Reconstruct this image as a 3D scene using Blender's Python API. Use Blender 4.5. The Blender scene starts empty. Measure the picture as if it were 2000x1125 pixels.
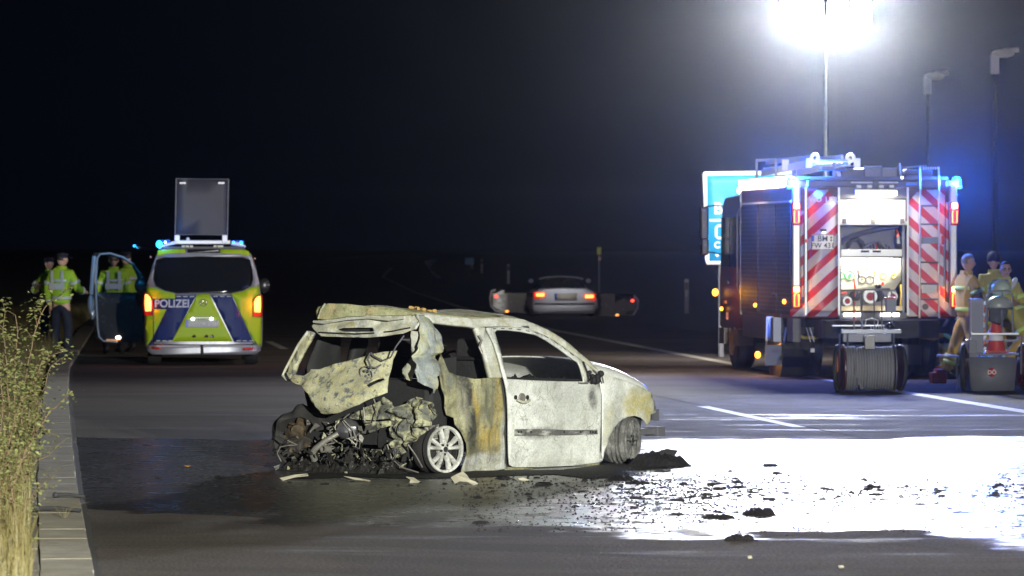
import bpy, bmesh, math, random
from mathutils import Vector, Matrix, noise
random.seed(7)
sc = bpy.context.scene
COL = sc.collection
# ------------------------------------------------------------------ camera
F, CX, HY, CH = 9500.0, 1000.0, 480.0, 1.92      # focal length (photo pixels), horizon row, camera height
cam = bpy.data.cameras.new('camera'); camo = bpy.data.objects.new('camera', cam); COL.objects.link(camo)
camo.location = (0, 0, CH); camo.rotation_euler = (math.radians(90), 0, 0)
cam.sensor_width = 36; cam.lens = F/2000*36; cam.shift_y = -0.04125
cam.clip_start = 0.5; cam.clip_end = 5000
cam.dof.use_dof = True; cam.dof.focus_distance = 41.0; cam.dof.aperture_fstop = 6.3
sc.camera = camo
sc.view_settings.view_transform = 'Standard'; sc.view_settings.look = 'None'
sc.view_settings.exposure = 0; sc.view_settings.gamma = 1
sc.cycles.volume_bounces = 0; sc.cycles.max_bounces = 6
sc.cycles.sample_clamp_indirect = 4
# ------------------------------------------------------------------ world (night)
w = bpy.data.worlds.new('World'); sc.world = w; w.use_nodes = True
bg = w.node_tree.nodes['Background']
bg.inputs['Color'].default_value = (0.10, 0.16, 0.42, 1); bg.inputs['Strength'].default_value = 0.008

def lamp(kind, name, loc, power, color, aim=None, parent=None, **kw):
    l = bpy.data.lights.new(name, kind); l.energy = power; l.color = color
    for k, v in kw.items(): setattr(l, k, v)
    o = bpy.data.objects.new(name, l); COL.objects.link(o); o.location = loc
    if aim is not None:
        o.rotation_euler = (Vector(aim)-Vector(loc)).to_track_quat('-Z', 'Y').to_euler()
    if parent is not None: o.parent = parent
    return o
# assumed, unseen light tower behind the camera (its stand is built at the end), added to light the near side of the wreck
KEY = (8.0, 3.0, 5.2)
lamp('SPOT', 'assumed_key_beam', KEY, 125000, (1.0, 1.0, 0.92), aim=(-6.3, 47, 0.9), spot_size=math.radians(42), spot_blend=0.85, shadow_soft_size=0.22)
# mast floodlight of the fire engine
FL = Vector((5.0, 77.5, 0)); FLZ = CH+(480-30)/F*77.5
for i, dx in enumerate((-0.56, -0.2, 0.2, 0.56)):
    lamp('AREA', 'flood_beam', (FL.x+dx, FL.y-0.12, FLZ+0.02), 430, (0.93, 0.96, 1.0), aim=(0+dx*9, 34, 0), shape='RECTANGLE', size=0.30, size_y=0.40, spread=math.radians(95))

for dx in (-0.38, 0.38):  # unseen back-facing lamps, added to lift the dark road past the mast
    lamp('AREA', 'added_back_fill', (FL.x+dx, FL.y+0.22, FLZ+0.02), 420, (1.0, 0.84, 0.70), aim=(-4+dx*9, 140, 0), shape='RECTANGLE', size=0.30, size_y=0.40)

# ------------------------------------------------------------------ helpers
def P(x, y, Y): return Vector(((x-CX)*Y/F, Y, CH-(y-HY)*Y/F))
def G(x, y, z=0.0):
    Y = (CH-z)*F/(y-HY); return Vector(((x-CX)*Y/F, Y, z))

def tag(o, label=None, cat=None, group=None, kind=None):
    if label: o['label'] = label
    if cat: o['category'] = cat
    if group: o['group'] = group
    if kind: o['kind'] = kind
    return o
def thing(name, label, cat, loc=(0, 0, 0), rz=0.0, group=None):
    o = bpy.data.objects.new(name, None); COL.objects.link(o); o.empty_display_size = 0.2
    o.location = loc; o.rotation_euler = (0, 0, rz); tag(o, label, cat, group); return o
def frame(o): return Matrix.Translation(o.location) @ Matrix.Rotation(o.rotation_euler[2], 4, 'Z')
def copy_tree(o, parent=None):
    c = o.copy(); COL.objects.link(c)
    if parent is not None: c.parent = parent
    for ch in list(o.children): copy_tree(ch, c)
    return c

class MB:
    def __init__(s): s.v = []; s.f = []
    def add(s, vs, fs):
        b = len(s.v); s.v += [Vector(v) for v in vs]; s.f += [[i+b for i in f] for f in fs]; return s
    def box(s, c, d, rz=0.0, rx=0.0, ry=0.0, taper=1.0):
        R = Matrix.Rotation(rz, 3, 'Z') @ Matrix.Rotation(ry, 3, 'Y') @ Matrix.Rotation(rx, 3, 'X'); c = Vector(c)
        vs = []
        for z in (-1, 1):
            k = taper if z > 0 else 1
            for x, y in ((-1, -1), (1, -1), (1, 1), (-1, 1)):
                vs.append(c+R @ Vector((x*d[0]/2*k, y*d[1]/2*k, z*d[2]/2)))
        return s.add(vs, [[0, 3, 2, 1], [4, 5, 6, 7], [0, 1, 5, 4], [1, 2, 6, 5], [2, 3, 7, 6], [3, 0, 4, 7]])
    def tube(s, pts, r, n=8, close=False, caps=True):
        pts = [Vector(p) for p in pts]; m = len(pts)
        rs = r if isinstance(r, (list, tuple)) else [r]*m
        up = None; rings = []
        for i, p in enumerate(pts):
            if close: t = pts[(i+1) % m]-pts[i-1]
            else: t = pts[min(i+1, m-1)]-pts[max(i-1, 0)]
            if t.length < 1e-9: t = Vector((0, 0, 1))
            t.normalize()
            if up is None:
                up = Vector((0, 0, 1)) if abs(t.z) < 0.9 else Vector((1, 0, 0))
            a = t.cross(up)
            if a.length < 1e-6: a = t.cross(Vector((0, 1, 0)))
            a.normalize(); b = a.cross(t); up = b
            rings.append([p+(a*math.cos(2*math.pi*k/n)+b*math.sin(2*math.pi*k/n))*rs[i] for k in range(n)])
        vs = [v for q in rings for v in q]; fs = []
        for i in range(m if close else m-1):
            j = (i+1) % m
            for k in range(n):
                fs.append([i*n+k, i*n+(k+1) % n, j*n+(k+1) % n, j*n+k])
        if caps and not close:
            fs.append(list(range(n))[::-1]); fs.append([(m-1)*n+k for k in range(n)])
        return s.add(vs, fs)
    def lathe(s, prof, c=(0, 0, 0), axis=(0, 0, 1), n=24, a0=0, a1=2*math.pi):
        """prof: (radius, height) pairs turned about axis through c"""
        ax = Vector(axis).normalized(); q = Vector((0, 0, 1)).rotation_difference(ax); c = Vector(c)
        full = abs(a1-a0-2*math.pi) < 1e-6; m = n if full else n+1; vs = []; fs = []
        for r, h in prof:
            for k in range(m):
                a = a0+(a1-a0)*k/n
                vs.append(c+q @ Vector((r*math.cos(a), r*math.sin(a), h)))
        for i in range(len(prof)-1):
            for k in range(n):
                k2 = (k+1) % m
                fs.append([i*m+k, i*m+k2, (i+1)*m+k2, (i+1)*m+k])
        return s.add(vs, fs)
    def prism(s, poly, fn, d):
        """poly of 2-D points, fn(a,b,depth)->3-D, extruded from depth 0 to d"""
        n = len(poly); vs = [fn(a, b, 0) for a, b in poly]+[fn(a, b, d) for a, b in poly]
        fs = [list(range(n)), [n+i for i in range(n)][::-1]]+[[i, (i+1) % n, n+(i+1) % n, n+i] for i in range(n)]
        return s.add(vs, fs)
    def ell(s, c, r, n=12, m=8, rz=0.0, fn=None):
        c = Vector(c); R = Matrix.Rotation(rz, 3, 'Z'); vs = []; fs = []
        for i in range(m+1):
            t = math.pi*i/m
            for k in range(n):
                a = 2*math.pi*k/n
                d = Vector((math.sin(t)*math.cos(a), math.sin(t)*math.sin(a), math.cos(t)))
                q = Vector((d.x*r[0], d.y*r[1], d.z*r[2]))
                if fn: q = fn(d, q)
                vs.append(c+R @ q)
        for i in range(m):
            for k in range(n):
                fs.append([i*n+k, (i+1)*n+k, (i+1)*n+(k+1) % n, i*n+(k+1) % n])
        return s.add(vs, fs)
    def mesh(s, name):
        me = bpy.data.meshes.new(name); me.from_pydata([tuple(v) for v in s.v], [], s.f)
        bm = bmesh.new(); bm.from_mesh(me); bmesh.ops.remove_doubles(bm, verts=bm.verts, dist=1e-5)
        bmesh.ops.recalc_face_normals(bm, faces=bm.faces); bm.to_mesh(me); bm.free(); return me
    def build(s, name, mat, parent=None, smooth=False, bevel=0.0, kind=None, loc=None, angle=35):
        me = s.mesh(name); me.materials.append(mat)
        return link(name, me, parent, smooth, bevel, kind, loc, angle)
def link(name, me, parent=None, smooth=False, bevel=0.0, kind=None, loc=None, angle=35):
    if smooth:
        for p in me.polygons: p.use_smooth = True
        try: me.set_sharp_from_angle(angle=math.radians(angle))
        except Exception: pass
    o = bpy.data.objects.new(name, me); COL.objects.link(o)
    if parent is not None: o.parent = parent
    if loc is not None: o.location = loc
    if bevel:
        b = o.modifiers.new('bevel', 'BEVEL'); b.width = bevel; b.segments = 2; b.limit_method = 'ANGLE'; b.angle_limit = 0.6
    if kind: o['kind'] = kind
    return o

# surfaces that carry traced outlines, in a thing's own frame
class Surf:
    def __init__(s, owner, axis, fn):
        s.T = frame(owner); s.Ti = s.T.inverted(); s.ax = axis; s.fn = fn
        s.C = s.Ti @ Vector((0, 0, CH)); s.R = s.Ti.to_3x3()
        s.ia, s.ib = {'x': (1, 2), 'y': (0, 2), 'z': (0, 1)}[axis]; s.id = 'xyz'.index(axis)
    def px(s, x, y):
        d = s.R @ Vector(((x-CX)/F, 1, -(y-HY)/F)); dep = s.fn(0.5, 0.8) if s.ax != 'z' else s.fn(0.5, 0.5)
        for _ in range(12):
            t = (dep-s.C[s.id])/d[s.id]; p = s.C+d*t; dep = 0.5*dep+0.5*s.fn(p[s.ia], p[s.ib])
        return (p[s.ia], p[s.ib])
    def to3(s, a, b, off=0.0):
        v = Vector((0, 0, 0)); v[s.ia] = a; v[s.ib] = b; v[s.id] = s.fn(a, b)+off; return v
    def pts(s, L): return [s.px(x, y) for x, y in L]
    def at(s, x, y, off=0.0): return s.to3(*s.px(x, y), off)

def panel_mesh(name, poly, to3, holes=(), cell=0.08):
    bm = bmesh.new()
    for L in [poly]+list(holes):
        vs = [bm.verts.new((a, b, 0)) for a, b in L]
        for i in range(len(vs)): bm.edges.new((vs[i], vs[(i+1) % len(vs)]))
    bmesh.ops.triangle_fill(bm, edges=bm.edges[:], use_beauty=False, use_dissolve=False, normal=(0, 0, 1))
    for ax in (0, 1):
        lo = min(v.co[ax] for v in bm.verts); hi = max(v.co[ax] for v in bm.verts)
        k = math.ceil(lo/cell)
        while k*cell < hi:
            co = Vector((0, 0, 0)); co[ax] = k*cell; no = Vector((0, 0, 0)); no[ax] = 1
            bmesh.ops.bisect_plane(bm, geom=bm.verts[:]+bm.edges[:]+bm.faces[:], plane_co=co, plane_no=no, dist=1e-6); k += 1
    for v in bm.verts: v.co = to3(v.co.x, v.co.y)
    bmesh.ops.remove_doubles(bm, verts=bm.verts, dist=1e-4)
    bmesh.ops.recalc_face_normals(bm, faces=bm.faces)
    me = bpy.data.meshes.new(name); bm.to_mesh(me); bm.free(); return me
def panel(name, parent, poly, surf, mat, holes=(), cell=0.08, thick=0.012, disp=None, off=0.0, smooth=True, angle=35):
    f = (lambda a, b: surf.to3(a, b, off+(disp(a, b) if disp else 0)))
    me = panel_mesh(name, poly, f, holes, cell); me.materials.append(mat)
    o = link(name, me, parent, smooth, angle=angle)
    if thick:
        m = o.modifiers.new('thickness', 'SOLIDIFY'); m.thickness = thick; m.offset = 0
    return o
def rot2(poly, c, a):
    ca, sa = math.cos(a), math.sin(a)
    return [(c[0]+(x-c[0])*ca-(y-c[1])*sa, c[1]+(x-c[0])*sa+(y-c[1])*ca) for x, y in poly]

# ------------------------------------------------------------------ materials
def new_mat(name):
    m = bpy.data.materials.new(name); m.use_nodes = True; nt = m.node_tree
    return m, nt, nt.nodes['Principled BSDF']
def N(nt, t, **kw):
    n = nt.nodes.new(t)
    for k, v in kw.items(): setattr(n, k, v)
    return n
def L(nt, a, b): nt.links.new(a, b)
def coords(nt, scale=(1, 1, 1), rot=(0, 0, 0)):
    tc = N(nt, 'ShaderNodeTexCoord'); mp = N(nt, 'ShaderNodeMapping')
    mp.inputs['Scale'].default_value = scale; mp.inputs['Rotation'].default_value = rot
    L(nt, tc.outputs['Object'], mp.inputs['Vector']); return mp.outputs['Vector']
def tnoise(nt, vec, scale, detail=4, rough=0.55, dist=0.0):
    n = N(nt, 'ShaderNodeTexNoise'); n.inputs['Scale'].default_value = scale; n.inputs['Detail'].default_value = detail
    n.inputs['Roughness'].default_value = rough; n.inputs['Distortion'].default_value = dist
    L(nt, vec, n.inputs['Vector']); return n.outputs['Fac']
def ramp(nt, fac, stops, mode='LINEAR'):
    r = N(nt, 'ShaderNodeValToRGB'); r.color_ramp.interpolation = mode; e = r.color_ramp.elements
    while len(e) < len(stops): e.new(0.5)
    for i, (p, c) in enumerate(stops):
        e[i].position = p; e[i].color = (c, c, c, 1) if not isinstance(c, tuple) else (*c, 1)
    L(nt, fac, r.inputs['Fac']); return r.outputs['Color']
def mth(nt, op, a, b=None, c=None, clamp=False):
    n = N(nt, 'ShaderNodeMath', operation=op); n.use_clamp = clamp
    for i, v in enumerate((a, b, c)):
        if v is None: continue
        if isinstance(v, (int, float)): n.inputs[i].default_value = v
        else: L(nt, v, n.inputs[i])
    return n.outputs[0]
def mix(nt, fac, a, b, blend='MIX'):
    n = N(nt, 'ShaderNodeMix', data_type='RGBA', blend_type=blend)
    if isinstance(fac, (int, float)): n.inputs[0].default_value = fac
    else: L(nt, fac, n.inputs[0])
    for i, v in ((6, a), (7, b)):
        if isinstance(v, tuple): n.inputs[i].default_value = (*v, 1)
        else: L(nt, v, n.inputs[i])
    return n.outputs[2]
def bump(nt, bsdf, h, strength=0.4, dist=0.01):
    b = N(nt, 'ShaderNodeBump'); b.inputs['Strength'].default_value = strength; b.inputs['Distance'].default_value = dist
    L(nt, h, b.inputs['Height']); L(nt, b.outputs['Normal'], bsdf.inputs['Normal'])
def sepxyz(nt, vec):
    s = N(nt, 'ShaderNodeSeparateXYZ'); L(nt, vec, s.inputs[0]); return s.outputs
MATS = {}
def plain(name, col, rough=0.5, metal=0.0, var=0.12, scale=12, bmp=0.0, emit=None, estr=1.0, spec=0.5, coat=0.0):
    if name in MATS: return MATS[name]
    m, nt, b = new_mat(name)
    v = coords(nt); f = tnoise(nt, v, scale, 5)
    lo = tuple(max(0, c*(1-var)) for c in col); hi = tuple(min(1, c*(1+var)) for c in col)
    L(nt, mix(nt, f, lo, hi), b.inputs['Base Color'])
    rr = N(nt, 'ShaderNodeMapRange'); rr.inputs[3].default_value = max(0.02, rough-0.1); rr.inputs[4].default_value = min(1, rough+0.1)
    L(nt, f, rr.inputs[0]); L(nt, rr.outputs[0], b.inputs['Roughness'])
    b.inputs['Metallic'].default_value = metal; b.inputs['Specular IOR Level'].default_value = spec; b.inputs['Coat Weight'].default_value = coat
    if bmp: bump(nt, b, tnoise(nt, v, scale*4, 6), bmp, 0.01)
    if emit:
        b.inputs['Emission Color'].default_value = (*emit, 1); b.inputs['Emission Strength'].default_value = estr
    MATS[name] = m; return m
def burnt(name, c1, c2, c3, dark=(0.035, 0.033, 0.03), spots=(), sc1=3.0, t=(0.42, 0.55), t3=(0.55, 0.68), td=(0.62, 0.74), stretch=(1, 1, 1), grad=None, bmp=0.35, dsc=7.0, streak=0.0, crack=0.0):
    """scorched paint: ash, heat-bleached tones and soot in uneven patches"""
    m, nt, b = new_mat(name); v = coords(nt, stretch); v0 = coords(nt)
    f1 = tnoise(nt, v, sc1, 6, 0.6, 0.6); col = mix(nt, ramp(nt, f1, [(t[0], 0.0), (t[1], 1.0)]), c1, c2)
    vo = N(nt, 'ShaderNodeMapping'); vo.inputs['Location'].default_value = (5.3, 2.2, 7.7); L(nt, v, vo.inputs['Vector'])
    f2 = tnoise(nt, vo.outputs[0], sc1*1.7, 7, 0.65, 1.0)
    if grad:
        ax, g0, g1 = grad; xyz = sepxyz(nt, v0); g = N(nt, 'ShaderNodeMapRange'); g.inputs[1].default_value = g0; g.inputs[2].default_value = g1
        L(nt, xyz[ax], g.inputs[0]); f2 = mth(nt, 'ADD', f2, mth(nt, 'MULTIPLY', mth(nt, 'SUBTRACT', g.outputs[0], 0.5), 0.5))
    col = mix(nt, ramp(nt, f2, [(t3[0], 0.0), (t3[1], 1.0)]), col, c3)
    f3 = tnoise(nt, v0, dsc, 9, 0.72, 0.15); col = mix(nt, ramp(nt, f3, [(td[0], 0.0), (td[1], 1.0)]), col, dark)
    if spots:
        P0 = sepxyz(nt, v0); fn_ = ramp(nt, tnoise(nt, v0, 11, 7, 0.7, 0.8), [(0.34, 0.0), (0.62, 1.0)])
        for (su, sz, ru, rz_, ang, scol, sstr) in spots:
            dx = mth(nt, 'SUBTRACT', P0[0], su); dz = mth(nt, 'SUBTRACT', P0[2], sz); ca, sa = math.cos(ang), math.sin(ang)
            a_ = mth(nt, 'ADD', mth(nt, 'MULTIPLY', dx, ca/ru), mth(nt, 'MULTIPLY', dz, sa/ru)); b_ = mth(nt, 'ADD', mth(nt, 'MULTIPLY', dx, -sa/rz_), mth(nt, 'MULTIPLY', dz, ca/rz_))
            k_ = mth(nt, 'SUBTRACT', 1.25, mth(nt, 'ADD', mth(nt, 'MULTIPLY', a_, a_), mth(nt, 'MULTIPLY', b_, b_)), clamp=True)
            k_ = mth(nt, 'MULTIPLY', mth(nt, 'MULTIPLY', k_, mth(nt, 'ADD', 0.25, mth(nt, 'MULTIPLY', fn_, 0.75))), sstr, clamp=True); col = mix(nt, k_, col, scol)
    if crack:
        vm = N(nt, 'ShaderNodeVectorMath', operation='ADD'); nn = N(nt, 'ShaderNodeTexNoise'); nn.inputs['Scale'].default_value = 6; L(nt, v0, nn.inputs['Vector'])
        L(nt, v0, vm.inputs[0]); sc_ = N(nt, 'ShaderNodeVectorMath', operation='SCALE'); sc_.inputs['Scale'].default_value = .22; L(nt, nn.outputs['Color'], sc_.inputs[0]); L(nt, sc_.outputs[0], vm.inputs[1])
        vo_ = N(nt, 'ShaderNodeTexVoronoi', feature='DISTANCE_TO_EDGE'); vo_.inputs['Scale'].default_value = 9; L(nt, vm.outputs[0], vo_.inputs['Vector'])
        ck = mth(nt, 'MULTIPLY', ramp(nt, vo_.outputs['Distance'], [(0.0, 1.0), (0.035, 0.0)]), ramp(nt, tnoise(nt, v0, 3.3, 3), [(0.48, 0.0), (0.58, crack)])); col = mix(nt, ck, col, (.16, .16, .14))
    f4 = tnoise(nt, v0, 60, 5, 0.7); col = mix(nt, 0.45, col, ramp(nt, f4, [(0.3, 0.15), (0.7, 1.1)]), 'MULTIPLY')
    f6 = tnoise(nt, v0, 1.7, 6, 0.65, 0.5); col = mix(nt, 0.5, col, ramp(nt, f6, [(0.35, 0.55), (0.6, 1.15)]), 'MULTIPLY')
    if streak:
        vs = coords(nt, (9, 9, 0.9)); f5 = tnoise(nt, vs, 2.2, 6, 0.7, 0.4)
        col = mix(nt, mth(nt, 'MULTIPLY', ramp(nt, f5, [(0.5, 0.0), (0.68, 1.0)]), streak), col, (0.10, 0.095, 0.08))
    L(nt, col, b.inputs['Base Color']); b.inputs['Roughness'].default_value = 0.72; b.inputs['Specular IOR Level'].default_value = 0.3
    h = mth(nt, 'ADD', mth(nt, 'MULTIPLY', f3, 0.6), mth(nt, 'MULTIPLY', f4, 0.25)); bump(nt, b, h, bmp, 0.02)
    return m
ASH = (0.56, 0.58, 0.52); WHT = (0.70, 0.72, 0.66); OLV = (0.30, 0.31, 0.16); OCH = (0.44, 0.36, 0.10); GRY = (0.20, 0.22, 0.21); CREAM = (0.50, 0.49, 0.32)
B_DOOR = burnt('ash_white_burnt_paint', WHT, ASH, (0.42, 0.42, 0.36), td=(0.70, 0.80), bmp=0.22, sc1=2.4)
B_QUART = burnt('ochre_streaked_burnt_paint', (0.46, 0.47, 0.35), (0.20, 0.20, 0.13), OCH, stretch=(1.6, 1, 0.75), sc1=3.2, t=(0.44, 0.58), t3=(0.46, 0.6), td=(0.60, 0.74), streak=0.5)
B_FEND = burnt('yellowed_burnt_paint', WHT, ASH, (0.50, 0.46, 0.17), grad=(0, 1.75, 3.0), t3=(0.52, 0.66), td=(0.70, 0.82), bmp=0.2)
B_ROOF = burnt('olive_burnt_roof_paint', OLV, (0.42, 0.42, 0.24), (0.50, 0.42, 0.22), t3=(0.50, 0.6), td=(0.56, 0.66), sc1=4, bmp=0.3)
B_RAIL = burnt('pale_ash_burnt_steel', (0.58, 0.59, 0.53), (0.44, 0.44, 0.34), (0.42, 0.38, 0.18), td=(0.66, 0.78), sc1=3.5, bmp=0.25)
B_GATE = burnt('cream_peeling_burnt_paint', CREAM, (0.40, 0.39, 0.25), (0.55, 0.50, 0.24), dark=(0.15, 0.16, 0.15), sc1=5, td=(0.53, 0.60), dsc=13, t3=(0.52, 0.66), bmp=0.5)
B_PILL = burnt('grey_green_burnt_steel', (0.42, 0.43, 0.30), (0.26, 0.29, 0.29), (0.40, 0.35, 0.17), sc1=5, td=(0.62, 0.74), bmp=0.4)
B_CRUM = burnt('crumpled_bare_steel', (0.40, 0.40, 0.25), (0.14, 0.145, 0.12), (0.40, 0.36, 0.14), sc1=7, td=(0.50, 0.60), dsc=12, bmp=0.5)
B_HOOD = burnt('white_burnt_bonnet_paint', WHT, WHT, ASH, td=(0.76, 0.86), bmp=0.08); B_HOOD.node_tree.nodes['Principled BSDF'].inputs['Roughness'].default_value = .42; B_HOOD.node_tree.nodes['Principled BSDF'].inputs['Specular IOR Level'].default_value = .6
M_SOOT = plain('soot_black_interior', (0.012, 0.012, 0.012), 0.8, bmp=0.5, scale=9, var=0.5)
M_CHAR = plain('charred_debris', (0.013, 0.012, 0.012), 0.7, spec=.25, bmp=0.6, scale=14, var=0.6)
M_RUST = burnt('rusted_drum', (0.085, 0.06, 0.034), (0.03, 0.025, 0.02), (0.14, 0.12, 0.06), sc1=8, td=(0.5, 0.62), bmp=0.6)
M_TYRE = plain('burnt_tyre', (0.016, 0.015, 0.014), 0.85, bmp=0.9, scale=8, var=0.6)
M_RIMW = burnt('white_ash_alloy', (0.62, 0.63, 0.57), (0.42, 0.42, 0.38), (0.28, 0.27, 0.22), td=(0.56, 0.68), sc1=9, bmp=0.2)
M_RIMD = burnt('dark_burnt_alloy', (0.20, 0.20, 0.19), (0.11, 0.11, 0.10), (0.27, 0.26, 0.22), td=(0.6, 0.7), sc1=9, bmp=0.3)
M_STEEL = plain('scorched_steel', (0.24, 0.23, 0.20), 0.5, metal=0.5, bmp=0.4, scale=10, var=0.4)
M_ALU = plain('brushed_aluminium', (0.55, 0.56, 0.58), 0.35, metal=0.85, scale=30)
M_ALUD = plain('dark_aluminium', (0.16, 0.17, 0.20), 0.42, metal=0.6, scale=20)
M_BLK = plain('black_rubber', (0.02, 0.02, 0.022), 0.7)
M_BLKG = plain('black_gloss_plastic', (0.015, 0.015, 0.018), 0.25)
M_GREY = plain('grey_painted_metal', (0.22, 0.225, 0.25), 0.5)
M_GREYD = plain('dark_grey_metal', (0.09, 0.09, 0.10), 0.5)
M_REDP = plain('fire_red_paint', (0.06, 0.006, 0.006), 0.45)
M_RED = plain('red_plastic', (0.62, 0.05, 0.02), 0.5)
M_WHT = plain('white_paint', (0.75, 0.76, 0.78), 0.45)
M_LINE = None
M_NAVY = plain('navy_cloth', (0.006, 0.008, 0.02), 0.85)
M_HIVIS = plain('fluorescent_yellow_cloth', (0.26, 0.44, 0.02), 0.8, bmp=0.3)
M_TURN = plain('sand_yellow_turnout_cloth', (0.58, 0.38, 0.09), 0.85, bmp=0.5, scale=9)
M_TURNL = plain('lime_turnout_cloth', (0.52, 0.46, 0.09), 0.85, bmp=0.5, scale=9)
M_REFL = plain('silver_reflective_band', (0.42, 0.45, 0.46), 0.5)
M_REFY = plain('lime_reflective_band', (0.72, 0.90, 0.22), 0.5)
M_SKIN = plain('skin', (0.52, 0.31, 0.22), 0.5)
M_HAIR = plain('dark_hair', (0.02, 0.014, 0.01), 0.6)
M_HAIRG = plain('grey_hair', (0.16, 0.14, 0.12), 0.6)
def emis(name, col, s): return plain(name, tuple(min(1, c) for c in col), 0.3, emit=col, estr=s)
E_WHITE = emis('white_led', (0.95, 0.97, 1.0), 9); E_WARM = emis('warm_led', (1.0, 0.93, 0.75), 8)
E_RED = emis('red_lamp_lens', (1.0, 0.035, 0.01), 1.3); E_REDH = emis('glowing_tail_lamp', (1.0, 0.32, 0.05), 4.0)
E_AMB = emis('amber_lamp', (1.0, 0.36, 0.03), 6); E_BLUE = emis('blue_beacon_lens', (0.01, 0.20, 1.0), 14); E_BLUEC = emis('cyan_lamp', (0.05, 0.75, 1.0), 1.4)
E_BLUED = emis('blue_beacon_dim', (0.02, 0.16, 0.9), 1.0)
M_REDL = plain('red_reflector', (0.5, 0.02, 0.02), 0.3)

def text_obj(name, s, size, mat, parent, loc, rot, bold=0.0, depth=0.002, sx=1.0):
    cu = bpy.data.curves.new(name, 'FONT'); cu.body = s; cu.size = size; cu.extrude = depth; cu.offset = bold
    cu.align_x = 'CENTER'; cu.align_y = 'CENTER'
    t = bpy.data.objects.new(name, cu); COL.objects.link(t)
    bpy.context.view_layer.update()
    me = bpy.data.meshes.new_from_object(t.evaluated_get(bpy.context.evaluated_depsgraph_get()))
    bpy.data.objects.remove(t); me.materials.clear(); me.materials.append(mat); me.name = name
    o = bpy.data.objects.new(name, me); COL.objects.link(o); o.parent = parent; o.location = loc; o.rotation_euler = rot; o.scale = (sx, 1, 1)
    return o
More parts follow.
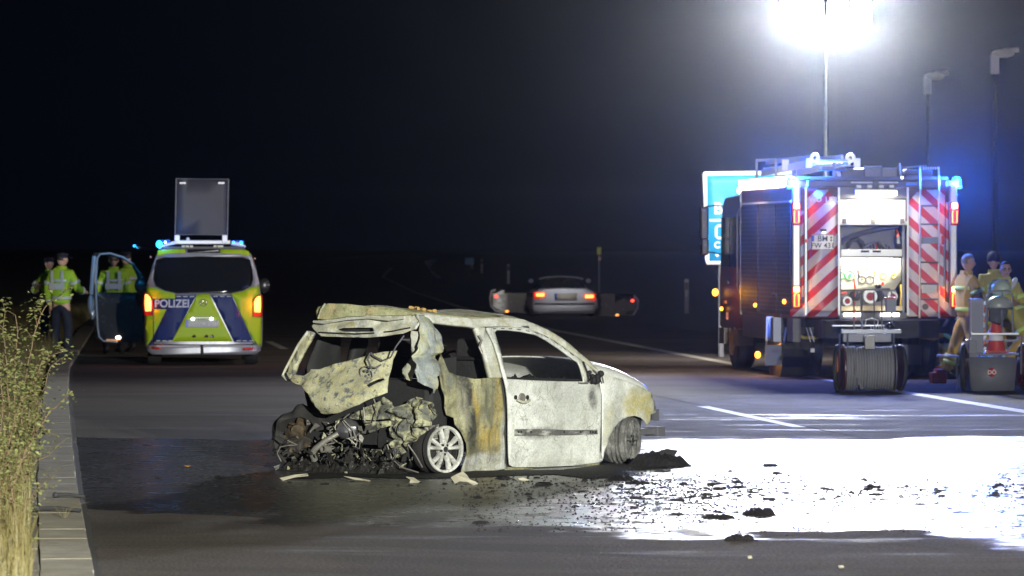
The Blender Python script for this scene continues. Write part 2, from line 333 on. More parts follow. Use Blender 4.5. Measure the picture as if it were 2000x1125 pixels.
# ================================================================== GROUND
def road_R(Y):      # x of the right edge line
    T = [(0, 12.4), (28, 9.1), (56, 5.95), (63, 5.2), (81, 3.4), (111, 0.9), (142, -1.1), (198, -3.9), (300, -8), (600, -14), (1500, -14)]
    for (a, xa), (b, xb) in zip(T, T[1:]):
        if Y <= b:
            return xa+(xb-xa)*(Y-a)/(b-a)
    return T[-1][1]
def kerb_x(Y):
    T = [(-60, 3.5), (0, -0.1), (20, -1.62), (27.9, -2.40), (38.3, -3.43), (59.7, -5.45), (74.8, -6.8), (108, -9.3), (142, -11.6), (198, -14.6), (300, -19), (600, -25), (1500, -25)]
    for (a, xa), (b, xb) in zip(T, T[1:]):
        if Y <= b: return xa+(xb-xa)*(Y-a)/(b-a)
    return T[-1][1]
def asphalt():
    m, nt, b = new_mat('wet_and_dry_asphalt'); v = coords(nt); xyz = sepxyz(nt, v)
    X, Y = xyz[0], xyz[1]
    big = tnoise(nt, v, 0.35, 5, 0.6); fine = tnoise(nt, v, 38, 6, 0.75); mid = tnoise(nt, v, 2.5, 5)
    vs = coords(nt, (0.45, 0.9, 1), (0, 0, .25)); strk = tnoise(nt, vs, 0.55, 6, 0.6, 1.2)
    wob = mth(nt, 'MULTIPLY', mth(nt, 'SUBTRACT', tnoise(nt, coords(nt, (0.55, 0.7, 1)), 0.9, 10, 0.62), 0.5), 8.0)
    near = mth(nt, 'ADD', mth(nt, 'SUBTRACT', mth(nt, 'ADD', mth(nt, 'ADD', Y, mth(nt, 'MULTIPLY', X, 0.55)), mth(nt, 'MULTIPLY', mth(nt, 'SINE', mth(nt, 'MULTIPLY', X, 2.3)), 0.4)), 33.3), wob)
    far = mth(nt, 'ADD', mth(nt, 'SUBTRACT', 48.6, Y), mth(nt, 'MULTIPLY', wob, 0.8))
    a = mth(nt, 'MULTIPLY', near, 3.0, clamp=True); c = mth(nt, 'MULTIPLY', far, 4.0, clamp=True)
    wet = mth(nt, 'MULTIPLY', a, c)
    # drag marks and thin films beyond the puddle
    sm = ramp(nt, tnoise(nt, coords(nt, (0.22, 0.9, 1), (0, 0, 0.16)), 1.5, 9, 0.72, 0.8), [(0.55, 0.0), (0.66, 1.0)])
    zone = mth(nt, 'MULTIPLY', mth(nt, 'MULTIPLY', mth(nt, 'SUBTRACT', 58.0, Y), 0.5, clamp=True), mth(nt, 'MULTIPLY', mth(nt, 'SUBTRACT', Y, 29.5), 0.8, clamp=True))
    wet = mth(nt, 'MAXIMUM', wet, mth(nt, 'MULTIPLY', mth(nt, 'MULTIPLY', sm, zone), 0.5))
    dry = mix(nt, big, (0.085, 0.074, 0.064), (0.115, 0.100, 0.088))
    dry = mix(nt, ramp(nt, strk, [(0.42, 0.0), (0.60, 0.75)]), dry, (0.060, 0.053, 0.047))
    col = mix(nt, wet, dry, (0.028, 0.028, 0.030))
    col = mix(nt, 0.9, col, ramp(nt, fine, [(0.28, 0.3), (0.5, 1.0), (0.72, 2.0)]), 'MULTIPLY')
    col = mix(nt, 0.5, col, ramp(nt, mid, [(0.3, 0.8), (0.7, 1.1)]), 'MULTIPLY')
    glint_tint = ramp(nt, tnoise(nt, coords(nt, (1, .3, 1)), 31, 2, 0.6), [(0.58, 0.0), (0.66, 1.0)]); col = mix(nt, mth(nt, 'MULTIPLY', mth(nt, 'MULTIPLY', mth(nt, 'MULTIPLY', glint_tint, wet), mth(nt, 'MULTIPLY', mth(nt, 'SUBTRACT', Y, 36.5), 0.3, clamp=True)), 0.9), col, (.42, .43, .48))  # pale specks painted into the wet colour in place of light sparkle
    L(nt, col, b.inputs['Base Color'])
    rdry = mth(nt, 'ADD', 0.92, mth(nt, 'MULTIPLY', mth(nt, 'SUBTRACT', mid, 0.5), 0.3))
    rwet = mth(nt, 'ADD', 0.22, mth(nt, 'MULTIPLY', mid, 0.12))
    mr = N(nt, 'ShaderNodeMix'); L(nt, wet, mr.inputs[0]); L(nt, rdry, mr.inputs[2]); L(nt, rwet, mr.inputs[3])
    L(nt, mr.outputs[0], b.inputs['Roughness']); spk = ramp(nt, tnoise(nt, coords(nt, (1, .35, 1)), 26, 3, 0.6), [(0.42, 0.0), (0.64, 1.0)]); L(nt, mth(nt, 'MULTIPLY', wet, mth(nt, 'ADD', 0.10, mth(nt, 'MULTIPLY', spk, 0.6)), clamp=True), b.inputs['Coat Weight']); b.inputs['Coat Roughness'].default_value = 0.44
    sp = mth(nt, 'ADD', 0.06, mth(nt, 'MULTIPLY', wet, 0.5)); L(nt, sp, b.inputs['Specular IOR Level'])
    vor = N(nt, 'ShaderNodeTexVoronoi'); vor.inputs['Scale'].default_value = 42; L(nt, v, vor.inputs['Vector'])
    h = mth(nt, 'ADD', mth(nt, 'MULTIPLY', fine, 0.6), mth(nt, 'MULTIPLY', vor.outputs['Distance'], 0.5)); bump(nt, b, h, 0.75, 0.011)
    return m
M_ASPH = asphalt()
def strip(name, fa, fb, Y0, Y1, z, mat, step=4.0, kind='structure', z2=None):
    mb = MB(); ys = []; y = Y0
    while y < Y1: ys.append(y); y += step if y < 150 else step*8
    ys.append(Y1); vs = []; fs = []
    for y in ys: vs += [(fa(y), y, z), (fb(y), y, z if z2 is None else z2)]
    for i in range(len(ys)-1): fs.append([2*i, 2*i+1, 2*i+3, 2*i+2])
    mb.add(vs, fs); o = mb.build(name, mat, kind=kind); return o
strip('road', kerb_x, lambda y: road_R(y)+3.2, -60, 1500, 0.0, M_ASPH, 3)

def verge_mat():
    m, nt, b = new_mat('verge_soil_and_litter'); v = coords(nt); f = tnoise(nt, v, 3, 8, 0.7); g = tnoise(nt, v, 25, 6, 0.7)
    L(nt, mix(nt, g, mix(nt, f, (0.018, 0.02, 0.01), (0.05, 0.042, 0.02)), (0.03, 0.027, 0.018)), b.inputs['Base Color'])
    b.inputs['Roughness'].default_value = 0.95; bump(nt, b, g, 0.8, 0.05); return m
M_VERGE = verge_mat()
def ground_grid(name, xs, ys, fx, fz):
    mb = MB(); vs = []; fs = []
    for y in ys:
        for x in xs: vs.append((fx(x, y), y, fz(x, y)))
    n = len(xs)
    for j in range(len(ys)-1):
        for i in range(n-1): fs.append([j*n+i, j*n+i+1, (j+1)*n+i+1, (j+1)*n+i])
    mb.add(vs, fs); return mb.build(name, M_VERGE, kind='structure', smooth=True)
YS = [-60, -30, 0, 10]+[14+1.0*i for i in range(60)]+[75+6*i for i in range(30)]+[280, 400, 700, 1500]
XS = [0, 0.3, 0.7, 1.2, 1.8, 2.5, 3.4, 4.5, 6, 9, 14, 25, 60, 400]
def vz(d, y):
    if d <= 0.3: return 0.085 if d > 0 else 0.08
    return 0.085+0.05*min(d, 12)+0.06*noise.noise(Vector((d*1.3, y*0.9, 0)))*min(1, d)
ground_grid('verge_left', XS, YS, lambda d, y: kerb_x(y)-0.62-d, vz)
ground_grid('verge_right', XS, YS, lambda d, y: road_R(y)+3.2+d, lambda d, y: -0.01+0.03*min(d, 8)+0.05*noise.noise(Vector((d, y*0.8, 3)))*min(1, d))

# paint on the road
def paint_mat():
    m, nt, b = new_mat('worn_road_paint'); v = coords(nt); f = tnoise(nt, v, 14, 8, 0.75); g = tnoise(nt, v, 1.4, 4)
    c = mix(nt, ramp(nt, f, [(0.40, 0.0), (0.62, 1.0)]), (0.62, 0.60, 0.54), (0.30, 0.29, 0.25))
    L(nt, mix(nt, ramp(nt, g, [(0.4, 0.0), (0.7, 0.5)]), c, (0.3, 0.28, 0.22)), b.inputs['Base Color']); b.inputs['Roughness'].default_value = 0.75; b.inputs['Specular IOR Level'].default_value = .3
    bump(nt, b, f, 0.4, 0.01); return m
M_LINE = paint_mat()
strip('edge_line', lambda y: road_R(y)-0.11, lambda y: road_R(y)+0.11, -40, 420, 0.004, M_LINE, 3)
def dash(p0, p1, wdt):
    a, b = Vector(p0), Vector(p1); t = (b-a).normalized(); n = Vector((t.y, -t.x, 0))*wdt/2
    mb = MB(); k = 12; vs = []; fs = []
    for i in range(k+1):
        c = a.lerp(b, i/k); vs += [c-n+Vector((0, 0, .004)), c+n+Vector((0, 0, .004))]
    for i in range(k): fs.append([2*i, 2*i+1, 2*i+3, 2*i+2])
    mb.add(vs, fs); return mb.build('lane_dash', M_LINE, kind='structure')
dash(G(1112, 942), G(1176, 966), 0.17)
dash(G(1326, 1034), G(1372, 1046), 0.16)
dash(G(1372, 794), G(1562, 835), 0.15)
dash(G(2080, 935), G(2500, 1020), 0.15)
dash(G(524, 667), G(556, 682), 0.15)
dash(G(640, 728), G(700, 760), 0.15)
for k in range(3):
    y0 = 118+12*k; dash((road_R(y0)-7.3, y0, 0), (road_R(y0+6)-7.3, y0+6, 0), 0.15)
    dash((road_R(y0)-3.7, y0, 0), (road_R(y0+6)-3.7, y0+6, 0), 0.15)
dash((road_R(93)-3.7, 93, 0), (road_R(98)-3.7, 98, 0), 0.15)

M_TAR = plain('tar_joint', (0.048, 0.045, 0.04), 1.0, spec=0.0)
def l1(y): return 0.47-(y-38.8)*0.111-.18+.012*noise.noise(Vector((0, y*.9, 0)))
def l2(y): return 2.99-(y-50.8)*0.122+.22+.012*noise.noise(Vector((7, y*.9, 0)))
strip('tar_joint', l2, lambda y: l2(y)+.012, 24, 100, 0.003, M_TAR, 0.7)
# kerb: light kerb stones next to the road, darker gutter slabs behind, each stone by itself
def stone_mat(name, c, c2):
    m, nt, b = new_mat(name); v = N(nt, 'ShaderNodeNewGeometry').outputs['Position']; f = ramp(nt, tnoise(nt, v, 2.6, 9, 0.75, .4), [(.38, 0.0), (.62, 1.0)]); g = tnoise(nt, v, 45, 5, 0.75)
    oi = N(nt, 'ShaderNodeObjectInfo')
    col = mix(nt, f, c, c2); col = mix(nt, 0.5, col, ramp(nt, g, [(0.3, 0.7), (0.7, 1.15)]), 'MULTIPLY')
    col = mix(nt, 0.6, col, ramp(nt, oi.outputs['Random'], [(0.0, 0.86), (1.0, 1.05)]), 'MULTIPLY')
    L(nt, col, b.inputs['Base Color']); b.inputs['Roughness'].default_value = 0.85; bump(nt, b, g, 0.6, 0.01); return m
M_KERB = stone_mat('pale_kerb_concrete', (0.36, 0.33, 0.25), (0.22, 0.20, 0.15)); M_SLAB = stone_mat('grey_slab_concrete', (0.20, 0.18, 0.14), (0.12, 0.11, 0.085))
kerb = bpy.data.objects.new('kerb', None); COL.objects.link(kerb); kerb['kind'] = 'structure'
def bev_box_mesh(name, d, mat, bev=0.012):
    me = MB().box((0, 0, d[2]/2), d).mesh(name); bm = bmesh.new(); bm.from_mesh(me)
    bmesh.ops.bevel(bm, geom=[e for e in bm.edges], offset=bev, segments=1, affect='EDGES'); bm.to_mesh(me); bm.free(); me.materials.append(mat); return me
ks = bev_box_mesh('kerb_stone', (0.30, 0.996, 0.10), M_KERB, 0.002); gs = bev_box_mesh('gutter_slab', (0.30, 0.495, 0.09), M_SLAB, 0.003)
y = 20.0
while y < 112:
    a = math.atan2(-(kerb_x(y+0.5)-kerb_x(y-0.5)), 1.0)
    k = bpy.data.objects.new('kerb_stone', ks); COL.objects.link(k); k.parent = kerb
    k.location = (kerb_x(y)-0.155+random.uniform(-.004, .004), y, random.uniform(-0.017, -0.013)); k.rotation_euler = (0, 0, a)
    if y < 60:
        for q in (-0.25, 0.25):
            k = bpy.data.objects.new('gutter_slab', gs); COL.objects.link(k); k.parent = kerb
            k.location = (kerb_x(y+q)-0.465+random.uniform(-.004, .004), y+q, random.uniform(-0.012, -0.004)); k.rotation_euler = (0, 0, a+random.uniform(-.01, .01))
    y += 1.0
strip('kerb_bedding', lambda y: kerb_x(y)-0.64, lambda y: kerb_x(y)-0.02, -60, 20-0.5, 0.06, M_SLAB, 5)
strip('kerb_bedding', lambda y: kerb_x(y)-0.64, lambda y: kerb_x(y)+0.01, 19.5, 111.5, 0.02, plain('joint_dirt', (0.03, 0.028, 0.022), 0.95), 2)
strip('kerb_bedding', lambda y: kerb_x(y)-0.64, lambda y: kerb_x(y)-0.02, 111.5, 300, 0.07, M_SLAB, 5)
# dirt joint along the kerb foot
strip('kerb_foot_grit', lambda y: kerb_x(y)-0.0, lambda y: kerb_x(y)+0.05+0.02*noise.noise(Vector((0, y*2, 0))), 20, 112, 0.006, plain('black_grit', (0.012, 0.011, 0.010), 0.95, bmp=0.8, scale=40), 0.4)

# ================================================================== BURNT CAR
TH = math.radians(40)
car = thing('burnt_car', 'burnt out three-door hatchback with crushed rear, pale ash and ochre scorched body', 'car', (-0.57, 41.0, 0), math.pi/2-TH)
def side_fn(u, z):
    v = 0.0
    if z > 0.80: v += (z-0.80)*0.30+0.15*(z-0.80)**2
    else: v += 0.10*(0.62-z)**2 if z < 0.62 else 0.0
    if u > 2.0: v += 0.11*((u-2.0)/0.9)**2
    if z > 1.15 and u > 1.4: v += 0.0
    return v-0.03
S = Surf(car, 'y', side_fn); S2 = Surf(car, 'y', lambda u, z: 1.62-side_fn(u, z))
def nz(u, z, s, k=0.0): return noise.noise(Vector((u*s+k, z*s-k, k*1.7)))
def ridge(u, z, s, k=0.0): return 1-2*abs(noise.noise(Vector((u*s+k, z*s+2*k, k))))
def SP(x, y, rx, ry, col, st, ang=0.0):
    u, z = S.px(x, y); return (u, z, rx/146, ry/228, ang, col, st)
SOOT = (0.10, 0.10, 0.095); OCR = (0.42, 0.31, 0.07); GRN = (0.30, 0.31, 0.20); PALE = (0.62, 0.63, 0.58)
B_DOOR = burnt('ash_white_door_paint', WHT, ASH, (0.44, 0.44, 0.38), td=(0.66, 0.76), bmp=0.25, sc1=2.4, crack=.8, spots=(
    SP(1154, 778, 9, 26, SOOT, .9, .35), SP(1158, 752, 10, 14, (.22, .22, .2), .7), SP(1052, 800, 26, 20, (.42, .42, .38), .5), SP(1048, 846, 46, 13, SOOT, .75), SP(1120, 846, 40, 5, (.3, .3, .27), .6),
    SP(1045, 764, 12, 9, (.3, .3, .27), .5), SP(1080, 905, 80, 8, (.38, .38, .30), .5), SP(1140, 832, 16, 20, (.44, .44, .40), .4)))
B_QUART = burnt('ochre_streaked_quarter_paint', (0.36, 0.35, 0.20), (0.19, 0.185, 0.11), (0.42, 0.34, 0.11), stretch=(1.5, 1, 0.8), sc1=3.0, t=(0.44, 0.58), t3=(0.55, 0.68), td=(0.53, 0.66), streak=0.75, bmp=.4, crack=.5, spots=(
    SP(916, 795, 13, 95, (.05, .05, .042), 1.6, .20), SP(886, 742, 14, 34, (.14, .15, .13), .9, .22), SP(952, 788, 24, 46, (.20, .20, .13), 1.2), SP(974, 800, 9, 60, OCR, .6, -.06), SP(958, 858, 26, 26, OCR, .95), SP(930, 800, 6, 46, OCR, .9, .2),
    SP(950, 905, 48, 22, PALE, .9), SP(986, 850, 7, 80, (.5, .52, .48), .9), SP(905, 790, 12, 46, (.46, .45, .32), .7, .2)))
B_FEND = burnt('yellowed_wing_paint', WHT, ASH, (0.56, 0.56, 0.44), td=(0.74, 0.84), bmp=0.22, spots=(
    SP(1205, 800, 18, 32, (.36, .36, .30), .8, -.3), SP(1238, 788, 30, 34, (.50, .43, .13), 1.0), SP(1262, 796, 22, 40, (.50, .44, .15), 1.0), SP(1246, 762, 26, 10, (.40, .40, .28), .7), SP(1188, 830, 12, 55, (.60, .59, .40), .7, -.1), SP(1276, 800, 7, 22, (.3, .33, .25), .6)))
# --- door
door_out = [(947, 641), (987, 639), (1015, 642), (1044, 648), (1072, 661), (1101, 681), (1129, 701), (1152, 718), (1165, 732), (1168, 752), (1172, 773), (1172, 809), (1170, 850), (1169, 880), (1174, 898), (1171, 902), (1120, 909), (1050, 912), (1000, 912), (993, 908), (991, 890), (990, 850), (989, 780), (986, 757), (980, 734), (972, 702), (962, 672)]
door_win = [(963, 650), (968, 645), (987, 645), (1015, 648), (1044, 654), (1065, 665), (1094, 685), (1115, 701), (1126, 708), (1130, 716), (1137, 745), (1100, 745), (1040, 743), (987, 740), (976, 692)]
dd = lambda u, z: 0.004*nz(u, z, 4)-0.012*math.exp(-((z-0.47)/0.05)**2)*0
door = panel('door', car, S.pts(door_out), S, B_DOOR, holes=[S.pts(door_win)], cell=0.07, thick=0.02, disp=dd, off=-0.01)
# door details: handle cups, moulding channel with screw holes, window frame slots, bare brackets
def sidebox(name, x, y, wpx, hpx, d, mat, parent=door, off=-0.02, bevel=0.004, rz=0.0):
    a0, b0 = S.px(x, y); poly = [(a0-wpx/2/146, b0-hpx/2/228), (a0+wpx/2/146, b0-hpx/2/228), (a0+wpx/2/146, b0+hpx/2/228), (a0-wpx/2/146, b0+hpx/2/228)]
    if rz: poly = rot2(poly, (a0, b0), rz)
    return MB().prism(poly, lambda a, b, dd: S.to3(a, b, off-dd), d).build(name, mat, parent, bevel=bevel)
def sidedisc(name, x, y, rpx, d, mat, parent=door, off=-0.02, inner=0):
    c = S.at(x, y, off); mb = MB(); R = rpx/228
    mb.lathe([(R*inner, 0), (R, 0), (R, d), (R*0.85, d*1.3), (R*inner, d*1.3 if inner else d)], c, (0, -1, 0), 18)
    return mb.build(name, mat, parent, smooth=True)
sidedisc('handle_cup', 1015, 777, 9.5, 0.012, M_STEEL); sidedisc('handle_hole', 1003, 776, 4.5, 0.006, M_SOOT, off=-0.021); sidedisc('handle_hole', 1026, 776, 4.5, 0.006, M_SOOT, off=-0.021)
MB().tube([S.at(1003, 781, -0.045), S.at(1010, 785, -0.055), S.at(1020, 785, -0.055), S.at(1027, 781, -0.045)], 0.012, 8).build('handle_frame', B_RAIL, door, smooth=True)
M_MOULD = burnt('sooty_moulding_scar', (0.42, 0.42, 0.38), (0.12, 0.12, 0.11), (0.2, 0.2, 0.18), stretch=(0.7, 1, 3), sc1=7, t=(0.35, 0.5), td=(0.55, 0.65))
panel('moulding_scar', door, S.pts([(1001, 838), (1060, 838), (1110, 840), (1162, 839), (1163, 848), (1110, 850), (1060, 851), (1001, 851)]), S, M_MOULD, cell=0.1, thick=0.004, off=-0.024)
for x in (1008, 1013, 1032, 1097, 1129, 1148, 1153, 1158): sidedisc('screw_hole', x, 843.5, 2.2, 0.003, M_SOOT, off=-0.028)
for i in range(10):
    t = i/9; xs = [962, 978, 993, 1010, 1027, 1044, 1063, 1082, 1098, 1113][i]; ysl = [640.5, 640, 640.5, 642, 645, 649, 656, 667, 678, 690][i]
    sl = [0, 0, 0, -.12, -.18, -.3, -.45, -.6, -.6, -.62][i]
    sidebox('frame_slot', xs, ysl+1.5, 7, 1.6, 0.002, M_SOOT, off=-0.021, bevel=0, rz=sl)
panel('window_channel', door, S.pts([(1127, 706), (1131, 705), (1143, 746), (1138, 746)]), S, B_RAIL, cell=0.2, thick=0.03, off=-0.015)
panel('window_channel', door, S.pts([(1133, 706), (1135, 706), (1147, 746), (1144, 746)]), S, M_SOOT, cell=0.2, thick=0.01, off=-0.028)
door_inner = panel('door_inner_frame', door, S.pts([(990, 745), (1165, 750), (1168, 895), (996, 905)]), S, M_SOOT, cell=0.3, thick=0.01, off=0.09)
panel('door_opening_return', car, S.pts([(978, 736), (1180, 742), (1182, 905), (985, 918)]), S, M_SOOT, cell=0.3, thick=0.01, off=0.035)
mb = MB()
for i in range(9):
    p = S.at(random.uniform(1143, 1160), random.uniform(727, 745), -random.uniform(0.02, 0.10)); mb.ell(p, (random.uniform(.015, .04),)*3, 7, 5)
mb.build('mirror_stub', M_CHAR, door, smooth=True)
MB().tube([S.at(1146, 742, -.05), S.at(1138, 747, -.07), S.at(1128, 748, -.06), S.at(1123, 747, -.04)], 0.007, 6).tube([S.at(1152, 722, -.04), S.at(1160, 735, -.09), S.at(1168, 747, -.06)], 0.008, 6).build('mirror_bracket', M_STEEL, door)
# --- rear quarter
quarter = [(866, 692), (872, 705), (880, 728), (925, 740), (963, 738), (979, 738), (982, 760), (985, 800), (985.5, 860), (987, 905), (991, 915), (960, 921), (930, 927), (914, 928), (906, 924), (912, 905), (915, 885), (912, 865), (903, 845), (893, 830), (890, 816), (877, 811), (873, 795), (868, 775), (862, 758), (860, 740), (858, 725), (861, 705)]
def qd(u, z):
    d = 0.035*nz(u, z, 3.0, 2.0)+0.03*ridge(u, z, 3.6, 4)+0.012*nz(u, z, 9, 5)
    k = (u-0.12)+(z-0.95)*0.38; d += 0.055*math.exp(-(k/0.06)**2)*max(0, min(1, (z-0.4)*3))
    k2 = (u-0.45)+(z-0.6)*0.3; d -= 0.03*math.exp(-(k2/0.05)**2)
    return d*max(0.0, min(1, (0.86-u)*4))
panel('rear_quarter_panel', car, S.pts(quarter), S, B_QUART, cell=0.045, thick=0.012, disp=qd)
# sill
panel('sill', car, S.pts([(990, 912), (1050, 914), (1120, 911), (1172, 903), (1173, 912), (1166, 920), (1120, 922), (1040, 924), (990, 922)]), S, B_QUART, cell=0.12, thick=0.05, off=0.03)
# --- b pillar, roof rail
panel('middle_pillar', car, S.pts([(930, 638), (948, 640), (963, 672), (974, 703), (982, 738), (962, 738), (954, 708), (944, 674)]), S, B_RAIL, cell=0.1, thick=0.05, off=0.035, disp=lambda u, z: 0.01*nz(u, z, 12))
MB().tube([S.at(935, 655, .0), S.at(939, 665, -.01), S.at(936, 678, 0), S.at(942, 690, 0.0)], 0.01, 6).build('belt_bracket', M_STEEL, car, smooth=True)
rail = [(812, 615), (840, 615), (880, 621), (920, 624), (960, 624), (994, 622), (1022, 626), (1048, 636), (1072, 647), (1101, 665), (1129, 688), (1152, 708), (1172, 728), (1173, 733), (1166, 732), (1152, 717), (1129, 700), (1101, 680), (1072, 660), (1044, 647), (1015, 641), (987, 638), (946, 639), (930, 641), (920, 639), (880, 635), (846, 631), (836, 622)]
railp = S.pts(rail)
panel('roof_rail', car, railp, S, B_RAIL, cell=0.06, thick=0.05, off=0.02, disp=lambda u, z: 0.008*nz(u, z, 9))
# --- fender
fender = [(1168, 732), (1173, 729), (1200, 737), (1226, 745), (1249, 755), (1270, 765), (1277, 786), (1280, 805), (1272, 809), (1271, 820), (1263, 830), (1258, 823), (1251, 816), (1239, 812), (1224, 814), (1209, 823), (1200, 836), (1190, 857), (1181, 878), (1177, 897), (1175, 888), (1175.5, 850), (1175.5, 809), (1175.5, 773), (1171.5, 750)]
panel('front_wing', car, S.pts(fender), S, B_FEND, cell=0.06, thick=0.01, disp=lambda u, z: 0.012*nz(u, z, 5, 3)*min(1, max(0, (u-2.3)*2)))
# --- left side (mirror of the same outlines)
leftp = dict(thick=0.03)
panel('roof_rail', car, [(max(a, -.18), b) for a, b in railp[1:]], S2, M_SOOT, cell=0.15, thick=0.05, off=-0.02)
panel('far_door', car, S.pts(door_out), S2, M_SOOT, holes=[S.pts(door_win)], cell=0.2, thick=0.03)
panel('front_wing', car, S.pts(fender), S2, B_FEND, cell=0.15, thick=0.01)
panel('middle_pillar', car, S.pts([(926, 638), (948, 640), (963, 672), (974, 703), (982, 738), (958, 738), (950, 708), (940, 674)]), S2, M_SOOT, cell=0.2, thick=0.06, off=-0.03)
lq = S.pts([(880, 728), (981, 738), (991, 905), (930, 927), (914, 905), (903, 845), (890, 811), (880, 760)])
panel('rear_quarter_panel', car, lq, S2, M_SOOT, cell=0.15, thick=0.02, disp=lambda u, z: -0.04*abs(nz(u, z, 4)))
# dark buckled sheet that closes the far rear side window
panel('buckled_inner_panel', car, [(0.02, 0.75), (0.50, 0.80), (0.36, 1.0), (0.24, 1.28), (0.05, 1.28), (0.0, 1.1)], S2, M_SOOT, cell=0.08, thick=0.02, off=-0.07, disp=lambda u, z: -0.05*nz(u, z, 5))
# --- roof
rz = {}
def zedge(u):
    T = [(-0.45, 1.335), (-0.3, 1.335), (0.1, 1.318), (0.5, 1.31), (0.8, 1.31), (1.1, 1.28)]
    T = [(-0.6, T[0][1])]+T+[(1.6, 1.20)]
    for (a, za), (b, zb) in zip(T, T[1:]):
        if u <= b: return za+(zb-za)*(u-a)/(b-a)
    return T[-1][1]
# roof follows the upper edge of the near rail
edge = [S.px(x, y) for x, y in [(812, 615), (840, 615), (880, 621), (920, 624), (960, 625), (994, 623), (1022, 627), (1048, 637)]]
def zedge(u):
    if u <= edge[0][0]: return edge[0][1]
    for (a, za), (b, zb) in zip(edge, edge[1:]):
        if u <= b: return za+(zb-za)*(u-a)/(b-a)
    return edge[-1][1]
u0, u1 = edge[0][0]-0.02, edge[-1][0]
def roof_z(u, v):
    v0 = side_fn(u, zedge(u)); t = (v-v0)/(1.62-2*v0); t = max(0, min(1, t))
    zz = zedge(u)+0.075*(4*t*(1-t))**0.6-0.012*max(0, t)*0
    zz += 0.012*nz(u, v, 4, 9)*min(1, 6*t*(1-t))
    if u > 1.15: zz -= 0
    return zz
mb = MB(); nu, nv = 30, 26; vs = []; fs = []
for i in range(nu+1):
    for j in range(nv+1):
        t = j/nv; bow = 4*t*(1-t); u = u0+(u1+0.06*bow-u0+0.10*bow*0)*i/nu-0.05*bow*(1-i/nu)
        zc = zedge(min(u, u1)); v0 = side_fn(u, zc)+0.01
        v = v0+(1.62-2*v0)*t; u += .17*t*(1-i/nu); vs.append((u, v, roof_z(min(u, u1), v)))
for i in range(nu):
    for j in range(nv): fs.append([i*(nv+1)+j, i*(nv+1)+j+1, (i+1)*(nv+1)+j+1, (i+1)*(nv+1)+j])
mb.add(vs, fs); ro = mb.build('roof', B_ROOF, car, smooth=True); sm = ro.modifiers.new('thickness', 'SOLIDIFY'); sm.thickness = 0.012; sm.offset = -1
mb = MB()
for i in range(16):
    u = random.uniform(0.02, 0.25); v = random.uniform(0.3, 0.42); mb.ell((u, v, roof_z(u, v)+0.01), (random.uniform(.01, .03), random.uniform(.01, .03), random.uniform(.008, .02)), 6, 4)
mb.build('roof_residue', plain('orange_brown_residue', (0.42, 0.26, 0.08), 0.9, bmp=0.8, scale=20), car, smooth=True)
# --- bonnet
hedge = [S.px(x, y) for x, y in [(1160, 722), (1173, 729), (1200, 737), (1226, 745), (1249, 755), (1270, 765)]]
def hz(u):
    if u <= hedge[0][0]: return hedge[0][1]
    for (a, za), (b, zb) in zip(hedge, hedge[1:]):
        if u <= b: return za+(zb-za)*(u-a)/(b-a)
    return hedge[-1][1]
mb = MB(); vs = []; fs = []; nu, nv = 22, 22
hu0, hu1 = hedge[0][0]-0.05, hedge[-1][0]
for i in range(nu+1):
    for j in range(nv+1):
        t = j/nv; bow = 4*t*(1-t); s_ = i/nu; u = (hu0+0.10*bow)*(1-s_)+(hu1+0.14*bow)*s_
        ue = min(u, hu1); v0 = side_fn(ue, hz(ue))+0.01; v = v0+(1.62-2*v0)*t
        zm = 0.945-0.02*s_-0.17*max(0, s_-.25)**1.6*1.6; z = hz(ue)+max(.02, zm-hz(ue))*(bow)**0.4-max(0, u-hu1)*0.35; vs.append((u, v, z))
for i in range(nu):
    for j in range(nv): fs.append([i*(nv+1)+j, i*(nv+1)+j+1, (i+1)*(nv+1)+j+1, (i+1)*(nv+1)+j])
mb.add(vs, fs); ho = mb.build('bonnet', B_HOOD, car, smooth=True); sm = ho.modifiers.new('thickness', 'SOLIDIFY'); sm.thickness = 0.012; sm.offset = -1
# windscreen header, front structure, firewall, floor
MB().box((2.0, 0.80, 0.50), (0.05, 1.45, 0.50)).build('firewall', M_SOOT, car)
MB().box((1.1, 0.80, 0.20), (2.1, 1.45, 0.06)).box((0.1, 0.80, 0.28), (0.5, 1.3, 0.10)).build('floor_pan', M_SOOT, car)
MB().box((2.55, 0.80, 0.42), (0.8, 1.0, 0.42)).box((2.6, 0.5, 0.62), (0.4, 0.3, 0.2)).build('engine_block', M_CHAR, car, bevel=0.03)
MB().prism([(0.12, 0.36), (1.50, 0.36), (1.50, 0.46), (0.12, 0.46)], lambda a, b, d: Vector((3.0+0.06*(1-((a-.8)/.7)**2)+d, a, b)), 0.07).build('bumper_beam', M_GREYD, car)
bx = S.px(1262, 843)
MB().box((bx[0]+0.02, 0.10, bx[1]), (0.34, 0.10, 0.055)).box((bx[0]+0.14, 0.09, bx[1]), (0.11, 0.16, 0.085)).build('crash_box', M_GREYD, car, bevel=0.008)
mb = MB()
vs = []; fs = []
for i in range(31):
    for j in range(41):
        u = 1.50+.52*i/30; v = .12+1.36*j/40; q_ = Vector((u*10, v*10, 3)); vs.append((u, v, .66+.06*math.sin(i/30*3.14)+.09*abs(noise.noise(q_))+.05*abs(noise.noise(q_*2.7))))
for i in range(30):
    for j in range(40): fs.append([i*41+j, i*41+j+1, (i+1)*41+j+1, (i+1)*41+j])
mb.add(vs, fs).build('melted_dashboard', M_CHAR, car)
mb = MB(); a0 = [(1.55, 1.05, 0.93+0)] ; c = Vector((1.5, 1.2, 0.82))
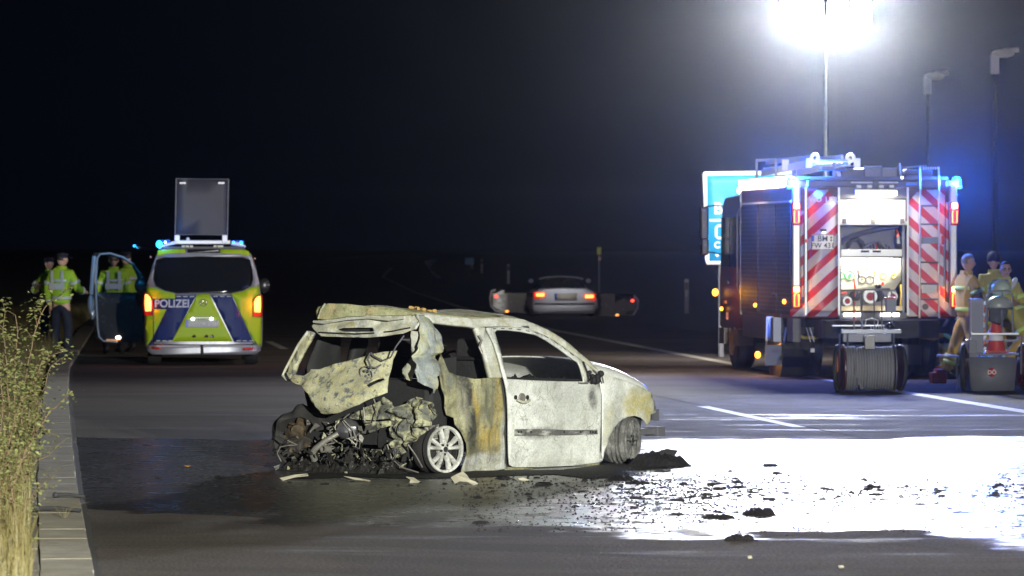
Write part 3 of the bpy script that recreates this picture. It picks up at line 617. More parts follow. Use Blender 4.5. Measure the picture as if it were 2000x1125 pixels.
MB().tube([c+Vector((0.02*math.sin(a), 0.17*math.cos(a), 0.17*math.sin(a))) for a in [2*math.pi*k/20 for k in range(20)]], 0.012, 6, close=True).tube([c, (1.8, 1.2, 0.72)], 0.02, 6).build('steering_wheel', M_CHAR, car, smooth=True)
# seat skeletons
for v in (0.42, 1.18):
    mb = MB(); mb.tube([(0.98, v-.2, .35), (0.86, v-.2, .7), (0.78, v-.17, .95), (0.78, v+.17, .95), (0.86, v+.2, .7), (0.98, v+.2, .35)], 0.022, 8)
    mb.box((1.2, v, 0.36), (0.48, 0.44, 0.05)); mb.tube([(0.97, v-.2, .5), (0.97, v+.2, .5)], 0.015, 6)
    for k in range(4): mb.tube([(0.92-k*.03, v-.18, .52+k*.1), (0.92-k*.03, v+.18, .52+k*.1)], 0.006, 5)
    mb.build('seat_frame', M_CHAR, car, smooth=True)
for v in (.22, 1.0): MB().prism([(1.0, 0.38), (1.0, .5), (0.93, .9), (0.90, 1.12), (0.82, 1.12), (0.80, .9), (0.86, .38)], lambda a, b, d: Vector((a, v+d, b)), 0.36).build('burnt_seat_back', M_SOOT, car, bevel=.03)
MB().prism([(1.0, 0.45), (1.02, .95), (0.95, 1.22), (0.86, 1.22), (0.80, .95), (0.84, .45)], lambda a, b, d: Vector((a, 1.35+d, b)), 0.12).build('belt_pillar_lining', M_SOOT, car)
MB().box((0.42, 0.8, 0.5), (0.06, 1.3, 0.42), ry=0.15).build('rear_bench_frame', M_SOOT, car)
# --- rear: corner pillar, frame, hatch
pil = [(812, 615), (834, 616), (844, 632), (857, 646), (864, 658), (867, 672), (868, 687), (860, 694), (858, 708), (856, 731), (851, 736), (851, 758), (846, 768), (843, 760), (827, 752), (817, 745), (814, 731), (815, 695), (818, 651), (816, 626)]
def pd(u, z):
    a = S.px(838, 680)[0]; d = 0.05*max(0, (a-u)/0.18)*0 + 0.10*abs(u-a)
    fold = 0.05*math.exp(-((z-0.98)/0.035)**2); return d+fold+0.028*ridge(u, z, 6, 1)+0.02*nz(u, z, 15, 4)-0.03
panel('corner_pillar', car, S.pts(pil), S, B_PILL, cell=0.03, thick=0.012, disp=pd, angle=25)
def rear_fn(v, z): return -0.16-0.10*max(0, (1.0-z))-0.05*(1-((v-0.8)/0.8)**2)
R1 = Surf(car, 'x', rear_fn)
def RS(off): return Surf(car, 'x', lambda v, z: rear_fn(v, z)+off)
beam = [(609, 637), (618, 624), (630, 622), (650, 622), (674, 617), (692, 616), (720, 615), (755, 613), (789, 612), (812, 615), (818, 628), (816, 642), (803, 646), (791, 651), (755, 656), (720, 659), (701, 658), (657, 657), (630, 656), (621, 648)]
slot = [(662, 644), (674, 640), (730, 640), (735, 647), (728, 648), (674, 648)]
panel('hatch_header', car, R1.pts(beam), R1, B_RAIL, holes=[R1.pts(slot)], cell=0.04, thick=0.015, disp=lambda v, z: -0.05*math.exp(-((z-1.2)/0.05)**2)+0.02*nz(v, z, 9)+0.035*ridge(v, z, 5, 2), angle=25)
MB().tube([R1.at(x, y, -.035) for x, y in [(628, 649), (660, 650.5), (700, 652), (740, 650), (770, 647), (795, 642), (806, 640)]], .007, 6).build('header_fold', M_SOOT, car, smooth=True)
MB().tube([R1.at(x, y, -.06) for x, y in [(622, 628), (645, 630), (665, 626), (690, 622), (730, 620), (770, 624), (800, 620)]], .012, 6).build('header_fold', B_RAIL, car, smooth=True)
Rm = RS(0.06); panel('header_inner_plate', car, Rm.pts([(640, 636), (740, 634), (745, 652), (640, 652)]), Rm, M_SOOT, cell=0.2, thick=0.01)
Rr = RS(-0.02)
panel('roof_spoiler_edge', car, Rr.pts([(616, 607), (621, 599), (639, 593), (678, 594), (731, 600), (790, 608), (812, 614), (789, 616), (720, 617), (674, 619), (650, 623), (630, 624), (618, 622)]), Rr, B_ROOF, cell=0.05, thick=0.02, disp=lambda v, z: 0.10*max(0, z-1.25)+0.012*nz(v, z, 10))
MB().tube([Rr.at(638, 593, -.02), Rr.at(632, 604, -.03), Rr.at(626, 622, -.03)], 0.009, 6).build('loose_trim', B_GATE, car, smooth=True)
lf = [(603, 646), (615, 650), (609, 664), (594, 690), (583, 710), (577, 730), (568, 735), (562, 728), (566, 713), (577, 690), (590, 665)]
panel('hatch_side_frame', car, R1.pts(lf), R1, B_GATE, cell=0.05, thick=0.03, disp=lambda v, z: 0.01*nz(v, z, 14))
MB().tube([R1.at(604, 648, -.02), R1.at(588, 672, -.03), R1.at(573, 700, -.03), R1.at(563, 722, -.04), R1.at(560, 733, -.05), R1.at(568, 742, -.05), R1.at(590, 745, -.03)], 0.012, 6).build('frame_seam', B_RAIL, car, smooth=True)
rf = [(804, 646), (818, 648), (817, 700), (812, 716), (805, 735), (801, 744), (794, 741), (788, 731), (786, 722), (798, 708), (806, 696), (805, 672)]
panel('hatch_side_frame', car, R1.pts(rf), R1, B_RAIL, cell=0.04, thick=0.02, disp=lambda v, z: 0.02*nz(v, z, 12))
gate = [(558, 727), (563, 742), (575, 750), (590, 756), (600, 770), (612, 793), (622, 806), (632, 809), (660, 806), (700, 790), (752, 767), (755, 750), (757, 738), (762, 722), (768, 703), (777, 685), (745, 688), (720, 693), (690, 702), (650, 712), (620, 722), (605, 722), (590, 735), (578, 733), (568, 731)]  # right end cut along the pillar's shadow edge: shade put into the outline
gslot = [(713, 753), (721, 747), (737, 740), (747, 739), (748, 743), (735, 748), (718, 757)]
def gd(v, z):
    cz = 0.86; d = -0.22*math.exp(-((z-0.66)/0.2)**2)+0.03*nz(v, z, 3.5, 7)+0.006*nz(v, z, 16, 2)
    return d+0.25*math.exp(-((v-0.05)/0.28)**2)
Rg = Surf(car, 'x', lambda v, z: rear_fn(v, z)-0.22*math.exp(-((z-0.62)/0.22)**2)+0.22*math.exp(-((v-0.15)/0.3)**2))
hatch = panel('hatch_lower_panel', car, Rg.pts(gate), Rg, B_GATE, holes=[Rg.pts(gslot)], cell=0.04, thick=0.014, disp=lambda v, z: 0.03*nz(v, z, 3.5, 7)+0.025*ridge(v, z, 4.5, 6)+0.009*nz(v, z, 16, 2))
c = Rg.at(719, 729, -0.02)
MB().tube([c+Vector((0, 0.072*math.cos(a), 0.062*math.sin(a))) for a in [2*math.pi*k/24 for k in range(24)]], 0.0045, 5, close=True).build('badge_ring', M_STEEL, hatch)
mb = MB()
for dx, dz, r in ((-.02, .022, .020), (.02, .02, .016), (.012, -.03, .02), (-.03, -.01, .012)): mb.ell(c+Vector((0.004, dx, dz)), (0.008, r, r*.8), 8, 5)
mb.build('badge_holes', M_GREYD, hatch, smooth=True)
mb = MB(); pts = [Rg.at(730, 690, -.05), Rg.at(732, 702, -.09), Rg.at(738, 716, -.09), Rg.at(746, 718, -.07), Rg.at(752, 712, -.05)]
mb.tube(pts, 0.008, 6).tube([R1.at(797, 655, -.05), R1.at(786, 676, -.08), R1.at(772, 698, -.06), R1.at(755, 704, -.05), R1.at(738, 696, -.04), R1.at(731, 689, -.04)], 0.007, 6)
mb.tube([R1.at(781, 668, 0), R1.at(784, 663, 0), R1.at(800, 664, 0)], 0.006, 6); mb.build('hanging_wiring', M_GREYD, car, smooth=True)
Rb = RS(-0.05)
panel('crushed_cross_member', car, Rb.pts([(672, 816), (690, 806), (711, 796), (753, 775), (760, 788), (773, 805), (762, 813), (753, 818), (725, 821), (698, 820)]), Rb, B_CRUM, cell=0.04, thick=0.015, disp=lambda v, z: 0.05*ridge(v, z, 7)+.02*nz(v, z, 20), angle=20)
panel('crushed_floor_edge', car, Rb.pts([(696, 822), (725, 824), (752, 822), (750, 832), (735, 836), (722, 842), (712, 846), (704, 838)]), Rb, B_CRUM, cell=0.04, thick=0.015, off=0.06, disp=lambda v, z: 0.03*ridge(v, z, 9), angle=20)
Rc = RS(0.02)
cr1 = [(777, 801), (790, 790), (802, 778), (811, 775), (828, 781), (845, 789), (847, 800), (851, 811), (843, 820), (836, 824), (837, 831), (818, 835), (808, 828), (800, 815), (788, 812)]
cr2 = [(763, 811), (770, 806), (784, 812), (809, 815), (813, 828), (825, 842), (818, 852), (807, 865), (800, 874), (793, 881), (776, 892), (758, 899), (766, 886), (763, 875), (766, 860), (761, 849), (759, 838), (764, 826)]
def crd(k): return lambda v, z: 0.11*ridge(v, z, 6.5, k)+0.05*ridge(v, z, 14, k+3)-0.10
panel('crumpled_rear_corner', car, Rc.pts(cr1), Rc, B_CRUM, cell=0.022, thick=0.01, disp=crd(1), smooth=False)
panel('crumpled_rear_corner', car, Rc.pts(cr2), Rc, B_CRUM, cell=0.022, thick=0.01, disp=crd(4), smooth=False)
cr3 = [(816, 835), (838, 830), (842, 845), (834, 858), (815, 866), (806, 868), (810, 852)]
panel('crumpled_rear_corner', car, Rc.pts(cr3), RS(0.1), M_STEEL, cell=0.03, thick=0.01, disp=crd(7), smooth=False)
# black cavity behind the crushed tail
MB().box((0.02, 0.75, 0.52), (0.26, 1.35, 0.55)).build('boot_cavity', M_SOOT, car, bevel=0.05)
MB().prism([(0.0, 0.70), (0.10, 0.96), (0.3, 0.98), (0.3, 0.6)], lambda a, b, d: Vector((a-0.05, 0.08+d, b)), 0.03).build('inner_arch', M_SOOT, car)
MB().lathe([(0.0, 0), (0.23, 0), (0.23, 0.30), (0.0, 0.30)], (0.06, 0.30, 0.26), (0, 1, 0), 28).build('wheel_arch_liner', M_SOOT, car)
MB().lathe([(0.0, 0), (0.36, 0), (0.36, 0.28), (0.0, 0.28)], (2.46, 0.12, 0.36), (0, 1, 0), 28).build('wheel_arch_liner', M_SOOT, car)
# --- wheels
def wheel(name, label, c, ang, R, mat, tilt=0.0, spokes=5, parent=car, barrel=0.20):
    e = bpy.data.objects.new(name, None); COL.objects.link(e); e.parent = parent; e.location = c; e.rotation_euler = (tilt, 0, ang)
    if label: e['label'] = label
    # outer face looks along local -y
    mb = MB(); mb.lathe([(R*.88, .02), (R*.90, -.005), (R, -.012), (R*1.02, .0), (R*1.01, .012), (R*.93, .03), (R*.88, .02)], (0, 0, 0), (0, 1, 0), 40)
    mb.build('rim', mat, e, smooth=True)
    MB().lathe([(R*1.01, .013), (R*1.06, .05), (R*.95, .09), (R*1.05, barrel-.03), (R*1.0, barrel), (R*.86, barrel), (R*.84, .04)], (0, 0, 0), (0, 1, 0), 40).build('rim_barrel', M_TYRE if mat is M_RIMW else mat, e, smooth=True)
    mb = MB()
    for k in range(spokes):
        for s_ in (-0.17, 0.17):
            a = 2*math.pi*k/spokes+0.3; ao = a+s_*1.35
            p0 = Vector((math.cos(a+s_*0.9)*R*.2, 0, math.sin(a+s_*.9)*R*.2)); p1 = Vector((math.cos(ao)*R*.9, 0, math.sin(ao)*R*.9))
            t = (p1-p0).normalized(); n = Vector((-t.z, 0, t.x)); w0, w1 = R*.10, R*.115
            vs = []
            for p, ww, yy in ((p0, w0, .012), ((p0+p1)/2, R*.085, .0), (p1, w1, .012)):
                vs += [p+n*ww+Vector((0, yy+.008, 0)), p+n*ww*.45+Vector((0, yy-.008, 0)), p-n*ww*.45+Vector((0, yy-.008, 0)), p-n*ww+Vector((0, yy+.008, 0)), p-n*ww*.8+Vector((0, yy+.035, 0)), p+n*ww*.8+Vector((0, yy+.035, 0))]
            fs = []
            for i in range(2):
                for j in range(6): fs.append([i*6+j, i*6+(j+1) % 6, (i+1)*6+(j+1) % 6, (i+1)*6+j])
            mb.add(vs, fs)
    mb.build('spokes', mat, e, smooth=True, angle=50)
    mb = MB().lathe([(0, -.002), (R*.13, -.002), (R*.24, .012), (R*.30, .03), (R*.28, .06), (0, .06)], (0, 0, 0), (0, 1, 0), 24)
    mb.build('hub', mat, e, smooth=True)
    mb = MB().lathe([(0, -.008), (R*.12, -.006), (R*.12, .01)], (0, 0, 0), (0, 1, 0), 16)
    for k in range(5):
        a = 2*math.pi*k/5+.9; mb.lathe([(0, -.001), (R*.055, -.001), (R*.055, .02)], (math.cos(a)*R*.21, 0, math.sin(a)*R*.21), (0, 1, 0), 8)
    mb.build('wheel_nuts', M_SOOT, e)
    MB().lathe([(0, .075), (R*.72, .075), (R*.72, .09), (0, .09)], (0, 0, 0), (0, 1, 0), 30).build('brake_disc', M_GREYD if mat is M_RIMD else M_SOOT, e)
    return e
wc = S.at(868, 880, -0.01); wheel('rear_wheel', 'ash white ten-spoke alloy rim', (wc.x, wc.y, 0.205), math.radians(-7), 0.197, M_RIMW)
wc = S.at(1222, 872, -0.03); fw = wheel('front_wheel', 'dark burnt alloy rim steered outwards', (wc.x+0.06, wc.y, 0.205), math.radians(19), 0.197, M_RIMD)
mb = MB()
for k, yy in enumerate((0.045, 0.085, 0.125, 0.165)):
    mb.tube([Vector(((0.20+.008*math.sin(3*a+k))*math.cos(a), yy, (0.20+.008*math.cos(4*a+k))*math.sin(a))) for a in [2*math.pi*i/32 for i in range(32)]], 0.012, 6, close=True)
mb.build('tyre_wire_remains', M_RIMD, fw, smooth=True)
lw = bpy.data.objects.new('rear_wheel', None); COL.objects.link(lw); lw.parent = car; lw.location = (-0.16, 1.46, 0.27); lw.rotation_euler = (0.0, 0.12, math.radians(-62)); lw['label'] = 'charred torn tyre on rusty drum'
def torn(prof, n, mat, name, amp, sc=6):
    mb = MB().lathe(prof, (0, 0, 0), (0, 1, 0), n)
    for i, v in enumerate(mb.v): mb.v[i] = v+v.normalized()*amp*noise.noise(v*sc)+Vector((0, amp*.8*noise.noise(v*sc+Vector((5, 5, 5))), 0))
    return mb.build(name, mat, lw, smooth=True, angle=50)
torn([(.17, -.09), (.22, -.10), (.255, -.07), (.265, -.03), (.265, .03), (.255, .07), (.22, .09), (.17, .09), (.165, 0), (.17, -.09)], 64, M_TYRE, 'tyre', 0.08, 7)
torn([(0.0, -.01), (.09, -.03), (.12, .0), (.16, -.02), (.17, -.06), (.175, .06)], 36, M_RUST, 'drum', 0.13, 11)
# underside tangle: silencer, pipes, straps, shards
mb = MB(); c = R1.at(682, 838, -0.02)
def dent(d, q): return q*(1+0.18*noise.noise(d*2.5))
mb.ell(c, (0.10, 0.11, 0.09), 18, 12, fn=dent); mb.build('silencer', plain('heat_blued_steel', (0.16, 0.16, 0.17), 0.35, metal=0.7, bmp=0.5, scale=7, var=0.5), car, smooth=True)
mb = MB(); mb.tube([R1.at(676, 846, -.10), R1.at(660, 860, -.16), R1.at(645, 874, -.18), R1.at(636, 884, -.17), R1.at(633, 897, -.12)], [0.022, 0.024, 0.026, 0.03, 0.03], 12)
mb.build('exhaust_pipe', M_STEEL, car, smooth=True)
c = R1.at(658, 877, -.10); MB().lathe([(.022, 0), (.033, 0), (.033, .08), (.022, .08)], c, (-1, 0, 0.1), 18).build('tow_eye_tube', M_STEEL, car, smooth=True)
mb = MB()
for q in ([(690, 820), (704, 840), (712, 862), (710, 872)], [(686, 822), (700, 846), (706, 868)], [(680, 862), (696, 856), (708, 852)], [(655, 858), (662, 840), (668, 832)], [(768, 868), (775, 895), (800, 912), (832, 922)], [(812, 868), (822, 890), (838, 912)], [(745, 778), (752, 800), (748, 822)], [(728, 795), (730, 822)]):
    MB().tube([R1.at(x, y, -.09+random.uniform(-.03, .03)) for x, y in q], 0.006, 6).build('bent_strap', M_STEEL, car, smooth=True)

for q, nm in (([(631, 844), (636, 858), (640, 868), (636, 880), (628, 884), (623, 887), (626, 872), (625, 862)], B_GATE), ([(655, 822), (662, 821), (659, 832), (656, 840), (652, 836)], B_GATE)):
    Rq = RS(-0.12); panel('torn_shard', car, Rq.pts(q), Rq, nm, cell=0.02, thick=0.006, disp=lambda v, z: 0.04*nz(v, z, 18))
mb = MB(); vs = []; fs = []; n1, n2 = 60, 26
for i in range(n1+1):
    for j in range(n2+1):
        v = 0.15+1.35*i/n1; u = -0.58+0.58*j/n2; e_ = max(0, 1-((u+.29)/.28)**2)*max(0, 1-((v-.82)/.68)**4)
        q_ = Vector((u*9, v*9, 0)); h = e_*(.03+.15*abs(noise.noise(q_))+.10*abs(noise.noise(q_*2.3))+.05*abs(noise.noise(q_*5)))-.004
        vs.append((u+.02*noise.noise(q_*3), v, h))
for i in range(n1):
    for j in range(n2): fs.append([i*(n2+1)+j, i*(n2+1)+j+1, (i+1)*(n2+1)+j+1, (i+1)*(n2+1)+j])
M_RES = plain('glossy_burnt_residue', (0.022, 0.021, 0.019), 0.34, bmp=0.9, scale=16, var=0.7)
mb.add(vs, fs).build('burnt_residue_heap', M_RES, car)
def junk(name, n, mat, ur, vr_, zr, sz):
    mb = MB()
    for i in range(n):
        c = Vector((random.gauss(*ur), random.uniform(*vr_), random.uniform(*zr))); k = random.randint(3, 5); pts = []
        ax = Vector((random.uniform(-1, 1), random.uniform(-1, 1), random.uniform(-1, 1))).normalized(); bx__ = ax.cross(Vector((.3, .5, .8))).normalized(); cz_ = ax.cross(bx__)
        s_ = random.uniform(*sz)
        for q in range(k): a = 2*math.pi*q/k; r = s_*random.uniform(.4, 1.3); pts.append(c+ax*r*math.cos(a)*1.8+bx__*r*math.sin(a))
        pts2 = [p+cz_*s_*.25 for p in pts]; mb.add(pts+pts2, [list(range(k)), [k+q for q in range(k)][::-1]]+[[q, (q+1) % k, k+(q+1) % k, k+q] for q in range(k)])
    return mb.build(name, mat, car, kind='stuff')
mb = MB(); mb.tube([(-.30+.035*math.cos(a), 1.02+.035*math.sin(a), .16+.0075*a) for a in [k*.45 for k in range(72)]], .006, 5).build('coil_spring', M_STEEL, car, smooth=True)
rw = random.Random(3)
for k in range(16):
    u, v = rw.gauss(-.36, .07), rw.uniform(.3, 1.5); p = Vector((u, v, rw.uniform(.02, .3))); pts = [p]
    for j in range(5): p = p+Vector((rw.uniform(-.05, .05), rw.uniform(-.09, .09), rw.uniform(-.07, .06))); p.z = max(.01, p.z); pts.append(p)
    MB().tube(pts, rw.uniform(.003, .006), 5).build('bent_wire', rw.choice([M_STEEL, M_CHAR, B_CRUM]), car, smooth=True)
junk('burnt_shards', 260, M_RES, (-0.32, .12), (0.2, 1.55), (0.0, 0.20), (.008, .035))
junk('pale_shards', 28, B_CRUM, (-0.36, .10), (0.2, 1.5), (0.0, 0.16), (.006, .022))
junk('scorched_shards', 34, M_STEEL, (-0.22, .08), (0.45, 1.5), (0.12, 0.46), (.01, .04))

# ================================================================== FIRE ENGINE
trk = thing('fire_engine', 'fire engine seen from behind with red-white chevrons, open lit bay and blue beacons', 'fire engine', (5.25, 70.4, 0), math.radians(6.3))
def tx(x): return (x-1708)/135.0
def tz(y): return (739.5-y)/135.0
RB = Surf(trk, 'y', lambda a, b: 0.0)          # rear plane
LS = Surf(trk, 'x', lambda a, b: -1.20)        # left side plane
def rp(L): return RB.pts(L)
def rbox(name, x0, y0, x1, y1, d, mat, parent=trk, off=0.0, bevel=0.0, kind=None):
    (a0, b1), (a1, b0) = RB.px(x0, y0), RB.px(x1, y1)
    return MB().box(((a0+a1)/2, off-d/2, (b0+b1)/2), (abs(a1-a0), d, abs(b1-b0))).build(name, mat, parent, bevel=bevel)
def stripes(name, sgn, per=0.300, ph=0.0):
    m, nt, b = new_mat(name); v = coords(nt); o = sepxyz(nt, v)
    s_ = mth(nt, 'ADD', o[2], mth(nt, 'MULTIPLY', o[0], 0.90*sgn)); fr = mth(nt, 'FRACT', mth(nt, 'ADD', mth(nt, 'DIVIDE', s_, per), ph+10))
    red = mth(nt, 'LESS_THAN', fr, 0.45); f = tnoise(nt, v, 12, 5)
    col = mix(nt, red, (0.50, 0.49, 0.55), (0.42, 0.016, 0.028)); col = mix(nt, 0.3, col, ramp(nt, f, [(0.3, 0.7), (0.7, 1.0)]), 'MULTIPLY')
    L(nt, col, b.inputs['Base Color']); b.inputs['Roughness'].default_value = 0.4; return m
M_STL = stripes('chevron_left', -1, ph=0.35); M_STR = stripes('chevron_right', 1, ph=0.1)
zt, zb_ = RB.px(1700, 352)[1], RB.px(1700, 622)[1]
bl = RB.px(1547, 500)[0]; br_ = RB.px(1868, 500)[0]
ol, orr = RB.px(1639, 500)[0], RB.px(1771, 500)[0]; ot, ob = RB.px(1700, 388)[1], RB.px(1700, 612)[1]
BL = 4.75
# body shell with an open rear bay
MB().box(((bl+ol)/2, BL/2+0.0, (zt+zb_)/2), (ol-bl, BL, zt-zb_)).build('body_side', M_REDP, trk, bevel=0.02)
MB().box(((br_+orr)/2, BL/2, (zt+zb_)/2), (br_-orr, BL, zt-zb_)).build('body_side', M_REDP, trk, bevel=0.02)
MB().box(((ol+orr)/2, BL/2, (zt+ot)/2+0.001), (orr-ol, BL, zt-ot-0.002)).build('roof_box', plain('dark_blue_grey_panel', (0.10, 0.11, 0.15), 0.4), trk)
MB().box(((ol+orr)/2, BL/2, (zb_+ob)/2-0.001), (orr-ol, BL, ob-zb_-0.002)).build('bay_floor', M_GREYD, trk)
MB().box(((ol+orr)/2, 1.1, (ot+ob)/2), (orr-ol, 0.05, ot-ob)).build('bay_back_wall', M_GREYD, trk)
panel('chevron_panel', trk, rp([(1577, 371), (1616, 371), (1637, 395), (1637, 618), (1542, 618), (1542, 604), (1577, 588)]), RB, M_STL, cell=0.5, thick=0.012, off=-0.02)
panel('chevron_panel', trk, rp([(1845, 371), (1795, 371), (1772, 395), (1772, 618), (1866, 618), (1866, 600), (1845, 588)]), RB, M_STR, cell=0.5, thick=0.012, off=-0.02)
panel('reflective_strip', trk, rp([(1563, 412), (1569, 412), (1569, 580), (1563, 584)]), RB, M_STL, cell=0.5, thick=0.006, off=-0.02)
panel('reflective_strip', trk, rp([(1847, 395), (1852, 395), (1852, 580), (1847, 580)]), RB, M_STR, cell=0.5, thick=0.006, off=-0.02)
for x0, x1 in ((1546, 1562), (1853, 1868)):
    rbox('corner_column', x0, 362, x1, 600, 0.07, M_ALU, off=-0.005, bevel=0.02)
for x in (1573, 1637.5, 1772, 1856): rbox('edge_trim', x-1.6, 366, x+1.6, 616, 0.03, M_ALU, off=-0.02)
rbox('side_grab_rail', 1569.5, 470, 1571.5, 580, 0.04, M_ALUD, off=-0.03); rbox('side_grab_rail', 1842, 470, 1844, 560, 0.04, M_ALUD, off=-0.03)
rbox('latch_knob', 1570, 467, 1576, 474, 0.06, M_REDL, off=-0.03, bevel=0.01); rbox('latch_knob', 1837, 460, 1843, 478, 0.06, M_REDL, off=-0.03, bevel=0.01)
# lamps on the columns
def tail_lamp(x, y, top):
    c = RB.at(x, y, -0.085); e = bpy.data.objects.new('tail_lamp', None); COL.objects.link(e); e.parent = trk; e.location = c
    MB().box((0, 0.012, -0.04), (0.12, 0.05, 0.34)).build('lamp_housing', M_REDL, e, bevel=0.02)
    MB().box((0, -0.018, 0.075), (0.085, 0.03, 0.08)).build('lamp_lens', emis('hot_tail_lens', (1.0, .5, .12), 9), e, bevel=0.015)
    MB().tube([(-.032, -.02, 0), (-.032, -.02, -.17), (.032, -.02, -.17), (.032, -.02, 0)], 0.009, 8).build('light_loop', emis('tail_loop', (1.0, .35, .06), 3.0), e, smooth=True)
for x in (1553.5, 1862): tail_lamp(x, 412, True); tail_lamp(x, 575, False)
# beacons
for i, x in enumerate((1547, 1871)):
    c = RB.at(x, 356, 0.05)
    e = bpy.data.objects.new('blue_beacon', None); COL.objects.link(e); e.parent = trk; e.location = c
    MB().box((0, 0.05, -0.075), (0.16, 0.16, 0.05)).build('beacon_base', M_BLKG, e, bevel=0.01)
    MB().lathe([(0.0, .085), (.05, .075), (.07, .03), (.07, -.05)], (0, 0.05, 0), (0, 0, 1), 18).build('beacon_lens', E_BLUE, e, smooth=True)
    wp = frame(trk) @ (c+Vector((0, -0.10, 0)))
    lamp('POINT', 'beacon_bulb', wp, (450 if i else 900), (0.02, 0.14, 1.0), shadow_soft_size=0.045)
    lamp('SPOT', 'beacon_beam', wp+Vector((0, -.06, 0)), 3000, (0.02, 0.13, 1.0), aim=(wp.x*.5, 0, 2.2), spot_size=math.radians(50), spot_blend=.8, shadow_soft_size=0.045)
# number plate
pc = RB.at(1605.5, 473, -0.05)
pl = MB().box((0, 0, 0), (0.335, 0.012, 0.225)).build('number_plate', M_WHT, trk, bevel=0.008); pl.location = pc
MB().box((-.142, -.008, 0.055), (0.035, 0.006, 0.09)).build('plate_euro_band', plain('plate_blue', (0.02, 0.06, 0.5), 0.4), pl)
mbf = MB()
for a, b, c_, d in ((0, .107, .335, .008), (0, -.107, .335, .008)): mbf.box((a, -.007, b), (c_, .006, d))
for a in (-.163, .163): mbf.box((a, -.0075, 0), (.008, .006, .222))
mbf.build('plate_rim', M_BLKG, pl)
text_obj('plate_text', 'BM', 0.115, M_BLKG, pl, (0.0, -.0085, 0.048), (math.pi/2, 0, 0), 0.001)
text_obj('plate_text', 'FW 431', 0.105, M_BLKG, pl, (0.0, -.0085, -0.052), (math.pi/2, 0, 0), 0.001)
MB().lathe([(0, 0), (.016, 0), (.016, .003), (0, .003)], (0.125, -.009, .068), (0, -1, 0), 12).lathe([(0, 0), (.016, 0), (.016, .003), (0, .003)], (0.125, -.009, .028), (0, -1, 0), 12).build('plate_seal', M_GREYD, pl)
rbox('plate_lamp', 1600, 447, 1612, 452, 0.08, M_BLKG, off=-0.03, bevel=0.01)
MB().ell(RB.at(1607, 454.5, -0.09), (0.022, 0.012, 0.01), 10, 6).build('plate_lamp_glow', E_WHITE, trk)
t1 = text_obj('side_lettering', 'WO  LF 2', 0.10, M_WHT, trk, RB.at(1607, 390, -0.030), (math.pi/2, 0, 0), 0.002)
# bay: rolled shutter, bars, hoses, pump panel
sh = MB(); (a0, b1), (a1, b0) = RB.px(1641, 390), RB.px(1769, 432)
nsl = 9
for k in range(nsl):
    z = b0+(b1-b0)*(k+.5)/nsl
    s_ = MB().box(((a0+a1)/2, 0.03, z), (a1-a0, 0.02, (b1-b0)/nsl-0.004)).build('shutter_slat', plain('shutter_silver', (0.62, 0.62, 0.60), 0.45, metal=0.15), trk, bevel=0.003)
rbox('shutter_bar', 1638, 432, 1772, 440, 0.06, M_ALU, off=0.03, bevel=0.01)
for x in (1648, 1704, 1761): rbox('bar_clip', x-4, 427, x+4, 437, 0.05, M_GREYD, off=-0.02, bevel=0.005)
rbox('bay_rail', 1641, 487, 1762, 501, 0.05, M_ALU, off=0.06, bevel=0.006)
rbox('bay_handle', 1681, 489, 1697, 493, 0.03, M_BLKG, off=0.0, bevel=0.004); rbox('bay_handle', 1704, 489, 1720, 493, 0.03, M_BLKG, off=0.0, bevel=0.004)
rbox('bay_frame', 1640, 440, 1643.5, 610, 0.05, M_GREYD, off=0.06); rbox('bay_frame', 1763, 440, 1767, 610, 0.05, M_ALUD, off=0.06)
rbox('bay_shelf_back', 1643, 441, 1763, 487, 0.02, M_GREY, off=0.62)
M_HOSEG = plain('grey_hose', (0.10, 0.10, 0.14), 0.6)
def rt(name, pts, rpx, mat, off, n=10):
    return MB().tube([RB.at(x, y, o) for x, y, o in pts], rpx/135, n).build(name, mat, trk, smooth=True)
rt('suction_hose', [(1645, 484, .3), (1655, 468, .28), (1680, 458, .26), (1715, 449, .25), (1745, 444, .3), (1762, 442, .4)], 5, M_HOSEG, 0)
rt('suction_hose', [(1662, 485, .25), (1668, 470, .22), (1680, 466, .2), (1690, 472, .22), (1695, 485, .25)], 3, M_HOSEG, 0)
rt('suction_hose', [(1690, 486, .2), (1705, 476, .22), (1722, 470, .2), (1735, 486, .2)], 2.4, M_GREY, 0)
for i in range(9):
    x = 1695+i*6; rt('valve_stub', [(x, 487, .25), (x+random.uniform(-3, 3), 474+random.uniform(0, 7), .25)], 2.0, random.choice([M_REDL, M_GREYD, M_HOSEG, M_ALUD]), 0, 6)
rt('red_strap', [(1752, 448, .05), (1756, 458, .05), (1753, 462, .04)], 1.6, M_RED, 0)
rt('silver_bottle', [(1757, 460, .08), (1757, 476, .08)], 3.5, M_ALU, 0)
# pump panel, lit from above
M_PP = plain('pale_pump_panel', (0.80, 0.78, 0.62), 0.45, var=0.05)
panel('pump_panel', trk, rp([(1639.5+2, 504), (1762, 504), (1762, 548), (1749, 566), (1641.5, 566)]), RB, M_PP, cell=0.5, thick=0.02, off=0.10)
def gauge(x, y, r, mat, ring=True, cc=M_PP):
    c = RB.at(x, y, 0.085); mb = MB()
    if ring: mb.tube([c+Vector((r/135*math.cos(a), 0, r/135*math.sin(a))) for a in [2*math.pi*k/20 for k in range(20)]], 0.009, 6, close=True)
    else: mb.lathe([(0, 0), (r/135, 0), (r/135, .02), (0, .02)], c, (0, -1, 0), 16)
    mb.build('gauge', mat, trk, smooth=True)
M_GRN = plain('green_marking', (0.05, 0.42, 0.16), 0.5); M_YEL = plain('yellow_marking', (0.6, 0.55, 0.08), 0.5)
gauge(1645, 538, 7, M_GRN); gauge(1662, 538, 9, M_GRN); gauge(1662, 538, 4, M_GRN, False)
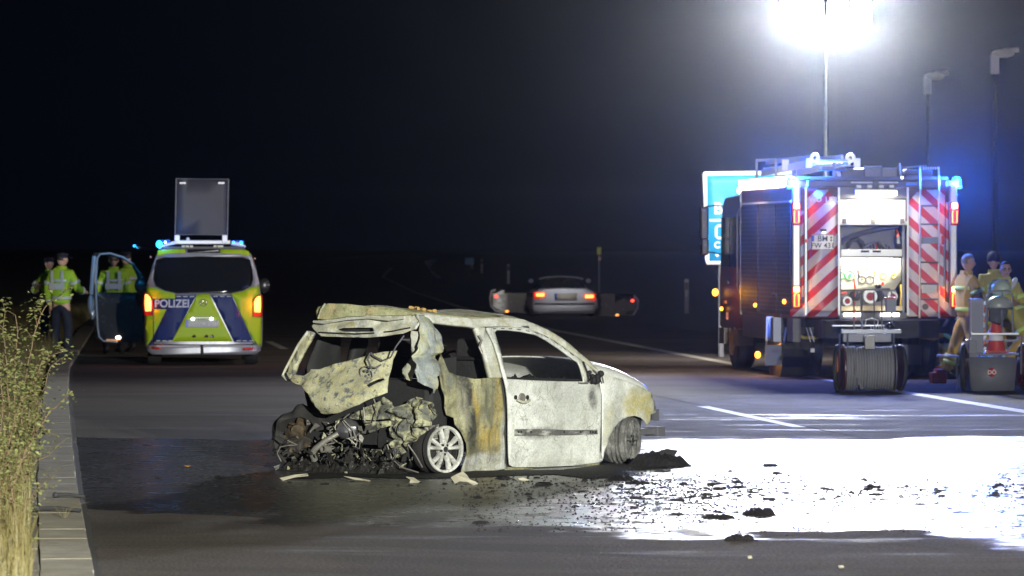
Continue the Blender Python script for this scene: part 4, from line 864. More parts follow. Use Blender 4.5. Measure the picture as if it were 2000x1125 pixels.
gauge(1685.5, 546, 7.5, M_GREYD); gauge(1701, 546, 7.5, M_GREYD); gauge(1685.5, 546, 1.6, M_GREYD, False); gauge(1701, 546, 1.6, M_GREYD, False)
gauge(1727, 538, 6, M_YEL); gauge(1747, 539, 4, M_YEL); gauge(1690, 523, 4.5, M_YEL); gauge(1698, 522, 4, M_YEL)
for x, y, m in ((1678, 530, M_RED), (1710, 531, M_YEL), (1679, 536, M_GREYD), (1708, 512, M_GREYD), (1726, 554, M_RED)): rbox('panel_switch', x-2.5, y-3, x+2.5, y+3, 0.03, m, off=0.09, bevel=0.004)
for x0, y0, x1, y1 in ((1678, 508, 1679, 558), (1709, 508, 1710, 558), (1645, 525, 1672, 526), (1716, 525, 1757, 526)): rbox('panel_seam', x0, y0, x1, y1, 0.006, M_GREY, off=0.088)
rt('red_lever', [(1669, 545, 0.05), (1671, 564, 0.02)], 1.8, M_RED, 0)
rbox('bay_under_panel', 1642, 567, 1763, 605, 0.02, M_GREY, off=0.5)
rbox('bay_shelf', 1639.8, 598, 1764, 607, 0.34, plain('wood_shelf', (0.62, 0.50, 0.30), 0.6), off=0.36)
def coupling(x, y, r, cap):
    c = RB.at(x, y, 0.05)
    cp = MB().lathe([(r/135*.62, -.10), (r/135, -.10), (r/135*1.02, -.06), (r/135, .02), (r/135*.8, .04), (r/135*.62, .0), (r/135*.62, -.10)], c, (0, 1, 0), 24).build('hose_coupling', M_ALU, trk, smooth=True)
    MB().lathe([(0, -.07), (r/135*.6, -.07), (r/135*.6, -.02)], c, (0, 1, 0), 20).box(c+Vector((0, -.08, 0)), (r/135*.2, .03, r/135*1.0)).build('coupling_cap', cap, cp)
coupling(1654, 588, 9, M_REDL); coupling(1699, 579, 13.5, M_REDL); coupling(1743, 579, 9.5, M_REDL)
for x, y, r in ((1673, 578, 10), (1718, 578, 11)): MB().lathe([(0, -.05), (r/135, -.04), (r/135, .05), (0, .08)], RB.at(x, y, 0.1), (0, 1, 0), 18).build('valve_body', M_BLK, trk, smooth=True)
MB().ell(RB.at(1716, 559, 0.03), (.05, .05, .045), 12, 8).build('valve_knob', M_BLKG, trk, smooth=True)
rt('valve_handle', [(1644, 574, 0.05), (1654, 572, 0.03)], 2.2, M_RED, 0); rt('yellow_hose', [(1762, 556, 0.1), (1764, 575, 0.08), (1761, 600, 0.1)], 2.6, plain('yellow_hose', (0.6, 0.42, 0.05), 0.5), 0)
for x0, x1 in ((1647, 1683), (1719, 1755)):
    rbox('work_light_strip', x0, 611.5, x1, 617.5, 0.03, E_WHITE, off=-0.03, bevel=0.006)
MB().box(((ol+orr)/2, 0.05, ob-0.035), (orr-ol, 0.12, 0.09)).build('step_beam', M_GREYD, trk)
# rear work light under the roof edge
wl = rbox('work_light', 1666, 368, 1748, 381, 0.10, M_ALU, off=-0.08, bevel=0.02)
rbox('work_light_lens', 1667, 373, 1747, 382, 0.02, E_WARM, off=-0.19, bevel=0.008)
for x in (1674, 1695, 1718, 1738): rbox('lamp_bracket', x-5, 361, x+5, 368, 0.05, M_ALU, off=-0.1, bevel=0.01)
rbox('roof_edge_bar', 1660, 355, 1702, 358, 0.03, M_WHT, off=-0.06); rbox('roof_edge_bar', 1714, 355, 1752, 358, 0.03, M_WHT, off=-0.06)
Tt = frame(trk)
c = Tt @ RB.at(1707, 383, -0.26); lamp('AREA', 'rear_work_light_beam', c, 32, (1.0, 0.86, 0.62), aim=Tt @ RB.at(1707, 600, 0.1), shape='RECTANGLE', size=0.6, size_y=0.05)
c = Tt @ RB.at(1702, 503, -0.02); lamp('AREA', 'pump_panel_light', c, 20, (1.0, 0.93, 0.72), aim=Tt @ RB.at(1702, 600, 0.2), shape='RECTANGLE', size=0.85, size_y=0.05)
# ladder at the rear right
for x in (1793, 1829): rt('ladder_rail', [(x, 326, -0.16), (x, 380, -0.16), (x+(-1 if x < 1800 else 1), 621, -0.16)], 1.9, M_ALU, 0)
for y in (328, 402, 438, 512, 554, 584): rt('ladder_rung', [(1794, y, -0.16), (1829, y, -0.16)], 1.7, M_ALUD, 0)
rbox('ladder_step_plate', 1796, 463, 1828, 476, 0.03, M_ALUD, off=-0.14, bevel=0.005); rbox('ladder_step_plate', 1797, 556, 1826, 572, 0.03, M_WHT, off=-0.13, bevel=0.005)
for y in (366, 610): 
    for x in (1794, 1829): rt('ladder_bracket', [(x, y, -0.16), (x, y, -0.01)], 1.6, M_GREYD, 0, 6)
MB().lathe([(0, 0), (.045, 0), (.045, .02), (0, .02)], RB.at(1806, 599, -0.04), (0, -1, 0), 14).build('round_reflector', M_GREYD, trk)
for k in range(7): MB().ell(RB.at(1799+k*4.6, 329, -0.19), (.011, .011, .02), 8, 5).build('ladder_tip_stud', M_WHT, trk)
# left side: shutters, LED band, rail, marker lamps
zled = LS.px(1500, 358)[1]
def ls(x, y, off=0.0): return LS.at(x, y, off)
y1 = LS.px(1449, 500)[0]; 
def lsbox(name, ya, yb, za, zb, d, mat, off=0.0, bevel=0.0, parent=trk):
    return MB().box((-1.20+off-d/2, (ya+yb)/2, (za+zb)/2), (d, yb-ya, zb-za)).build(name, mat, parent, bevel=bevel)
lsbox('led_band', 0.25, y1, zled-0.075, zled+0.075, 0.05, E_WHITE, off=0.0, bevel=0.01)
lsbox('side_rail', 0.1, y1, zled-0.30, zled-0.275, 0.03, M_WHT)
M_SHUT = plain('side_shutter', (0.03, 0.034, 0.055), 0.6, metal=0.0, spec=.2)
nsl = 26; z0s, z1s = zb_+0.05, zled-0.32
for (ya, yb) in ((0.12, 1.25), (1.40, 2.9), (3.05, BL-0.1)):
    mb = MB()
    for k in range(nsl):
        z = z0s+(z1s-z0s)*(k+.5)/nsl; mb.box((-1.215, (ya+yb)/2, z), (0.02, yb-ya, (z1s-z0s)/nsl-0.008))
    mb.build('side_shutter', M_SHUT, trk)
lsbox('side_post', y1-0.04, y1+0.03, zb_, zled-0.1, 0.03, M_ALUD)
def marker(x, y, yy, big=1.0, nm='marker_lamp'):
    p = Tt.inverted() @ P(x, y, 0)  # placeholder to keep frame
    # solve on left side plane
    c = LS.at(x, y, -0.04)
    e = MB().ell(c, (0.03*big, 0.05*big, 0.035*big), 10, 7).build(nm, E_AMB, trk, smooth=True); return c
marker(1537, 589, 0, 1.0); marker(1480, 596, 0, 0.9); marker(1414, 603, 0, 0.9); marker(1485, 693, 0, 1.5)
# wheels, arches, skirts
def truck_wheel(x, y, R=0.50, w=0.30, nm='wheel'):
    e = bpy.data.objects.new(nm, None); COL.objects.link(e); e.parent = trk; e.location = (x, y, R)
    s_ = -1 if x < 0 else 1
    MB().lathe([(R*.58, -w/2), (R*.92, -w/2), (R, -w*.36), (R*1.0, -w*.05), (R*.985, 0), (R*1.0, w*.05), (R, w*.36), (R*.92, w/2), (R*.58, w/2), (R*.58, -w/2)], (0, 0, 0), (1, 0, 0), 36).build('tyre', M_BLK, e, smooth=True)
    MB().lathe([(0, .02), (R*.2, .02), (R*.3, .06), (R*.5, .03), (R*.58, .10), (R*.58, .0), (0, 0)], (s_*(w/2-.08), 0, 0), (s_, 0, 0), 28).build('rim', M_GREY, e, smooth=True)
    return e
for x in (-1.02, -0.70, 0.70, 1.02): truck_wheel(x, 1.55, w=0.27)
for x in (-1.0, 1.0): truck_wheel(x, 5.9, w=0.30)
MB().box((0, 3.3, 0.72), (1.7, 7.6, 0.26)).box((0, 1.55, 0.52), (1.9, 0.2, 0.2)).box((0, 5.9, 0.5), (1.9, .2, .2)).build('chassis', M_BLK, trk)
MB().box((-1.14, 3.5, 0.70), (0.12, 2.3, 0.34)).build('side_skirt', M_GREYD, trk); MB().box((-1.14, 0.25, 0.7), (0.12, 0.5, 0.34)).build('side_skirt', M_GREYD, trk)
def flap(x0, x1, y0, y1, yy):
    a0 = (x0-1708)/135; a1 = (x1-1708)/135
    return MB().box(((a0+a1)/2, yy, ((739-y0)/135+(739-y1)/135)/2), (a1-a0, 0.015, (y1-y0)/135)).build('mud_flap', M_GREYD, trk)
flap(1512, 1592, 676, 716, 0.95); flap(1762, 1826, 676, 716, 0.95)
rbox('underrun_bar', 1560, 640, 1862, 652, 0.08, M_BLK, off=0.35)
rt('tow_strap', [(1560, 652, .25), (1575, 660, .2), (1600, 660, .2), (1618, 650, .25)], 3.2, plain('yellow_strap', (0.35, 0.30, 0.05), 0.7), 0)
for x in (1577, 1584): rt('folding_bracket', [(x, 640, .1), (x+8, 668, .08)], 0.9, M_WHT, 0, 6)
rbox('battery_box', 1516, 621, 1531, 668, 0.25, M_ALUD, off=0.5); rt('exhaust_pipe', [(1533, 668, .1), (1540, 640, .2)], 3, M_GREYD, 0)
panel('white_spray_guard', trk, rp([(1516, 620), (1530, 620), (1530, 655), (1522, 668), (1515, 668)]), Surf(trk, 'y', lambda a, b: 0.9), M_WHT, cell=0.3, thick=0.01)
rbox('reflector_lamp', 1582, 680, 1590, 688, 0.03, M_WHT, off=-0.02, bevel=0.005)
rt('tan_strap', [(1790, 656, .2), (1830, 662, .2), (1848, 655, .2)], 4, M_TURN, 0)
# wheel arch outline, left
e = []
for k in range(15):
    a = math.pi*(1-k/14); e.append((-1.21, 1.55+0.72*math.cos(a), 0.50+0.72*math.sin(a)))
MB().tube([(-1.21, 2.27, 0.35)]+e[::-1][:0]+e+[(-1.21, 2.27, 0.35)], 0.018, 6).build('arch_trim', M_ALUD, trk, smooth=True)
MB().lathe([(0, 0), (0.70, 0), (0.70, 0.4), (0, 0.4)], (-1.205, 1.55, 0.50), (1, 0, 0), 30).build('arch_liner', M_BLK, trk)
MB().tube([(-1.38, 1.0, 0.42), (-1.22, 1.0, 0.42), (-0.9, 1.0, 0.42)], 0.014, 6).build('mud_guard_stay', M_ALU, trk)
# cab
CY0, CY1 = 4.95, 7.15
cabm = MB(); prof = [(CY0, 0.62), (CY1, 0.62), (CY1+0.02, 1.35), (CY1-0.25, 2.55), (CY1-0.5, 2.68), (CY0, 2.72)]
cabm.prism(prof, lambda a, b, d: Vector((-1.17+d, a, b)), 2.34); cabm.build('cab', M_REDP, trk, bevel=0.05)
M_GLASSD = plain('dark_glass', (0.01, 0.012, 0.02), 0.08)
for ya, yb in ((CY0+0.12, CY0+0.95), (CY0+1.08, CY0+1.92)):
    MB().box((-1.18, (ya+yb)/2, 1.98), (0.02, yb-ya, 0.78)).build('cab_window', M_GLASSD, trk, bevel=0.004)
    MB().box((-1.205, ya+0.08, 1.35), (0.03, 0.12, 0.04)).build('door_handle', M_BLKG, trk)
MB().tube([(-1.19, CY0+0.06, 1.2), (-1.22, CY0+0.06, 1.3), (-1.22, CY0+0.06, 2.4), (-1.19, CY0+.06, 2.5)], 0.015, 6).build('grab_rail', M_ALU, trk)
MB().box((-1.0, CY0+0.3, 2.78), (0.3, 0.5, 0.10)).build('roof_marker_bar', E_WHITE, trk, bevel=0.03)
MB().box((-1.1, 6.6, 0.50), (0.25, 0.5, 0.25)).build('cab_step', M_GREYD, trk); MB().box((-1.1, 5.2, 0.5), (.25, .4, .25)).build('cab_step', M_GREYD, trk)
# mirror
mc = [(1375, 405), (1383, 505)]
mw = lambda x, y, d=7.0: Tt.inverted() @ P(x, y, 77.6)
MB().box(mw(1375, 436), (0.14, 0.10, 0.52)).build('mirror', M_BLKG, trk, bevel=0.03); MB().box(mw(1376, 482), (0.13, 0.10, 0.27)).build('mirror', M_BLKG, trk, bevel=0.03)
MB().tube([mw(1378, 404), mw(1398, 401), mw(1415, 403)], 0.013, 6).tube([mw(1374, 492), mw(1392, 493), mw(1410, 497)], 0.013, 6).build('mirror_arm', M_BLKG, trk)
ai = Tt.inverted() @ P(1397, 571, 77.0)
MB().ell(ai, (0.05, 0.05, 0.06), 12, 8).build('indicator_lamp', E_AMB, trk, smooth=True)
lamp('POINT', 'indicator_bulb', P(1386, 571, 75.6), 12, (1.0, 0.38, 0.05), shadow_soft_size=0.05)
lamp('SPOT', 'cab_work_light_beam', P(1427, 374, 79.2), 900, (0.95, 0.97, 1.0), aim=P(1440, 430, 84), spot_size=math.radians(110), spot_blend=.5, shadow_soft_size=.08)
lamp('POINT', 'marker_bulb', P(1483, 695, 71.6), 12, (1.0, 0.4, 0.06), shadow_soft_size=0.03)
lamp('POINT', 'indicator_bulb', Tt @ RB.at(1553.5, 570, -0.16), 6, (1.0, 0.3, 0.04), shadow_soft_size=0.03)
lamp('POINT', 'indicator_bulb', Tt @ RB.at(1862, 570, -0.16), 6, (1.0, 0.3, 0.04), shadow_soft_size=0.03)
lamp('POINT', 'tail_bulb', Tt @ RB.at(1553.5, 408, -0.16), 4, (1.0, 0.10, 0.03), shadow_soft_size=0.03)
lamp('POINT', 'tail_bulb', Tt @ RB.at(1862, 408, -0.16), 4, (1.0, 0.10, 0.03), shadow_soft_size=0.03)
for q in ((1416, 590, .03, .10), (1420, 617, .12, .02)): MB().box(Tt.inverted() @ P(q[0], q[1], 76.5), (0.03, q[3]*2, q[2]*.8+.02)).build('side_reflector', plain('amber_reflector', (0.7, 0.2, 0.03), 0.4), trk)
# roof load (kept as parts of the engine: racks, covers, pipe) ------------------------------------
def rr(x, y, o): return RB.at(x, y, o)
MB().box((0.0, 2.3, zt+0.03), (2.2, 4.4, 0.05)).build('roof_deck', M_GREYD, trk)
rt('suction_pipe', [(1636, 333, 0.4), (1641, 331, 0.4), (1646, 333, 0.4), (1648, 339, 0.4), (1648, 352, 0.4)], 4.0, plain('white_hose', (0.85, 0.85, 0.88), 0.5), 0)
rbox('roof_locker', 1652, 331, 1700, 352, 0.7, M_GREYD, off=1.1, bevel=0.02); rbox('roof_locker', 1702, 326, 1772, 350, 0.9, M_GREY, off=1.5, bevel=0.02)
rbox('roof_locker', 1776, 330, 1830, 350, 0.9, M_GREYD, off=1.2, bevel=0.02)
rt('roof_rail', [(1655, 323, .8), (1686, 322, .8)], 1.4, M_ALU, 0); rt('roof_rail', [(1700, 324, .5), (1734, 324, .5)], 1.5, M_ALU, 0)
for x in (1662, 1700, 1735, 1766, 1774): rt('roof_post', [(x, 352, .5), (x, 323, .5)], 1.5, M_ALUD, 0, 6)
rt('roof_rail', [(1765, 318, .3), (1768, 352, .3)], 1.8, M_ALU, 0); rt('roof_rail', [(1768, 340, .3), (1830, 342, .3)], 1.4, M_GREYD, 0)
mb = MB()
for k in range(9): mb.tube([rr(1775+k*6, 326, .9), rr(1775+k*6, 350, .9)], 0.008, 5)
mb.tube([rr(1770, 326, .9), rr(1834, 322, .9)], 0.014, 6).build('roof_basket', M_ALUD, trk)
rbox('blue_flash_lamp', 1767, 356, 1790, 363, 0.05, E_BLUED, off=-0.03, bevel=0.01); rbox('cyan_lamp', 1611, 344, 1631, 349, 0.05, E_BLUEC, off=0.2, bevel=0.008)
MB().ell(RB.at(1761, 347, -.03), (.014,)*3, 8, 6).build('white_pilot_lamp', E_WHITE, trk)
rbox('roof_cap', 1575, 352, 1848, 366, 0.10, plain('dark_blue_grey_panel', (0.10, 0.11, 0.15), 0.4), off=0.02, bevel=0.02)

lamp('AREA', 'side_led_beam', Tt @ Vector((-1.32, 2.5, zled)), 260, (1.0, 0.80, 0.62), aim=Tt @ Vector((-7.5, 3.0, 0)), shape='RECTANGLE', size=3.6, size_y=0.1)
# portable ladder stored on the roof
lad = thing('roof_ladder', 'aluminium extension ladder with round end rollers lying on the fire engine roof, left side', 'ladder', Tt @ Vector((-0.62, 0.2, zt+0.12)), math.radians(6.3))
Tli = frame(lad).inverted()
def lp(x, y, Y): return Tli @ P(x, y, Y)
for dx in (-0.24, 0.24):
    MB().box((dx, 2.2, 0.10), (0.035, 4.9, 0.10), rx=-0.02).build('rail', M_ALU, lad); MB().box((dx*0.75, 2.3, 0.22), (0.03, 4.6, 0.07)).build('rail', M_ALUD, lad)
for k in range(14): MB().tube([(-.24, 0.1+k*.34, .12), (.24, .1+k*.34, .12)], 0.016, 7).build('rung', M_ALU, lad)
for dx in (-0.26, 0.26):
    MB().lathe([(.028, -.03), (.07, -.03), (.075, 0), (.07, .03), (.028, .03), (.028, -.03)], (dx, -0.22, 0.20), (0.25, 1, 0), 20).build('roller', M_ALU, lad, smooth=True)
    MB().box((dx+(0.10 if dx > 0 else -.08), -0.2, 0.13), (0.10, 0.03, 0.14)).build('end_plate', M_ALU, lad, bevel=0.01)
MB().tube([(-.22, -.24, .16), (.22, -.24, .16)], 0.02, 8).build('end_bar', M_WHT, lad)
MB().tube([(-.2, -.2, .03), (.2, -.2, .03)], 0.018, 8).box((0.03, -.18, .04), (.05, .05, .2)).box((-.05, -.15, .06), (.2, .05, .04)).build('locking_gear', M_ALUD, lad)
strch = thing('roof_stretcher_frame', 'dark tubular rack with a small white tag on the far left edge of the fire engine roof', 'roof rack', Tt @ Vector((-0.95, 3.0, zt+0.06)), math.radians(6.3))
MB().tube([(-.1, -.6, .0), (-.1, -.6, .28), (-.1, 1.2, .30), (-.1, 1.2, 0)], 0.02, 7).build('frame', M_ALUD, strch); MB().tube([(.2, -.6, .0), (.2, -.6, .28), (.2, 1.2, .30), (.2, 1.2, 0)], 0.02, 7).build('frame', M_ALUD, strch)
MB().box((0.04, -.62, .2), (.10, .02, .16)).build('tag', M_WHT, strch)

# ------------------------------------------------------------------ mast and floodlight head
mast = thing('light_mast', 'tall thin telescopic mast with a blazing floodlight head above the fire engine', 'floodlight', (FL.x, FL.y, zt+0.05))
zb = zt+0.05; H_ = FLZ-zb
MB().lathe([(.055, 0), (.055, .35), (.03, .36), (.026, H_*.45), (.020, H_*.46), (.018, H_-.2), (0, H_-.2)], (0, 0, 0), (0, 0, 1), 12).build('mast_tube', M_ALU, mast, smooth=True)
MB().box((0, 0, H_-.18), (1.35, .05, .06)).build('cross_bar', M_ALU, mast)
for dx in (-0.56, -0.2, 0.2, 0.56):
    MB().box((dx, 0.07, H_+.02), (0.34, 0.14, 0.46)).build('lamp_housing', M_GREYD, mast, bevel=0.02)
    MB().box((dx, -0.012, H_+.02), (0.31, 0.01, 0.42)).build('lamp_glass', emis('floodlight_glass', (0.95, 0.97, 1.0), 40), mast)

# ================================================================== PEOPLE
def skin_mesh(name, joints, edges, root, sub=2):
    me = bpy.data.meshes.new(name); me.from_pydata([tuple(j[0]) for j in joints], edges, [])
    o = bpy.data.objects.new(name, me); COL.objects.link(o)
    o.modifiers.new('skin', 'SKIN'); sv = me.skin_vertices[0].data
    for i, j in enumerate(joints):
        r = j[1]; sv[i].radius = r if isinstance(r, tuple) else (r, r); sv[i].use_root = (i == root)
    s = o.modifiers.new('sub', 'SUBSURF'); s.levels = sub; s.render_levels = sub
    bpy.context.view_layer.update(); dg = bpy.context.evaluated_depsgraph_get()
    m2 = bpy.data.meshes.new_from_object(o.evaluated_get(dg)); bpy.data.objects.remove(o); m2.name = name
    for p in m2.polygons: p.use_smooth = True
    return m2
def person(label, loc, rz, h=1.78, arms=((), ()), legs=None, head_yaw=0.0, top=None, bottom=None, hat=None, hair=M_HAIR, group=None, lean=0.0, bands=M_REFY, vest=False, crouch=0.0, glasses=False, boots=M_BLK, scarf=None, collar=True, headtilt=0.0):
    """local frame: x right, y forward, z up"""
    k = h/1.78; e = thing('person', label, 'person', loc, rz, group)
    top = top or M_TURN; bottom = bottom or M_TURN
    V = lambda x, y, z: Vector((x, y, z))
    hip = V(0, 0, 0.94-crouch)
    def up(x, y, z): # torso point with lean
        p = V(x, y, z-0.94); c, s_ = math.cos(lean), math.sin(lean); return hip+V(p.x, p.y*c+p.z*s_, p.z*c-p.y*s_)
    chest, waist, neck = up(0, 0.0, 1.34), up(0, 0, 1.12), up(0, 0, 1.49)
    shl = [up(-.19, 0, 1.42), up(.19, 0, 1.42)]
    A = []
    for s_, spec in zip((0, 1), arms):
        if not spec: sg = -1 if s_ == 0 else 1; spec = (V(sg*.27, -.02, 1.12), V(sg*.27, .08, .88))
        A.append((Vector(spec[0])-V(0, 0, crouch*0.8), Vector(spec[1])-V(0, 0, crouch*.8)))
    if not legs: legs = ((V(-.12, .03, .50), V(-.13, -.03, .09)), (V(.12, .03, .50), V(.13, -.03, .09)))
    J = [(hip, (.14, .10)), (waist, (.125, .095)), (chest, (.155, .11)), (neck, (.065, .065)), (up(0, 0.02, 1.56), (.055, .06))]
    E = [(0, 1), (1, 2), (2, 3), (3, 4)]; tj = []
    for s_ in (0, 1):
        b = len(J); el, wr = A[s_]; d = (wr-el).normalized(); hand = wr+d*.08; sd = d.cross(V(0, 0, 1)); sd = (sd.normalized() if sd.length > .1 else V(1, 0, 0)); fw = sd.cross(d)
        J += [(shl[s_], (.065, .06)), (el, (.045, .045)), (wr, (.028, .024)), (hand, (.036, .018))]
        E += [(2, b), (b, b+1), (b+1, b+2), (b+2, b+3)]
        for f in range(4):
            o_ = (f-1.5)*.019; ln = (.055, .065, .06, .048)[f]; c0 = len(J)
            J += [(hand+sd*o_+d*.03, (.010, .010)), (hand+sd*o_+d*(.03+ln*.6)-fw*.012, (.009, .009)), (hand+sd*o_*.9+d*(.03+ln)-fw*.035, (.007, .007))]
            E += [(b+3, c0), (c0, c0+1), (c0+1, c0+2)]
        c0 = len(J); sg = 1 if s_ == 0 else -1
        J += [(wr+d*.035+sd*.035*sg, (.012, .012)), (wr+d*.075+sd*.055*sg, (.010, .010)), (wr+d*.10+sd*.055*sg-fw*.01, (.008, .008))]; E += [(b+2, c0), (c0, c0+1), (c0+1, c0+2)]
    for s_ in (0, 1):
        b = len(J); kn, an = Vector(legs[s_][0]), Vector(legs[s_][1]); sg = -1 if s_ == 0 else 1
        J += [(hip+V(sg*.09, 0, -.06), (.085, .085)), (kn, (.058, .06)), (an, (.042, .045)), (an+V(sg*.02, .15, -.055), (.04, .025))]
        E += [(0, b), (b, b+1), (b+1, b+2), (b+2, b+3)]
    bm_ = skin_mesh('body', J, E, 0, 1)
    # head joined to the body mesh
    hc = up(0, 0.035, 1.66); q = Matrix.Rotation(head_yaw, 3, 'Z') @ Matrix.Rotation(headtilt, 3, 'X')
    def headfn(d, p):
        y = p.y; z = p.z
        if d.z < 0: p.x *= 1-0.28*(-d.z); y = y*(1-0.12*(-d.z))
        if d.y > 0.75 and abs(d.x) < .28 and -.45 < d.z < .15: y += .026*(1-abs(d.x)/.28)*(1-abs(d.z+.2)/.4)
        if d.y > .6 and .08 < d.z < .25 and .15 < abs(d.x) < .6: y -= .008
        return q @ Vector((p.x, y, z))
    mb = MB(); mb.ell((0, 0, 0), (.077, .098, .118), 24, 20, fn=headfn)
    for sg in (-1, 1): mb.ell(q @ V(sg*.078, -.005, -.005), (.012, .02, .032), 8, 6)
    hb = mb.mesh('hd')
    bmx = bmesh.new(); bmx.from_mesh(bm_); n0 = len(bmx.verts); bmx.from_mesh(hb); bmx.verts.ensure_lookup_table()
    for v in bmx.verts[n0:]: v.co += hc
    for f in bmx.faces: f.smooth = True
    bmx.to_mesh(bm_); bmx.free(); bm_.materials.clear(); bm_.materials.append(M_SKIN)
    bo = link('body', bm_, e)
    mb = MB()
    for sg in (-1, 1): mb.ell(hc+q @ V(sg*.032, .086, .012), (.012, .006, .006), 8, 5); mb.box(hc+q @ V(sg*.032, .090, .032), (.035, .008, .008))
    mb.box(hc+q @ V(0, .092, -.052), (.045, .006, .007)); mb.build('eyes_and_mouth', M_HAIR, e)
    if hair and hat != 'helmet':
        def hf(d, p): return q @ (p*(1.0+0.05*noise.noise(d*6)))
        mb = MB(); mb.ell((0, 0, 0), (.086, .104, .10), 20, 14, fn=hf); keep = []
        for f in mb.f:
            c = sum((mb.v[i] for i in f), Vector())/len(f); c = q.inverted() @ c
            if c.z > 0.045+(c.y-.03)*.3 or (c.y < -.03 and c.z > -.05): keep.append(f)
        mb.f = keep; mb.v = [v+hc+V(0, 0, .028) for v in mb.v]; mb.build('hair', hair, e, smooth=True)
    if hat == 'beanie':
        mb = MB(); mb.lathe([(.094, -.02), (.099, .0), (.099, .035), (.094, .045), (.09, .08), (.066, .115), (.03, .133), (0, .137)], hc+V(0, .0, .02), (0, 0, 1), 20)
        mb.build('beanie', plain('navy_knit', (0.015, 0.02, 0.06), 0.9, bmp=.5), e, smooth=True)
    if hat == 'cap':
        mb = MB(); mb.lathe([(.09, -.0), (.095, .03), (.105, .055), (.10, .075), (0, .085)], hc+V(0, .0, .03), (0, 0, 1), 20); mb.box(hc+q @ V(0, .12, .035), (.13, .09, .01)); mb.build('cap', M_NAVY, e, smooth=True)
    if hat == 'helmet':
        mb = MB(); mb.ell(hc+V(0, -.01, .03), (.125, .15, .13), 20, 12); mb.box(hc+q @ V(0, .12, .0), (.18, .08, .012)); mb.build('helmet', plain('pale_green_helmet', (0.55, 0.65, 0.48), 0.35), e, smooth=True)
        mb = MB(); mb.box(hc+V(0, -.0, .15), (.03, .24, .03)).build('helmet_comb', M_GREY, e)
    if glasses:
        mb = MB()
        for sg in (-1, 1): mb.tube([hc+q @ (V(sg*.034, .10, .01)+V(.024*math.cos(a), 0, .017*math.sin(a))) for a in [2*math.pi*i/12 for i in range(12)]], 0.0035, 5, close=True); mb.tube([hc+q @ V(sg*.06, .095, .015), hc+q @ V(sg*.083, .0, .015)], .003, 5)
        mb.build('glasses', M_BLKG, e)
    # clothes
    J = [(hip+V(0, 0, -.07), (.175, .145)), (hip+V(0, 0, .03), (.17, .14)), (waist, (.165, .135)), (chest, (.195, .145)), (up(0, 0, 1.46), (.12, .10)), (up(0, 0.01, 1.535), (.078, .08))]
    E = [(0, 1), (1, 2), (2, 3), (3, 4), (4, 5)]
    for s_ in (0, 1):
        b = len(J); el, wr = A[s_]; mid = shl[s_].lerp(el, .5)
        J += [(shl[s_], (.088, .085)), (mid, (.082, .08)), (el, (.072, .07)), (el.lerp(wr, .5), (.062, .06)), (wr, (.052, .05))]
        E += [(3, b), (b, b+1), (b+1, b+2), (b+2, b+3), (b+3, b+4)]
    jm = skin_mesh('jacket', J, E, 2, 2)
    for v in jm.vertices: v.co += Vector((noise.noise(v.co*9), noise.noise(v.co*9+V(3, 3, 3)), 0))*.014
    jm.materials.append(top); link('jacket', jm, e)
    J = [(hip+V(0, 0, .02), (.15, .12)), (hip+V(0, 0, -.05), (.155, .125))]; E = [(0, 1)]
    for s_ in (0, 1):
        b = len(J); kn, an = Vector(legs[s_][0]), Vector(legs[s_][1]); sg = -1 if s_ == 0 else 1; hp = hip+V(sg*.095, 0, -.12)
        J += [(hp, (.105, .11)), (hp.lerp(kn, .55), (.092, .095)), (kn, (.082, .085)), (kn.lerp(an, .55), (.076, .078)), (an+V(0, 0, .02), (.078, .082))]
        E += [(1, b), (b, b+1), (b+1, b+2), (b+2, b+3), (b+3, b+4)]
    tm = skin_mesh('trousers', J, E, 1, 2)
    for v in tm.vertices: v.co += Vector((noise.noise(v.co*8), noise.noise(v.co*8+V(3, 3, 3)), 0))*.016
    tm.materials.append(bottom); link('trousers', tm, e)
    for s_ in (0, 1):
        an = Vector(legs[s_][1]); sg = -1 if s_ == 0 else 1
        MB().tube([an+V(0, 0, .10), an+V(0, .0, -.0), an+V(sg*.005, .05, -.045), an+V(sg*.015, .13, -.055), an+V(sg*.02, .19, -.06)], [.052, .055, .05, .048, .03], 12).build('boot', boots, e, smooth=True)
    if bands is not None:
        def ring(name, p, d, rx, ry, w=.055, mat=bands, roll=0.0):
            d = d.normalized(); a = d.cross(V(0, 1, 0)); a = a.normalized() if a.length > .1 else V(1, 0, 0); b = d.cross(a); n = 20; vs = []; fs = []
            for j, t in enumerate((-w/2, w/2)):
                for i in range(n):
                    an_ = 2*math.pi*i/n; vs.append(p+d*t+a*rx*math.cos(an_)+b*ry*math.sin(an_))
            for i in range(n): fs.append([i, (i+1) % n, n+(i+1) % n, n+i])
            o = MB().add(vs, fs).build(name, mat, e, smooth=True); m_ = o.modifiers.new('t', 'SOLIDIFY'); m_.thickness = .006; m_.offset = 0
        up_ = (neck-waist)
        ring('reflective_band', waist+up_.normalized()*-.12, up_, .178, .148); ring('reflective_band', chest-up_.normalized()*.04, up_, .203, .155)
        for s_ in (0, 1):
            el, wr = A[s_]; ring('reflective_band', el.lerp(wr, .62), wr-el, .068, .066); ring('reflective_band', shl[s_].lerp(el, .55), el-shl[s_], .092, .09)
            kn, an = Vector(legs[s_][0]), Vector(legs[s_][1]); hp = hip+V((-1 if s_ == 0 else 1)*.095, 0, -.12)
            if bottom is not M_NAVY: ring('reflective_band', kn.lerp(an, .62), an-kn, .086, .088); ring('reflective_band', kn.lerp(an, .42), an-kn, .086, .088)
    if vest:
        for sg in (-1, 1): MB().box(up(sg*.10, -.15, 1.30), (.05, .012, .34)).build('vest_stripe', M_REFL, e)
        MB().box(up(0, -.16, 1.20), (.30, .012, .10)).build('back_label', M_REFL, e)
